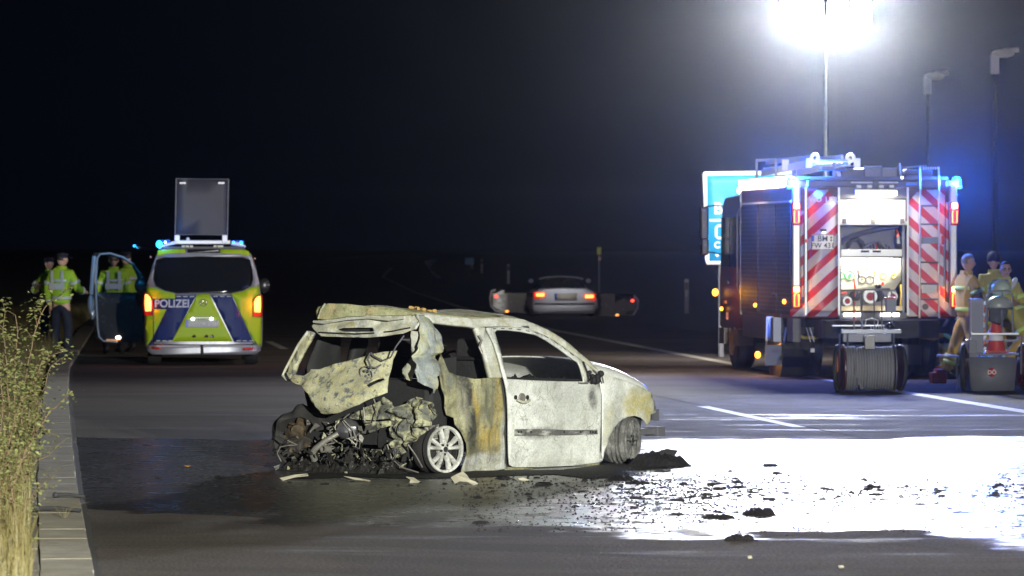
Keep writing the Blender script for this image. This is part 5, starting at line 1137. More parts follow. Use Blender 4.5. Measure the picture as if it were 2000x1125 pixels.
    if scarf: MB().tube([up(-.12, .12, 1.52), up(-.06, .15, 1.42), up(.02, .16, 1.36)], .035, 8).tube([up(-.15, .0, 1.50), up(-.12, .12, 1.52)], .03, 8).build('collar_flap', scarf, e, smooth=True)
    if collar: MB().lathe([(.085, -.04), (.095, .0), (.088, .05), (.08, .045), (.078, -.03)], up(0, .005, 1.50), (0, lean, 1), 18).build('collar', top, e, smooth=True)
    e.scale = (k, k, k); return e
V3 = lambda *a: Vector(a)
def ground_at(x, Y): return Vector(((x-CX)*Y/F, Y, 0))
person('bareheaded grey-haired firefighter in tan gear at the rear right corner of the fire engine', ground_at(1887, 69.8), math.radians(-70), 1.80, arms=((V3(-.27, .06, 1.12), V3(-.24, .22, .93)), (V3(.25, .10, 1.10), V3(.16, .30, .98))),
       legs=((V3(-.17, -.10, .5), V3(-.22, -.22, .09)), (V3(.12, .05, .5), V3(.13, 0, .09))), hair=M_HAIRG, head_yaw=math.radians(-10))
person('firefighter in dark blue knit cap standing behind the one with glasses', ground_at(1942, 73.0), math.radians(15), 1.80, top=M_TURNL, hair=None, hat='beanie', head_yaw=math.radians(-20))
person('dark-haired firefighter with glasses and white collar looking down over the equipment cart', ground_at(1962, 68.0), math.radians(-160), 1.70, top=M_TURNL, glasses=True, scarf=M_WHT, arms=((V3(-.26, .10, 1.12), V3(-.16, .30, 1.05)), (V3(.26, .1, 1.12), V3(.14, .30, 1.0))), head_yaw=math.radians(-12), headtilt=-.1)
person('stooping firefighter in pale green helmet at the right edge beside the equipment cart', ground_at(2006, 67.0), math.radians(60), 1.75, top=M_TURNL, hat='helmet', crouch=0.22, lean=0.55, legs=((V3(-.13, .22, .44), V3(-.14, -.03, .09)), (V3(.13, .22, .44), V3(.14, -.03, .09))), arms=((V3(-.25, .45, 1.2), V3(-.2, .6, 1.0)), (V3(.25, .45, 1.2), V3(.2, .6, 1.0))), head_yaw=0)
person('crouching firefighter in turnout trousers half hidden behind the rear wheel of the engine', ground_at(1846, 72.4), math.radians(-85), 1.75, crouch=0.42, lean=0.5, legs=((V3(-.15, .36, .46), V3(-.15, .02, .09)), (V3(.15, .30, .30), V3(.15, -.14, .09))), arms=((V3(-.26, .25, 1.15), V3(-.2, .45, 1.05)), (V3(.26, .25, 1.15), V3(.2, .45, 1.05))), hair=M_HAIR, top=plain('dark_turnout_cloth', (0.05, 0.045, 0.03), .85))
# police
person('police officer in yellow high visibility jacket with back turned, leftmost beside the kerb', ground_at(120, 84.5), math.radians(-25), 1.80, top=M_HIVIS, bottom=M_NAVY, bands=M_REFL, hair=M_HAIR, hat='cap', vest=True, arms=((), (V3(.30, .06, 1.14), V3(.26, .30, 1.12))), head_yaw=math.radians(-30))
person('police officer facing the camera side, mostly hidden behind the leftmost officer', ground_at(98, 86.5), math.radians(150), 1.72, top=M_HIVIS, bottom=M_NAVY, bands=M_REFL, hair=M_HAIR, hat='cap', arms=((), (V3(.26, .16, 1.14), V3(.12, .30, 1.20))))
person('police officer in high visibility jacket with back lettering seen through the open van door window', ground_at(222, 86.5), math.radians(5), 1.78, top=M_HIVIS, bottom=M_NAVY, bands=M_REFL, hair=M_HAIR, hat='cap', vest=True)
person('police officer in high visibility jacket standing between the open van door and the van', ground_at(249, 88.0), math.radians(60), 1.82, top=M_HIVIS, bottom=M_NAVY, bands=M_REFL, hair=M_HAIR, hat='cap')
# ================================================================== POLICE VAN
VY = 77.9
van = thing('police_van', 'yellow and blue police van seen from behind with POLIZEI lettering and lit tail lamps', 'van', ((397-CX)*VY/F, VY, 0), math.radians(4.0))
def vfn(a, b):
    d = 0.22*(abs(a)/0.97)**4
    if b > 1.05: d += 0.26*(b-1.05)
    return d
VS = Surf(van, 'y', vfn)
def vp(Lp): return VS.pts(Lp)
M_VY = plain('police_fluorescent_yellow', (0.30, 0.44, 0.012), 0.5, spec=.25); M_VB = plain('police_blue', (0.010, 0.024, 0.12), 0.5, spec=.2); M_VS = plain('van_silver', (0.26, 0.27, 0.31), 0.35, metal=0.4)
out = [(316, 487), (478, 487), (490, 497), (498, 520), (506, 556), (511, 600), (512, 640), (511, 676), (500, 690), (295, 690), (284, 676), (283, 640), (284, 600), (288, 556), (298, 520), (307, 497)]
win = [(305, 508), (322, 503), (397, 501), (474, 503), (488, 508), (492, 524), (494, 545), (490, 558), (474, 567), (450, 572), (345, 572), (322, 567), (304, 558), (300, 545), (302, 524)]
panel('rear_body', van, vp(out), VS, M_VS, holes=[vp(win)], cell=0.12, thick=0.03, off=0.0)
ol_ = vp(out); mb = MB(); n = len(ol_); vs = []
for a, b in ol_: vs.append((a, vfn(a, b)+.01, b))
for a, b in ol_: vs.append((a*1.0, 1.2, b if b < 1.9 else b+.02))
for a, b in ol_: vs.append((a*.98, 4.2, b if b < 1.1 else b-.02))
for a, b in ol_: vs.append((a*.88, 5.0, min(b, 1.05) if b > .4 else b))
fs = []
for k in range(3):
    for i in range(n): fs.append([k*n+i, k*n+(i+1) % n, (k+1)*n+(i+1) % n, (k+1)*n+i])
fs.append([3*n+i for i in range(n)]); mb.add(vs, fs); mb.build('van_body', M_VS, van, smooth=True)
panel('rear_window', van, vp(win), VS, plain('dark_rear_glass', (0.008, 0.01, 0.014), 0.12), cell=0.12, thick=0.006, off=0.012)
gasket = MB().tube([VS.at(x, y, -0.016) for x, y in win], 0.008, 6, close=True).build('window_seal', M_BLKG, van, smooth=True)
def deco(name, L_, mat, off=-0.019): return panel(name, van, vp(L_), VS, mat, cell=0.12, thick=0.004, off=off)
deco('yellow_field', [(285, 560), (301, 561), (322, 569), (340, 573), (342, 578), (342, 583), (300, 583), (290, 583)], M_VY)
deco('yellow_field', [(285, 604), (325, 604), (296, 662), (286, 676), (284, 640)], M_VY)
deco('yellow_field', [(386, 574), (408, 574), (455, 667), (335, 667)], M_VY)
deco('yellow_field', [(452, 573), (474, 569), (491, 561), (506, 558), (510, 600), (511, 672), (500, 680)], M_VY)
deco('yellow_field', [(308, 490), (317, 488), (362, 486), (362, 494), (330, 495), (306, 501)], M_VY); deco('yellow_field', [(430, 486), (478, 488), (486, 491), (490, 501), (466, 496), (430, 494)], M_VY)
deco('blue_stripe', [(342, 583), (343, 577), (383, 577), (337, 665), (296, 668), (300, 658), (325, 604), (300, 604), (300, 583)], M_VB)
deco('blue_stripe', [(412, 577), (452, 577), (497, 666), (497, 668), (457, 668)], M_VB)
deco('blue_stripe', [(286, 680), (296, 664), (300, 672), (300, 684), (290, 686)], M_VB); deco('blue_stripe', [(497, 664), (511, 684), (495, 686)], M_VB)
deco('tailgate_seam', [(299, 588), (300.2, 588), (301, 670), (300, 672), (494, 672), (494, 668), (495.2, 668), (495.2, 674), (299, 674)], M_BLKG, -0.024)
deco('bumper', [(288, 674), (508, 674), (510, 684), (498, 692), (297, 692), (286, 684)], M_VS, -0.05)
deco('bumper_step', [(300, 674), (492, 674), (492, 677.5), (300, 677.5)], plain('bright_step', (0.38, 0.38, 0.43), 0.5), -0.075)
deco('bumper_reflector', [(296, 677), (314, 678), (313, 682), (296, 681)], M_REDL, -0.085); deco('bumper_reflector', [(474, 679), (496, 679), (496, 683), (474, 684)], M_REDL, -0.085)
MB().tube([VS.at(394, 673, -.10), VS.at(395, 684, -.12), VS.at(395, 692, -.10)], .022, 8).build('tow_hook', M_BLK, van, smooth=True)
for x in (379, 403, 414):
    deco('black_emblem', [(x-4, 659), (x-4, 656), (x-1, 653.5), (x+1, 653.5), (x+4, 656), (x+4, 659)], M_BLKG, -0.026)
t = text_obj('police_lettering', 'POLIZEI', 0.175, plain('lettering_silver', (0.42, 0.44, 0.58), 0.5), van, VS.at(336, 593.5, -0.03), (math.pi/2, 0, math.radians(-6)), 0.004, sx=0.93)
mb = MB(); c = VS.at(397, 591, -0.03)
mb.tube([c+Vector((.055*math.cos(a), 0, .055*math.sin(a))) for a in [2*math.pi*k/24 for k in range(24)]], .006, 6, close=True)
for a in (math.pi/2, math.pi/2+2.094, math.pi/2-2.094): mb.tube([c, c+Vector((.053*math.cos(a), 0, .053*math.sin(a)))], [.010, .003], 6)
mb.build('star_badge', M_ALU, van, smooth=True)
pl2 = MB().box((0, 0, 0), (0.53, .012, .115)).build('number_plate', plain('plate_grey_white', (0.30, 0.31, 0.38), 0.5), van, bevel=.005); pl2.location = VS.at(395, 632, -0.035)
MB().box((-.245, -.008, 0), (.04, .004, .11)).build('plate_euro_band', plain('plate_blue', (0.02, 0.06, 0.5), 0.4), pl2)
text_obj('plate_text', 'NRW4·1384', 0.095, M_BLKG, pl2, (0.02, -.009, -.002), (math.pi/2, 0, 0), .001)
for x in (376.5, 413): MB().ell(VS.at(x, 622.5, -.045), (.028, .02, .022), 10, 7).build('plate_lamp', E_WHITE, van)
MB().box(VS.at(395, 620.5, -.03), (.36, .04, .03)).build('plate_bar', M_VS, van, bevel=.008)
for x0, x1 in ((342, 380), (414, 450)):
    mb = MB()
    for k in range(3): mb.box(VS.at(x0+7+k*13, 579, -.026), (.075, .004, .012))
    mb.build('small_lettering', M_REFL, van)
for x0 in (305, 462):
    mb = MB()
    for k in range(3): mb.box(VS.at(x0+4+k*12, 665.5, -.028), (.065, .004, .012))
    mb.build('small_lettering', M_REFL, van)
for q in ([(281, 571), (288, 572), (296, 580), (298, 588), (298, 616), (282, 617), (280, 600)], [(511, 575), (503, 576), (496, 583), (494, 590), (494, 618), (511, 619), (512, 600)]):
    fr_ = panel('tail_lamp', van, vp(q), VS, M_REDL, cell=.1, thick=.03, off=-.035)
    cx = sum(p[0] for p in q)/len(q); cy = sum(p[1] for p in q)/len(q)
    panel('lamp_core', fr_, vp([(cx+(x-cx)*.66, cy-2+(y-cy)*.72) for x, y in q]), VS, emis('van_lamp_glow', (1.0, 0.42, 0.08), 3.2), cell=.1, thick=.01, off=-.056)
    wp = frame(van) @ VS.at(cx, cy, -.14); lamp('POINT', 'tail_bulb', wp, 5, (1, .16, .04), shadow_soft_size=.03)
deco('third_brake_light', [(366, 487), (430, 487), (430, 494), (366, 494)], M_BLKG, -.02)
# van wheels
for x in (-.78, .78):
    for y in (0.95, 4.1):
        MB().lathe([(.19, -.11), (.31, -.11), (.335, -.07), (.335, .07), (.31, .11), (.19, .11), (0, .06)], (x, y, .335), (1 if x > 0 else -1, 0, 0), 24).build('wheel', M_BLK, van, smooth=True)
MB().box((0, 2.4, .34), (1.5, 4.4, .2)).build('underbody', M_BLK, van)
for x in (-1.03, 1.05): MB().ell((x, 3.9, 1.25), (.10, .05, .13), 10, 8).build('door_mirror', M_BLKG, van, smooth=True)
for q in ((294, 502), (498, 505)): MB().ell(VS.at(q[0], q[1], .3), (.018,)*3, 6, 5).build('marker_lamp', plain('pink_reflector', (0.5, 0.2, 0.15), .4), van)
# roof rig
def vr(x, y, d=.6):
    Yv = VY+d; return frame(van).inverted() @ P(x, y, Yv)
E_RIG = plain('white_rig_paint', (0.85, 0.86, 0.92), 0.35)
mb = MB(); a, b = vr(342, 472), vr(450, 474); mb.box((a+b)/2, (abs(b.x-a.x), .08, .06)).build('roof_crossbar', E_RIG, van, bevel=.01)
for x in (346, 439): a, b = vr(x, 459), vr(x, 474); MB().box((a+b)/2, (.085, .08, abs(a.z-b.z))).build('board_foot', E_RIG, van, bevel=.01)
MB().ell(vr(367, 467, .55), (.03,)*3, 8, 6).build('rig_knob', E_RIG, van)
mb = MB(); a, b = vr(318, 484, .5), vr(478, 484, .5); mb.box((a+b)/2, (abs(b.x-a.x), .5, .05)).build('roof_base', M_GREYD, van, bevel=.02)
for x in (358, 366, 374, 420, 428, 433): MB().box(vr(x, 481, .2), (.05, .03, .03)).build('roof_lamp_unit', plain('dim_led', (.5, .5, .4), .4), van)
MB().tube([vr(310, 484, .5), vr(325, 477, .5), vr(342, 474, .5)], .03, 8).tube([vr(452, 475, .5), vr(470, 478, .5), vr(478, 484, .5)], .035, 8).build('rig_arm', E_RIG, van, smooth=True)
for q, col in (([(306, 484), (311, 470), (330, 467), (334, 473), (318, 478)], E_BLUED), ([(454, 473), (460, 469), (476, 470), (477, 476), (470, 478)], E_BLUED)):
    Sv = Surf(van, 'y', lambda a, b: .55); panel('blue_beacon', van, Sv.pts(q), Sv, plain('blue_beacon_plastic', (0.02, 0.13, 0.6), .3), cell=.3, thick=.14)
MB().ell(vr(311, 477, .35), (.05, .04, .06), 10, 8).build('beacon_lens', E_BLUE, van); MB().ell(vr(471, 474, .35), (.025,)*3, 8, 6).build('beacon_lens', E_BLUE, van); MB().ell(vr(456, 473, .35), (.018,)*3, 8, 6).build('beacon_lens', E_BLUE, van)
MB().ell(vr(323, 473, .33), (.015,)*3, 8, 6).build('white_pilot_lamp', E_WHITE, van)
# board
bd = [(344, 349), (446, 350), (444, 459), (342, 458)]
Sb = Surf(van, 'y', lambda a, b: .62)
panel('display_board', van, Sb.pts(bd), Sb, plain('matt_board', (0.045, 0.047, 0.065), 0.6, var=.6, scale=2), cell=.3, thick=.08)
MB().tube([Sb.at(x, y, -.05) for x, y in bd], .014, 6, close=True).build('board_edge', M_VS, van)
for x in (357, 432): MB().box(Sb.at(x, 357.5, -.055), (.10, .02, .025)).build('board_catch', M_VS, van)
# open front left door seen from behind (its window frames two officers)
door_out2 = [(181, 500), (184, 494), (215, 493), (240, 501), (262, 515), (280, 540), (280, 668), (196, 668), (187, 660), (184, 630), (176, 610), (172, 600), (176, 580), (178, 540)]
door_win2 = [(191, 503), (198, 498), (216, 498), (236, 504), (258, 518), (268, 540), (268, 571), (190, 571), (188, 540)]
Sd = Surf(van, 'y', lambda a, b: 4.3+0.18*abs(a+1.0))
dr = panel('open_door', van, Sd.pts(door_out2), Sd, M_BLKG, holes=[Sd.pts(door_win2)], cell=.2, thick=.05)
MB().tube([Sd.at(x, y, -.05) for x, y in [(262, 516), (240, 502), (215, 494.5), (196, 496), (190, 504), (188, 540), (188, 580), (191, 640), (194, 658), (202, 666), (230, 668)]], .016, 7).build('door_edge_trim', M_VS, dr, smooth=True)
MB().tube([Sd.at(x, y, -.03) for x, y in [(184, 500), (181, 530), (179, 560), (178, 575)]], .035, 7).build('door_edge_trim', M_VS, dr, smooth=True)
MB().ell(Sd.at(177, 595, -.05), (.055, .10, .17), 12, 9).ell(Sd.at(181, 613, -.04), (.04, .06, .10), 10, 7).build('wing_mirror', M_VS, dr, smooth=True)
MB().ell(Sd.at(231, 659, -.06), (.045, .02, .028), 10, 7).build('door_lamp', E_WARM, dr)
MB().box(Sd.at(222, 664, -.05), (.25, .02, .03)).build('door_reflector', plain('amber_reflector', (0.7, 0.2, 0.03), 0.4), dr)
lamp('SPOT', 'side_beacon_beam', P(262, 474, 80.5), 150, (0.03, 0.45, 1.0), aim=P(150, 540, 86), spot_size=math.radians(95), spot_blend=.4, shadow_soft_size=.05)
lamp('POINT', 'beacon_bulb', P(312, 468, 78.0), 9, (0.05, 0.30, 1.0), shadow_soft_size=.05)
sg_ = P(262, 474, 80.5)
MB().ell(frame(van).inverted() @ (sg_+Vector((0, .1, -.06))), (.04, .04, .03), 8, 6).tube([frame(van).inverted() @ (sg_+Vector((0, .1, -.08))), frame(van).inverted() @ (sg_+Vector((.9, .1, -.15)))], .015, 6).build('side_beacon_arm', M_BLKG, van)

# ================================================================== COUPE with both doors open
cp_ = thing('silver_car', 'silver two-door car far down the road with both doors open and tail lamps on', 'car', ((1101-CX)*131/F, 131.0, 0), math.radians(2.5))
def cfn(a, b): return 0.10*(abs(a)/0.9)**3+(0.12*(0.75-b) if b < .75 else (b-.85)*1.2 if b > .85 else 0)
CS = Surf(cp_, 'y', cfn)
M_SIL = plain('silver_car_paint', (0.72, 0.73, 0.78), 0.35)
body = [(1045, 570), (1055, 565), (1100, 563), (1148, 565), (1160, 571), (1166, 585), (1167, 600), (1160, 612), (1045, 612), (1037, 600), (1038, 585)]
bo_ = CS.pts(body); panel('rear_body', cp_, bo_, CS, M_SIL, cell=.15, thick=.03)
n = len(bo_); vs = []; mb = MB()
for yy, k_, dz in ((0.05, 1, 0), (1.0, 1.02, .02), (3.0, 1.0, .0), (4.3, .86, -.18)):
    for a, b in bo_: vs.append((a*k_, yy+cfn(a, b)*.6, b+(dz if b > .6 else 0)))
fs = []
for k in range(3):
    for i in range(n): fs.append([k*n+i, k*n+(i+1) % n, (k+1)*n+(i+1) % n, (k+1)*n+i])
fs.append([3*n+i for i in range(n)]); mb.add(vs, fs); mb.build('car_body', M_SIL, cp_, smooth=True)
mb = MB(); z0 = CS.px(1100, 566)[1]; z1 = CS.px(1100, 543)[1]
vs = [(-.72, .5, z0), (.72, .5, z0), (.52, 1.4, z1), (-.52, 1.4, z1), (-.52, 2.3, z1+.02), (.52, 2.3, z1+.02), (-.72, 3.2, z0), (.72, 3.2, z0)]
mb.add(vs, [[0, 1, 2, 3], [3, 2, 5, 4], [4, 5, 7, 6], [0, 3, 4, 6], [1, 7, 5, 2]]); mb.build('cabin', M_BLKG, cp_, bevel=.05)
MB().tube([(-.6, 1.32, z1-.03), (-.4, 1.37, z1+.015), (0, 1.38, z1+.035), (.4, 1.37, z1+.015), (.6, 1.32, z1-.03)], .018, 6).build('roof_edge', M_SIL, cp_, smooth=True)
for x in (1040, 1153): MB().ell(CS.at(x, 549, .9), (.07, .1, .06), 8, 6).build('door_mirror', M_SIL, cp_, smooth=True)
for q in ([(1042, 570), (1062, 571), (1068, 576), (1060, 582), (1043, 583)], [(1163, 573), (1144, 574), (1138, 578), (1146, 585), (1163, 587)]):
    tl = panel('tail_lamp', cp_, CS.pts(q), CS, plain('lit_red_lens', (.6, .02, .02), .3, emit=(1, .04, .02), estr=.7), cell=.2, thick=.02, off=-.03)
    cx = sum(p[0] for p in q)/len(q); cy = sum(p[1] for p in q)/len(q)-.5
    panel('lamp_core', tl, CS.pts([(cx-8, cy-3), (cx+8, cy-3), (cx+8, cy+3), (cx-8, cy+3)]), CS, emis('van_lamp_glow', (1.0, 0.42, 0.08), 3.2), cell=.2, thick=.01, off=-.05)
panel('bumper', cp_, CS.pts([(1040, 596), (1165, 596), (1162, 610), (1043, 610)]), CS, M_SIL, cell=.2, thick=.02, off=-.06)
panel('bumper_gap', cp_, CS.pts([(1044, 592), (1160, 592), (1160, 595), (1044, 595)]), CS, M_BLKG, cell=.2, thick=.01, off=-.03)
pp = panel('number_plate', cp_, CS.pts([(1083, 573), (1127, 573), (1126, 586), (1084, 586)]), CS, plain('dim_plate', (.45, .42, .34), .5), cell=.4, thick=.01, off=-.04)
panel('plate_euro_band', pp, CS.pts([(1083, 573), (1087, 573), (1087, 586), (1084, 586)]), CS, plain('plate_blue', (0.02, 0.06, 0.5), 0.4), cell=.4, thick=.01, off=-.046)
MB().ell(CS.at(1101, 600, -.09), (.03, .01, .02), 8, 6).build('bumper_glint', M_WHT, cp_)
for x in (-.75, .75): MB().lathe([(.0, -.1), (.31, -.1), (.33, 0), (.31, .1), (0, .1)], (x, .8, .33), (1, 0, 0), 20).build('wheel', M_BLK, cp_, smooth=True); MB().lathe([(.0, -.1), (.31, -.1), (.33, 0), (.31, .1), (0, .1)], (x, 3.4, .33), (1, 0, 0), 20).build('wheel', M_BLK, cp_, smooth=True)
for x in (1070, 1101, 1133): lamp('POINT', 'added_tail_fill', frame(cp_) @ CS.at(x, 568, -.45), 2.0, (.95, .95, 1.0), shadow_soft_size=.03)  # fill lamps added behind the car to brighten its silver tail
Sl = Surf(cp_, 'y', lambda a, b: 2.6)
for q, tr, red, orn in (([(1040, 572), (985, 566), (963, 566), (956, 580), (958, 598), (968, 608), (1000, 612), (1040, 612)], [(968, 566), (960, 568), (957, 582), (959, 598), (968, 607), (985, 611)], (969, 579), (990, 608)),
                        ([(1165, 572), (1215, 574), (1236, 575), (1246, 584), (1244, 603), (1234, 617), (1205, 621), (1165, 621)], [(1238, 577), (1246, 586), (1245, 602), (1236, 616), (1215, 620), (1172, 620)], (1235, 587), (1205, 615.5))):
    dr = panel('open_door', cp_, Sl.pts(q), Sl, M_BLKG, cell=.3, thick=.08)
    MB().tube([Sl.at(x, y, -.05) for x, y in tr], .028, 7).build('door_edge_trim', M_SIL, dr, smooth=True)
    MB().ell(Sl.at(*red, -.08), (.05, .02, .04), 8, 6).build('door_lamp', emis('red_door_lamp', (1, .08, .04), 3), dr); MB().ell(Sl.at(*orn, -.08), (.05, .02, .03), 8, 6).build('door_lamp', emis('orange_door_lamp', (1, .35, .06), 3), dr)

# ================================================================== SIGNS, POSTS
sgn = thing('motorway_sign', 'tall blue motorway sign with white border partly hidden behind the fire engine', 'road sign', P(1470, 480, 84) * Vector((1, 1, 0)) if False else Vector(((1470-CX)*84/F, 84.0, 0)), math.radians(8))
SS = Surf(sgn, 'y', lambda a, b: 0.0)
M_SB = plain('sign_blue', (0.01, 0.32, 0.66), 0.5, emit=(0.0, 0.30, 0.62), estr=0.0); M_SW = plain('sign_white', (0.88, 0.88, 0.86), 0.5)
def sq(name, L_, mat, off, par): return panel(name, par, SS.pts(L_), SS, mat, cell=1.0, thick=.006, off=off)
pn = panel('sign_panel', sgn, SS.pts([(1375, 336), (1560, 334), (1560, 512), (1382, 517)]), SS, M_SB, cell=1.0, thick=.04)
sq('border', [(1372, 340), (1375, 335), (1560, 333), (1560, 341), (1380, 343), (1381, 405), (1374, 405)], M_SW, -.026, pn)
sq('border', [(1376, 487), (1384, 487), (1385, 510), (1560, 507), (1560, 515), (1380, 517), (1377, 510)], M_SW, -.026, pn)
sq('border', [(1373.5, 405), (1381, 405), (1384, 487), (1376, 487)], M_SW, -.026, pn)
text_obj('sign_lettering', 'B', 0.27, M_SW, pn, SS.at(1402, 408, -.03), (math.pi/2, 0, 0), .008)
sq('divider', [(1385, 428), (1540, 427), (1540, 432), (1385, 433)], M_SW, -.026, pn)
def rring(cx_, cy_, w_, h_): 
    return MB().tube([SS.at(cx_+dx*w_, cy_+dy*h_, -.03) for dx, dy in ((-1, -.7), (-.7, -1), (.7, -1), (1, -.7), (1, .7), (.7, 1), (-.7, 1), (-1, .7))], .025, 6, close=True).build('road_number_frame', M_SW, pn)
rring(1410, 453, 12, 12);
text_obj('sign_lettering', 'C', 0.15, M_SW, pn, SS.at(1400, 479, -.03), (math.pi/2, 0, 0), .005); MB().lathe([(0, 0), (.03, 0), (.03, .01), (0, .01)], SS.at(1400, 498, -.03), (0, -1, 0), 14).build('sign_dot', M_SW, pn)
for x in (1410, 1530): a = SS.px(x, 500)[0]; MB().tube([(a, .08, 0), (a, .08, SS.px(x, 340)[1])], .05, 10).build('sign_post', M_GREY, sgn)
def delineator(x, y, label, first=None):
    Y = CH*F/(y-HY); e = thing('marker_post', label, 'marker post', ((x-CX)*Y/F, Y, 0), 0)
    pr = [(-.06, -.04), (.06, -.04), (.04, .04), (-.04, .04)]
    MB().prism(pr, lambda a, b, d: Vector((a, b, d)), 1.0).build('post', plain('post_white', (0.6, 0.6, 0.58), .6), e, bevel=.01)
    MB().box((0, -.046, .80), (.10, .012, .22)).build('dark_cap_band', M_GREYD, e); MB().box((0, -.054, .62), (.05, .01, .18)).build('reflector', plain('retro_reflector', (.95, .95, .92), .4, emit=(1, 1, 1), estr=0.0), e)
    return e
dp = delineator(1341, 616, 'white roadside marker post between the silver car and the fire engine')
d2 = delineator(993, 556, 'small distant marker post above the left open door of the silver car'); d3 = delineator(941, 536, 'tiny distant marker post, middle of the three far ones'); d4 = delineator(922, 528, 'farthest tiny marker post below the little blue sign')
bs = thing('distant_sign', 'tiny distant blue sign glowing beside the far road', 'road sign', P(917, 545, 300)*Vector((1, 1, 0)), 0)
z = P(917, 510, 300).z; MB().box((0, 0, z), (.55, .05, .42)).build('sign_panel', plain('dim_blue_sign', (.15, .4, .8), .4), bs, bevel=.02); MB().tube([(0, .05, 0), (0, .05, z)], .04, 6).build('post', M_GREY, bs)
ys_ = thing('distant_hazard_sign', 'small distant yellow plate with red end on a thin pole', 'road sign', Vector(((1170-CX)*160/F, 160, 0)), 0)
z = P(1170, 490, 160).z; MB().box((0, 0, z), (.14, .03, .24)).build('yellow_plate', plain('yellow_plate', (.75, .68, .05), .5), ys_, bevel=.01); MB().box((0.02, 0, z-.26), (.08, .03, .12)).build('red_plate', M_REDL, ys_); MB().tube([(0, .05, 0), (0, .05, z+.1)], .03, 6).build('post', M_GREY, ys_)
# two street lamps (unlit) beyond the fire engine
for x, y, Y, lab in ((1812, 155, 118, 'lower of two unlit street lamps whose heads catch the floodlight'), (1944, 112, 104, 'higher rightmost unlit street lamp whose head catches the floodlight')):
    p = P(x, y, Y); e = thing('street_lamp', lab, 'street lamp', (p.x, p.y, 0), 0, None)
    MB().lathe([(.08, 0), (.07, 1), (.04, p.z), (0, p.z)], (0, 0, 0), (0, 0, 1), 12).build('pole', M_BLK, e, smooth=True)
    MB().box((-.01, 0, p.z-.15), (.17, .16, .42)).build('pole_sleeve', M_WHT, e, bevel=.03)
    MB().tube([(0, 0, p.z), (.2, 0, p.z+.14), (.5, 0, p.z+.16)], .05, 8).build('arm', M_WHT, e, smooth=True)
    MB().ell((.16, 0, p.z+.08), (.25, .13, .09), 12, 8).build('lamp_head', M_WHT, e, smooth=True)

# ================================================================== CARTS
CYY = 64.2
def cart_wheel(par, x, R=.31, mat=None, y=0.0):
    e = bpy.data.objects.new('wheel', None); COL.objects.link(e); e.parent = par; e.location = (x, y, R); e.rotation_euler = (0, 0, math.radians(-14) if x < 0 else math.radians(8))
    MB().tube([(0, (R-.03)*math.cos(a), (R-.03)*math.sin(a)) for a in [2*math.pi*k/32 for k in range(32)]], .032, 8, close=True).build('tyre', M_BLK, e, smooth=True)
    MB().lathe([(0, -.03), (R*.25, -.035), (R*.5, -.01), (R*.82, -.02), (R*.86, .0), (R*.82, .02), (0, .03)], (0, 0, 0), (1, 0, 0), 28).build('rim', mat or M_REDL, e, smooth=True)
    return e
c1 = thing('hose_cart', 'two-wheeled hose cart carrying a drum of flat grey hose behind the fire engine', 'hose cart', ((1699-CX)*CYY/F, CYY, 0), math.radians(3))
S1 = Surf(c1, 'y', lambda a, b: 0.0)
cw = plain('dark_wine_rim', (0.08, 0.012, 0.012), .35)
lx = S1.px(1636, 720)[0]; rx = S1.px(1758, 720)[0]
cart_wheel(c1, lx, .31, cw); cart_wheel(c1, rx, .31, cw)
M_HOSE = None
m, nt, b = new_mat('flat_hose_windings'); v = coords(nt); wv = N(nt, 'ShaderNodeTexWave'); wv.bands_direction = 'X'; wv.inputs['Scale'].default_value = 9; wv.inputs['Distortion'].default_value = .6; L(nt, v, wv.inputs['Vector'])
L(nt, mix(nt, wv.outputs['Fac'], (0.16, 0.16, 0.18), (0.24, 0.24, 0.26)), b.inputs['Base Color']); b.inputs['Roughness'].default_value = .8; bump(nt, b, wv.outputs['Fac'], .6, .02); M_HOSE = m
mb = MB(); a0 = S1.px(1650, 720)[0]; a1 = S1.px(1742, 720)[0]; n_ = 14
for k in range(n_):
    x0 = a0+(a1-a0)*k/n_; x1 = a0+(a1-a0)*(k+1)/n_; r = .29+.006*math.sin(k*1.1)+random.uniform(-.002, .002)
    if k in (3,): r -= .02
    mb2 = MB().lathe([(.08, x0), (r-.002, x0), (r, x0+.004), (r, x1-.004), (r-.002, x1), (.08, x1)], (0, 0.02, .30), (1, 0, 0), 36)
    mb2.build('hose_winding', M_HOSE, c1, smooth=True)
MB().tube([S1.at(1664, 690, -.22), S1.at(1665, 720, -.29), S1.at(1672, 745, -.26), S1.at(1680, 758, -.2)], .02, 6).build('hose_end', M_HOSE, c1, smooth=True)
for x in (1647, 1746): MB().lathe([(0, -.01), (.31, -.01), (.31, .01), (0, .01)], (S1.px(x, 700)[0], .02, .31), (1, 0, 0), 30).build('drum_flange', cw if x < 1700 else M_GREYD, c1)
def ct(par, S_, name, pts, r, mat, n=8): return MB().tube([S_.at(x, y, o) for x, y, o in pts], r, n).build(name, mat, par, smooth=True)
rbox2 = lambda par, S_, name, x0, y0, x1, y1, d, mat, off=0.0, bevel=0.006: (lambda A, B: MB().box(((A[0]+B[0])/2, off, (A[1]+B[1])/2), (abs(B[0]-A[0]), d, abs(A[1]-B[1]))).build(name, mat, par, bevel=bevel))(S_.px(x0, y0), S_.px(x1, y1))
rbox2(c1, S1, 'frame_beam', 1641, 643, 1758, 651, .06, M_ALUD, -.1); rbox2(c1, S1, 'frame_beam', 1627, 635, 1730, 637.5, .04, M_ALU, .1)
rbox2(c1, S1, 'frame_plate', 1648, 652, 1742, 668, .03, M_GREY, .08); rbox2(c1, S1, 'clamp_block', 1686, 655, 1706, 682, .10, M_BLKG, -.12)
ct(c1, S1, 'handle_frame', [(1684, 640, 0), (1681, 575, .02), (1686, 566, .02), (1738, 564, .02), (1742, 572, .02), (1742, 640, 0)], .012, M_GREY)
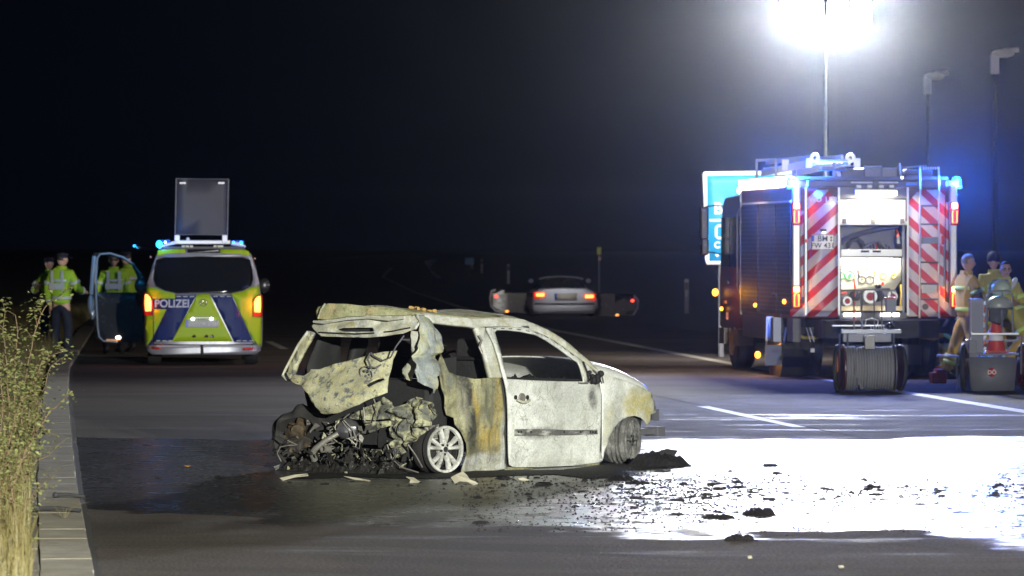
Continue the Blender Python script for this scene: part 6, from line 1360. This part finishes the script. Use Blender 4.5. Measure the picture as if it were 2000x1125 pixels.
for x in (1668.5, 1684, 1708, 1723): ct(c1, S1, 'upright_bar', [(x, 645, 0), (x-1, 570, .01)], .010, M_ALUD, 6)
for x in (1669.5,): 
    for k in range(4): rbox2(c1, S1, 'warning_band', x-1.6, 572+k*16, x+1.6, 579+k*16, .03, M_RED, -.01, .0)
for x in (1640, 1656, 1746): ct(c1, S1, 'side_strut', [(x, 652, 0), (x-1, 735, 0)], .012, M_ALUD, 6)
rbox2(c1, S1, 'tool_box', 1729, 582, 1748, 611, .10, plain('slate_box', (.16, .17, .22), .5), -.06); rbox2(c1, S1, 'tool_box_lid', 1727, 580, 1750, 583.5, .12, plain('red_lid', (.5, .06, .05), .5), -.06)
MB().ell(S1.at(1736, 637, -.1), (.06, .06, .05), 12, 8).build('round_clamp', M_BLKG, c1, smooth=True); ct(c1, S1, 'wire_bow', [(1688, 638, -.05), (1690, 624, -.08), (1702, 621, -.08), (1714, 626, -.06), (1713, 636, -.05)], .006, M_WHT, 6)
for k in range(6): ct(c1, S1, 'spring_clip', [(1700+k*5, 636, -.06), (1700+k*5, 642, -.06)], .008, M_ALU, 6)
rt_or = emis('orange_reflex', (1.0, .25, .03), 1.2)
MB().tube([(lx-.035, -.02+.27*math.cos(a), .31+.27*math.sin(a)) for a in [math.pi*(.55+k/24) for k in range(13)]], .008, 5).build('wheel_reflex', plain('orange_rim_tape', (.7, .15, .02), .3), c1)
# equipment cart
c2 = thing('equipment_cart', 'grey equipment cart with dark red wheels and a round red emblem at the right edge', 'cart', ((1942-CX)*CYY/F, CYY, 0), math.radians(5))
S2c = Surf(c2, 'y', lambda a, b: 0.0)
cart_wheel(c2, S2c.px(1882, 728)[0], .32, plain('dark_red_rim', (.16, .012, .015), .25)); cart_wheel(c2, S2c.px(2000, 728)[0], .32, plain('dark_red_rim', (.16, .012, .015), .25))
M_CB = plain('cart_grey_sheet', (0.17, 0.175, 0.21), .5)
panel('box_body', c2, S2c.pts([(1893, 697), (1986, 699), (1981, 763), (1901, 764)]), S2c, M_CB, cell=.5, thick=.5, off=.25)
panel('emblem', c2, S2c.pts([(1937+8.5*math.cos(a), 727+9*math.sin(a)) for a in [2*math.pi*k/20 for k in range(20)]]), S2c, plain('emblem_red', (.42, .03, .03), .5), cell=.5, thick=.01, off=-.01)
text_obj('emblem_text', 'DÖ', .075, M_WHT, c2, S2c.at(1937, 727.5, -.018), (math.pi/2, 0, 0), .001)
rbox2(c2, S2c, 'side_sheet', 1893, 664, 1908, 700, .3, M_CB, .15); rbox2(c2, S2c, 'deck_rail', 1895, 650, 1990, 654, .05, M_ALU, -.02); rbox2(c2, S2c, 'deck_rail', 1900, 664, 1992, 668, .05, M_GREY, .2)
rbox2(c2, S2c, 'deck', 1896, 690, 1990, 694, .45, M_CB, .2)
ct(c2, S2c, 'handle_frame', [(1925, 655, 0), (1928, 580, .0), (1933, 570, 0), (1968, 568, 0), (1977, 574, 0), (1978, 640, 0), (1980, 655, 0)], .014, M_ALU)
for x in (1957,): ct(c2, S2c, 'upright_bar', [(x, 655, 0), (x, 570, 0)], .011, M_ALU, 6)
ct(c2, S2c, 'side_strut', [(1994, 655, -.05), (1993, 730, -.05)], .013, M_ALU, 6); ct(c2, S2c, 'side_strut', [(1893, 690, 0), (1887, 676, 0), (1896, 654, 0)], .013, M_ALU, 6)
ct(c2, S2c, 'prop_foot', [(1868, 762, -.02), (1868, 700, -.02)], .010, M_ALUD, 6)
# loose things on the carts
brd = thing('warning_board_stack', 'tall grey folded board with red and white striped edge standing on the equipment cart', 'warning board', frame(c2) @ S2c.at(1910, 690, .10) , math.radians(5))
MB().box((0, 0, .36), (.17, .12, .72)).build('board', plain('board_slate', (.19, .20, .26), .5), brd, bevel=.008); MB().box((-.09, -.02, .36), (.012, .12, .72)).build('board_edge', plain('pink_grey_edge', (.45, .38, .38), .5), brd)
for k in range(9): MB().box((.105, -.03, .06+k*.075), (.03, .02, .05), ry=.5).build('warning_band', M_RED if k % 2 else M_WHT, brd)
cone = thing('traffic_cone', 'red and white traffic cone standing on the equipment cart deck', 'traffic cone', frame(c2) @ S2c.at(1949, 689, .12), 0)
CR = plain('cone_red', (.55, .05, .04), .5)
zs = [0.0, .14, .23, .40, .55]; rs_ = [.125, .098, .082, .055, .028]
MB().box((0, 0, .012), (.30, .30, .024)).build('cone_base', CR, cone, bevel=.008)
for i, m_ in enumerate((CR, M_WHT, CR, M_WHT)):
    MB().lathe([(rs_[i], zs[i]+.02), (rs_[i+1], zs[i+1]+.02)], (0, 0, 0), (0, 0, 1), 24).build('cone_band', m_, cone, smooth=True)
MB().lathe([(rs_[4], zs[4]+.02), (.02, .60), (0, .60)], (0, 0, 0), (0, 0, 1), 16).build('cone_tip', M_WHT, cone, smooth=True)
vis = thing('hanging_visor', 'pale grey domed visor shield hanging inside the cart handle frame', 'visor', frame(c2) @ S2c.at(1952, 598, -.02), math.radians(5))
def vf(d, p): return Vector((p.x, p.y, max(p.z, -.02)))
MB().ell((0, .02, 0), (.17, .12, .14), 20, 12, fn=vf).build('shield', plain('visor_grey', (.35, .38, .36), .3), vis, smooth=True); MB().box((.0, -.03, -.03), (.32, .10, .03)).build('rim', M_BLKG, vis)
bg_ = thing('black_bag', 'black flat bag hanging below the pale visor on the cart frame', 'bag', frame(c2) @ S2c.at(1950, 618, -.0), math.radians(5))
MB().prism([(-.12, .13), (.14, .12), (.10, -.05), (.02, -.12), (-.13, -.06)], lambda a, b, d: Vector((a, d, b)), .08).build('bag_body', M_BLKG, bg_, bevel=.02); MB().tube([(-.1, .04, .12), (0, .04, .2), (.12, .04, .11)], .01, 6).build('strap', M_BLK, bg_)
ht = thing('red_bucket', 'small red plastic container on the road by the rear wheel of the fire engine', 'container', ((1832-CX)*68/F, 68.0, 0), .2)
MB().prism([(-.10, 0), (.10, 0), (.11, .15), (.07, .15), (.06, .20), (-.04, .20), (-.05, .15), (-.11, .15)], lambda a, b, d: Vector((a, d-.09, b)), .18).build('shell', M_RED, ht, bevel=.012); MB().tube([(-.03, 0, .19), (-.02, 0, .23), (.04, 0, .23), (.05, 0, .19)], .01, 6).build('handle', M_RED, ht)
bar = thing('white_pole', 'short white pole lying across beside the rear corner of the fire engine', 'pole', P(1853, 695, 69), 0)
MB().tube([(-.17, 0, 0), (.0, 0, .0), (.14, 0, -.01)], [.018, .018, .018], 8).build('tube', M_WHT, bar, smooth=True); MB().tube([(-.15, 0, 0), (-.15, 0, -P(1853, 695, 69).z)], .012, 6).tube([(.12, 0, 0), (.12, 0, -P(1853, 695, 69).z)], .012, 6).build('leg', M_GREYD, bar)

# ================================================================== DEBRIS
def shard_mesh(name, r, mat, seed, flat=.35, thin=False):
    rnd = random.Random(seed); n = rnd.randint(5, 8); pts = []
    for i in range(n):
        a = 2*math.pi*i/n+rnd.uniform(-.3, .3); k = rnd.uniform(.5, 1.2); pts.append((r*k*math.cos(a)*rnd.uniform(.8, 1.5), r*k*math.sin(a)))
    top = Vector((rnd.uniform(-.3, .3)*r, rnd.uniform(-.3, .3)*r, r*flat)); mb = MB()
    vs = [Vector((x, y, 0)) for x, y in pts]+[Vector((x*.7+top.x*.3, y*.7+top.y*.3, r*flat*rnd.uniform(.3, .9))) for x, y in pts]+[top]
    fs = [[i, (i+1) % n, n+(i+1) % n, n+i] for i in range(n)]+[[n+i, n+(i+1) % n, 2*n] for i in range(n)]
    me = mb.add(vs, fs).mesh(name); me.materials.append(mat); return me
SH = [shard_mesh('charred_fragment', 1.0, M_CHAR, i, random.uniform(.25, .7)) for i in range(8)]
def lump_mesh(seed):
    q = random.Random(seed); mb = MB(); vs = []; fs = []; n1, n2 = 22, 16
    for i in range(n1+1):
        for j in range(n2+1):
            x = (i/n1-.5)*2.6; y = (j/n2-.5)*2.2; k = Vector((x*2+seed, y*2, 0)); e_ = 1-(x/1.2)**2-(y/.95)**2+.9*noise.noise(k); vs.append((x+.1*noise.noise(k*3), y, max(-.02, min(.5, e_*.35))+(.22*abs(noise.noise(k*2.5)) if e_ > 0 else 0)))
    for i in range(n1):
        for j in range(n2):
            f = [i*(n2+1)+j, i*(n2+1)+j+1, (i+1)*(n2+1)+j+1, (i+1)*(n2+1)+j]
            if max(vs[t][2] for t in f) > 0: fs.append(f)
    me = mb.add(vs, fs).mesh('charred_lump'); me.materials.append(M_CHAR); return me
LU = [lump_mesh(i*7+1) for i in range(4)]
GRP = 'charred fragments scattered on the road around the wreck'
rd = random.Random(5); cnt = 0
def put_frag(x, y, r, label='small charred fragment lying on the wet road near the wreck', grp=GRP, me=None, sy=1.0, rz=None, name='charred_fragment', cat='debris'):
    p = G(x, y); o = bpy.data.objects.new(name, me or rd.choice(SH)); COL.objects.link(o)
    o.location = (p.x, p.y, 0.0015); o.rotation_euler = (0, 0, rd.uniform(0, 6.28) if rz is None else rz); o.scale = (r, r*sy, r*rd.uniform(.6, 1.1)); tag(o, label, cat, grp); return o
while cnt < 230:
    t = rd.random()
    if t < .55: x = rd.gauss(1480, 270); y = rd.gauss(957, 30)
    elif t < .8: x = rd.uniform(1180, 2000); y = rd.gauss(962, 9)
    elif t < .92: x = rd.gauss(1130, 90); y = rd.gauss(940, 14)
    else: x = rd.uniform(560, 1150); y = rd.uniform(935, 950)
    if not (560 < x < 1995 and 885 < y < 1035): continue
    if 560 < x < 1215 and y < 932: continue
    put_frag(x, y, rd.choice([.014, .018, .024, .03, .045])*rd.uniform(.7, 1.2), sy=rd.uniform(.8, 2.0)); cnt += 1
for x, y, r, lab in ((1403, 1012, .12, 'charred ragged lump on the wet road, left of the two lumps lying side by side'), (1486, 1006, .13, 'charred flat lump with a spike, right of the two lumps lying side by side'), (1530, 943, .035, 'small upright charred flake alone in the bright wet area'),
                     (1447, 1056, .11, 'curved black leaf-like piece on the dry road in the foreground'), (1322, 1006, .05, 'charred flat patch left of the two lumps'), (1243, 1003, .04, 'small round charred bit below the front wheel'), (1380, 974, .05, 'charred sliver above the two lumps'), (1927, 1031, .03, 'small charred bit near the right edge of the wet area'),
                     (1245, 945, .10, 'charred mat of ash below the front wheel'), (1215, 938, .12, 'thick burnt crumbs beside the front wheel'), (430, 933, .05, 'charred flake on the wet road far left of the wreck'), (310, 935, .04, 'small charred flake between the kerb and the wreck'), (286, 871, .04, 'thin charred flake on the wet road nearest the kerb'), (1890, 865, .03, 'thin black flake on the far side of the wet area at right')):
    put_frag(x, y, r*.75, lab, None, me=rd.choice(LU), sy=rd.uniform(.9, 1.6), rz=rd.uniform(-.3, .3))
mb = MB()
for i in range(5200):
    t = rd.random(); x = rd.gauss(1480, 250) if t < .7 else rd.uniform(900, 2000); y = rd.gauss(955, 26) if t < .7 else rd.uniform(925, 1040)
    if not (550 < x < 2000 and 880 < y < 1060): continue
    if 560 < x < 1215 and y < 926: continue
    p = G(x, y); r = rd.uniform(.005, .013); p.z = .002
    mb.add([p+Vector((-r, -r, 0)), p+Vector((r, -r*.6, 0)), p+Vector((r*.5, r, 0)), p+Vector((-r*.6, r*.7, 0)), p+Vector((0, 0, r))], [[0, 1, 4], [1, 2, 4], [2, 3, 4], [3, 0, 4]])
tag(mb.build('ash_crumbs', M_CHAR), 'fine black ash crumbs strewn over the wet road', 'ash', None, 'stuff')
# ash pile at the front wheel
ap = thing('ash_heap', 'black heap of melted residue on the road in front of the front wheel', 'burnt residue', G(1288, 910), .3)
hm = MB(); vs = []; fs = []; n1, n2 = 26, 18
for i in range(n1+1):
    for j in range(n2+1):
        x = (i/n1-.5)*.62; y = (j/n2-.5)*.5; rr_ = max(0, 1-(x/.29)**2-(y/.23)**2); vs.append((x, y, .11*rr_**.8*(1+.7*noise.noise(Vector((x*14, y*14, 1))))+.03*rr_*noise.noise(Vector((x*30, y*30, 4)))-.001))
for i in range(n1):
    for j in range(n2): fs.append([i*(n2+1)+j, i*(n2+1)+j+1, (i+1)*(n2+1)+j+1, (i+1)*(n2+1)+j])
hm.add(vs, fs).build('heap', M_CHAR, ap)
mb = MB().prism([(0, 0), (.16, .02), (.22, .10), (.12, .12), (.03, .09)], lambda a, b, d: Vector((a-.05, d, b+.03)), .02); mb.build('curled_sheet', M_CHAR, ap)
# black residue spread below the car
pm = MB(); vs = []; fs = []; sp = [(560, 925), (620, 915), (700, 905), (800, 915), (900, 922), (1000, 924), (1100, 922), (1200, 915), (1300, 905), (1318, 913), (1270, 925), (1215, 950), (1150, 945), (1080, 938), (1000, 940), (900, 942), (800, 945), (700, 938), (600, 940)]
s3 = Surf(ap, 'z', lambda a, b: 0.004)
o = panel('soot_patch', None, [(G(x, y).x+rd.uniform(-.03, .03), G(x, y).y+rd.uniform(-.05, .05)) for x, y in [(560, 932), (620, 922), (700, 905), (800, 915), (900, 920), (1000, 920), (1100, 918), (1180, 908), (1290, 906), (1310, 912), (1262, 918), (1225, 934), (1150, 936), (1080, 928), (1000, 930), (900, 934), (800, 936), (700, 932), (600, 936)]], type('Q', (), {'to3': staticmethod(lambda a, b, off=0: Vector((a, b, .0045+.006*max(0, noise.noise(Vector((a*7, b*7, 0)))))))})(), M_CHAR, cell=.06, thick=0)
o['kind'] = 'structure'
# pale torn scraps below the rear wheel
M_SCR = plain('pale_scrap', (.36, .34, .25), .6, bmp=.3)
def scrap(name, label, pts, h, Y, cat='torn scrap', mat=M_SCR):
    e = thing(name, label, cat, (0, 0, 0)); c = sum((P(x, y, Y) for x, y in pts), Vector())/len(pts); zmin = min(P(x, y, Y).z for x, y in pts)
    e.location = (c.x, c.y, 0); n = len(pts); mb = MB()
    vs = [P(x, y, Y)-Vector((c.x, c.y, zmin-.003))+Vector((0, (P(x, y, Y).z-zmin)*1.2+rd.uniform(-.02, .02), 0)) for x, y in pts]
    mb.add(vs, [list(range(n))]); o = mb.build('sheet', mat, e); m_ = o.modifiers.new('t', 'SOLIDIFY'); m_.thickness = .006; return e
scrap('torn_scrap', 'cream torn sheet standing up on the road below the rear wheel', [(880, 936), (890, 931), (904, 925), (912, 932), (918, 940), (930, 944), (934, 948), (924, 950), (912, 944), (898, 943), (888, 947)], 0, 39.0)
scrap('torn_scrap', 'small pair of cream flakes on the road left of the rear wheel', [(793, 934), (808, 936), (818, 942), (822, 944), (810, 944), (800, 945), (802, 939)], 0, 39.4)
scrap('torn_scrap', 'white flat flake on the road below the rear edge of the door', [(1012, 934), (1022, 933), (1035, 938), (1026, 940), (1014, 938)], 0, 39.6)
scrap('torn_scrap', 'long thin pale strip on the road below the crushed tail', [(671, 931), (700, 935), (724, 939), (722, 941), (690, 937)], 0, 39.5)
scrap('torn_scrap', 'thin pale strip on the road at the rear left wheel', [(546, 932), (575, 926), (600, 924), (602, 927), (575, 930), (552, 936)], 0, 39.8)
scrap('torn_scrap', 'small white chip on the dry road in the right foreground', [(1638, 1107), (1648, 1106), (1649, 1110), (1640, 1111)], 0, 28.9)
scrap('torn_scrap', 'small white chip on the dry road in the middle foreground', [(1460, 1092), (1468, 1091), (1469, 1095), (1461, 1095)], 0, 29.8)
ol2 = thing('orange_leaf', 'small orange leaf lying on the wet road left of the wreck', 'leaf', G(366, 914), .3)
MB().prism([(-.025, 0), (0, .018), (.028, .0), (0, -.018)], lambda a, b, d: Vector((a, b, .012+d+.3*abs(a))), .002).build('leaf_blade', plain('orange_leaf', (.75, .33, .03), .5), ol2)
# black bars on the kerb
for a, b, lab in (((108, 970), (166, 973), 'short thin black rod lying across the kerb, upper one'), ((72, 996), (158, 1000), 'long thin black rod lying across the kerb, lower one')):
    p, q = G(*a, .10), G(*b, .09); e = thing('black_rod', lab, 'rod', ((p.x+q.x)/2, (p.y+q.y)/2, .11), 0); c = Vector(((p.x+q.x)/2, (p.y+q.y)/2, .11))
    MB().tube([Vector((p.x, p.y, .112))-c, Vector(((p.x+q.x)/2, (p.y+q.y)/2, .115))-c, Vector((q.x, q.y, .10))-c], .013, 8).build('rod', M_BLK, e, smooth=True); MB().ell(Vector((p.x, p.y, .112))-c, (.022,)*3, 8, 6).build('end_knob', M_BLK, e)

# ================================================================== VEGETATION on the left verge
def leafmat(name, c, c2):
    m, nt, b = new_mat(name); oi = N(nt, 'ShaderNodeTexCoord'); f = tnoise(nt, oi.outputs['Object'], 3.5, 4, .7); g = tnoise(nt, oi.outputs['Object'], 30, 3, .7)
    L(nt, mix(nt, mth(nt, 'MULTIPLY', mth(nt, 'ADD', f, g), .5), c, c2), b.inputs['Base Color']); b.inputs['Roughness'].default_value = .55; b.inputs['Subsurface Weight'].default_value = 0; return m
M_LEAF = leafmat('shrub_leaf', (.035, .055, .018), (.26, .26, .09)); M_TWIG = plain('twig', (.14, .09, .05), .8)
M_GRS = leafmat('autumn_grass', (.035, .04, .012), (.20, .16, .06)); M_GRSY = leafmat('yellow_grass', (.07, .06, .02), (.19, .145, .05))
def vh(x, y): 
    d = kerb_x(y)-0.62-x; return vz(max(0.01, d), y)
rg = random.Random(11)
def grass(name, n, mat, fx, fy, hmin, hmax, wmax=.006):
    mb = MB(); vs = []; fs = []
    for i in range(n):
        y = fy(); d = fx(); x = kerb_x(y)-.36-d

        h = rg.uniform(hmin, hmax); w_ = rg.uniform(.002, wmax); a = rg.uniform(0, 6.28); bn = rg.uniform(.05, .5)*h; dx, dy = math.cos(a), math.sin(a); z = vh(x, y)-.01; k = len(vs); px_, py_ = -dy*w_, dx*w_
        for t, ww in ((0, 1), (.5, .8), (1, .15)):
            c = Vector((x+dx*bn*t*t, y+dy*bn*t*t, z+h*(t-.12*t*t))); vs += [c-Vector((px_*ww, py_*ww, 0)), c+Vector((px_*ww, py_*ww, 0))]
        fs += [[k, k+1, k+3, k+2], [k+2, k+3, k+5, k+4]]
    mb.v = vs; mb.f = fs; me = bpy.data.meshes.new(name); me.from_pydata([tuple(v) for v in vs], [], fs); me.materials.append(mat)
    o = link(name, me); return o
tag(grass('roadside_grass', 42000, M_GRS, lambda: abs(rg.gauss(.0, 1.1)), lambda: rg.uniform(20, 75) if rg.random() < .75 else rg.uniform(75, 130), .08, .42), 'tangled green and brown grass on the left verge', 'grass', None, 'stuff')
tag(grass('dry_yellow_grass', 6500, M_GRSY, lambda: .05+abs(rg.gauss(0, .45)), lambda: rg.triangular(24, 46, 30), .10, .40, .003), 'tall dry yellow grass at the left edge', 'grass', None, 'stuff')
def leaf_mesh():
    me = MB().add([(0, 0, 0), (.5, .42, .12), (1.15, 0, .0), (.5, -.42, .12), (.55, 0, -.04), (.9, .22, .06), (.9, -.22, .06), (.2, .25, .07), (.2, -.25, .07)], [[0, 4, 7], [7, 4, 1], [1, 4, 5], [5, 4, 2], [2, 4, 6], [6, 4, 3], [3, 4, 8], [8, 4, 0]]).mesh('leaf'); me.materials.append(M_LEAF)
    return me
LM = leaf_mesh()
def shrub(label, Y, stems, nbulk, single, leaf=.03, seed=1, group=None):
    rs = random.Random(seed); base = G(*stems[0][0]) if False else None
    bx_ = (stems[0][0][0]-CX)*Y/F; bz = vh(bx_, Y)
    e = thing('shrub', label, 'shrub', (bx_, Y, bz-.02), 0); inv = frame(e).inverted(); twigs = MB(); anchors = []; tops = []
    for st in stems:
        pts = []
        for i, (x, y) in enumerate(st): pts.append(inv @ P(x, y, Y+rs.uniform(-.12, .12)*(i > 0)))
        if pts[0].z > 0.02: pts.insert(0, Vector((pts[0].x*.4, pts[0].y, 0)))
        fine = []
        for a, b in zip(pts, pts[1:]):
            m_ = max(2, int((b-a).length/.05)); fine += [a.lerp(b, k/m_)+Vector((rs.uniform(-1, 1), rs.uniform(-1, 1), rs.uniform(-1, 1)))*.006 for k in range(m_)]
        fine.append(pts[-1]); nF = len(fine); twigs.tube(fine, [.007*(1-.75*i/nF)+.001 for i in range(nF)], 5)
        for i, p in enumerate(fine): (tops if i > nF*.55 else anchors).append((p, (fine[min(i+1, nF-1)]-fine[i-1]).normalized() if i else Vector((0, 0, 1))))
        for i in range(int(nF*.25), nF, 2):
            dirv = Vector((rs.uniform(-1, 1), rs.uniform(-1, 1), rs.uniform(.1, 1))).normalized(); ln = rs.uniform(.05, .22); q = fine[i]+dirv*ln; twigs.tube([fine[i], fine[i]+dirv*ln*.5+Vector((0, 0, .01)), q], [.0025, .002, .001], 4)
            for t in (.35, .6, .85, 1): (tops if i > nF*.8 else anchors).append((fine[i].lerp(q, t), dirv))
    twigs.build('stem', M_TWIG, e, smooth=True)
    def lrot(d):
        yaw = rs.uniform(0, 6.28); pit = rs.uniform(-.7, .5); rol = rs.uniform(-.8, .8); return Matrix.Rotation(yaw, 3, 'Z') @ Matrix.Rotation(-pit, 3, 'Y') @ Matrix.Rotation(rol, 3, 'X')
    for k in range(single):
        p, d = rs.choice(tops); o = bpy.data.objects.new('leaf', LM); COL.objects.link(o); o.parent = e; o.location = p; o.rotation_euler = lrot(d).to_euler(); s_ = leaf*rs.uniform(.7, 1.25); o.scale = (s_, s_, s_)
    vs = []; fs = []; LV = [v.co for v in LM.vertices]; LF = [list(p.vertices) for p in LM.polygons]
    for k in range(nbulk):
        p, d = rs.choice(anchors) if rs.random() < .8 else rs.choice(tops); p = p+Vector((rs.gauss(0, .04), rs.gauss(0, .06), rs.gauss(0, .04))); R = lrot(d)*(leaf*rs.uniform(.5, 1.1)); b_ = len(vs)
        vs += [tuple(p+R @ v) for v in LV]; fs += [[i+b_ for i in f] for f in LF]
    me = bpy.data.meshes.new('foliage'); me.from_pydata(vs, [], fs); me.materials.append(M_LEAF); link('foliage', me, e, kind='stuff')
shrub('leafy shrub with one long twig reaching up and right at the left edge', 36.0, [[(40, 870), (45, 760), (58, 690), (75, 625), (95, 590), (122, 574)], [(20, 870), (15, 740), (5, 640), (10, 610)], [(50, 860), (62, 760), (85, 700), (110, 690), (128, 686)], [(30, 870), (28, 700), (35, 650), (30, 615)], [(10, 870), (0, 720), (-15, 660)], [(60, 860), (80, 790), (90, 740), (100, 715)]], 1500, 110, .036, 3)
shrub('low dense shrub with glossy narrow leaves leaning over the kerb', 33.0, [[(30, 950), (50, 880), (85, 840), (110, 850)], [(20, 950), (60, 860), (100, 800), (112, 795)], [(10, 950), (20, 850), (40, 780), (70, 770)], [(0, 960), (-5, 860), (10, 790)], [(35, 955), (70, 900), (95, 890)]], 900, 60, .03, 4)
shrub('sparse brown shrub in the lower left corner with few leaves', 29.5, [[(10, 1080), (20, 980), (40, 900), (60, 880)], [(30, 1080), (50, 990), (70, 960)], [(-5, 1080), (0, 960), (-10, 880)], [(15, 1080), (30, 1000), (20, 920)]], 500, 30, .028, 5)
# weed tufts in the kerb joints
for k, (x, y, lab) in enumerate(((125, 1010, 'thin weed growing from the kerb joint nearest the camera'), (100, 935, 'small weed on the kerb beside the lower rod'))):
    p = G(x, y, .09); e = thing('weed', lab, 'weed', p, 0); mb = MB()
    for j in range(7): a = rg.uniform(0, 6.28); l_ = rg.uniform(.06, .2); mb.tube([(0, 0, -.02), (math.cos(a)*l_*.4, math.sin(a)*l_*.4, l_*.5), (math.cos(a)*l_, math.sin(a)*l_, l_*.6)], [.002, .0015, .0008], 4)
    mb.build('blade', M_GRS, e)

# ================================================================== ASSUMED LIGHT TOWER, added unseen behind the camera
tw = thing('assumed_light_tower', 'assumed tripod light tower, added unseen on the road behind the viewpoint', 'floodlight', (KEY[0]+0.0, KEY[1]-.45, 0), 0)
MB().tube([(0, 0, .5), (0, 0, KEY[2]-.1)], .04, 10).build('pole', M_ALU, tw)
for k in range(3): a = 2.094*k; MB().tube([(0, 0, 1.0), (math.cos(a)*.9, math.sin(a)*.9, 0)], .02, 6).build('leg', M_ALU, tw)
MB().box((0, .05, KEY[2]), (.7, .2, .4)).build('lamp_housing', M_GREYD, tw, bevel=.02)

# ================================================================== NIGHT AIR
hm_ = bpy.data.materials.new('night_haze'); hm_.use_nodes = True; nt = hm_.node_tree; nt.nodes.remove(nt.nodes['Principled BSDF'])
pv = N(nt, 'ShaderNodeVolumePrincipled'); pv.inputs['Color'].default_value = (.86, .90, 1.0, 1); pv.inputs['Density'].default_value = 0.000095; pv.inputs['Anisotropy'].default_value = 0.978
L(nt, pv.outputs[0], nt.nodes['Material Output'].inputs['Volume'])
hz_ = MB().box((0, 610, 7.5), (420, 1320, 17)).build('haze', hm_, kind='stuff')
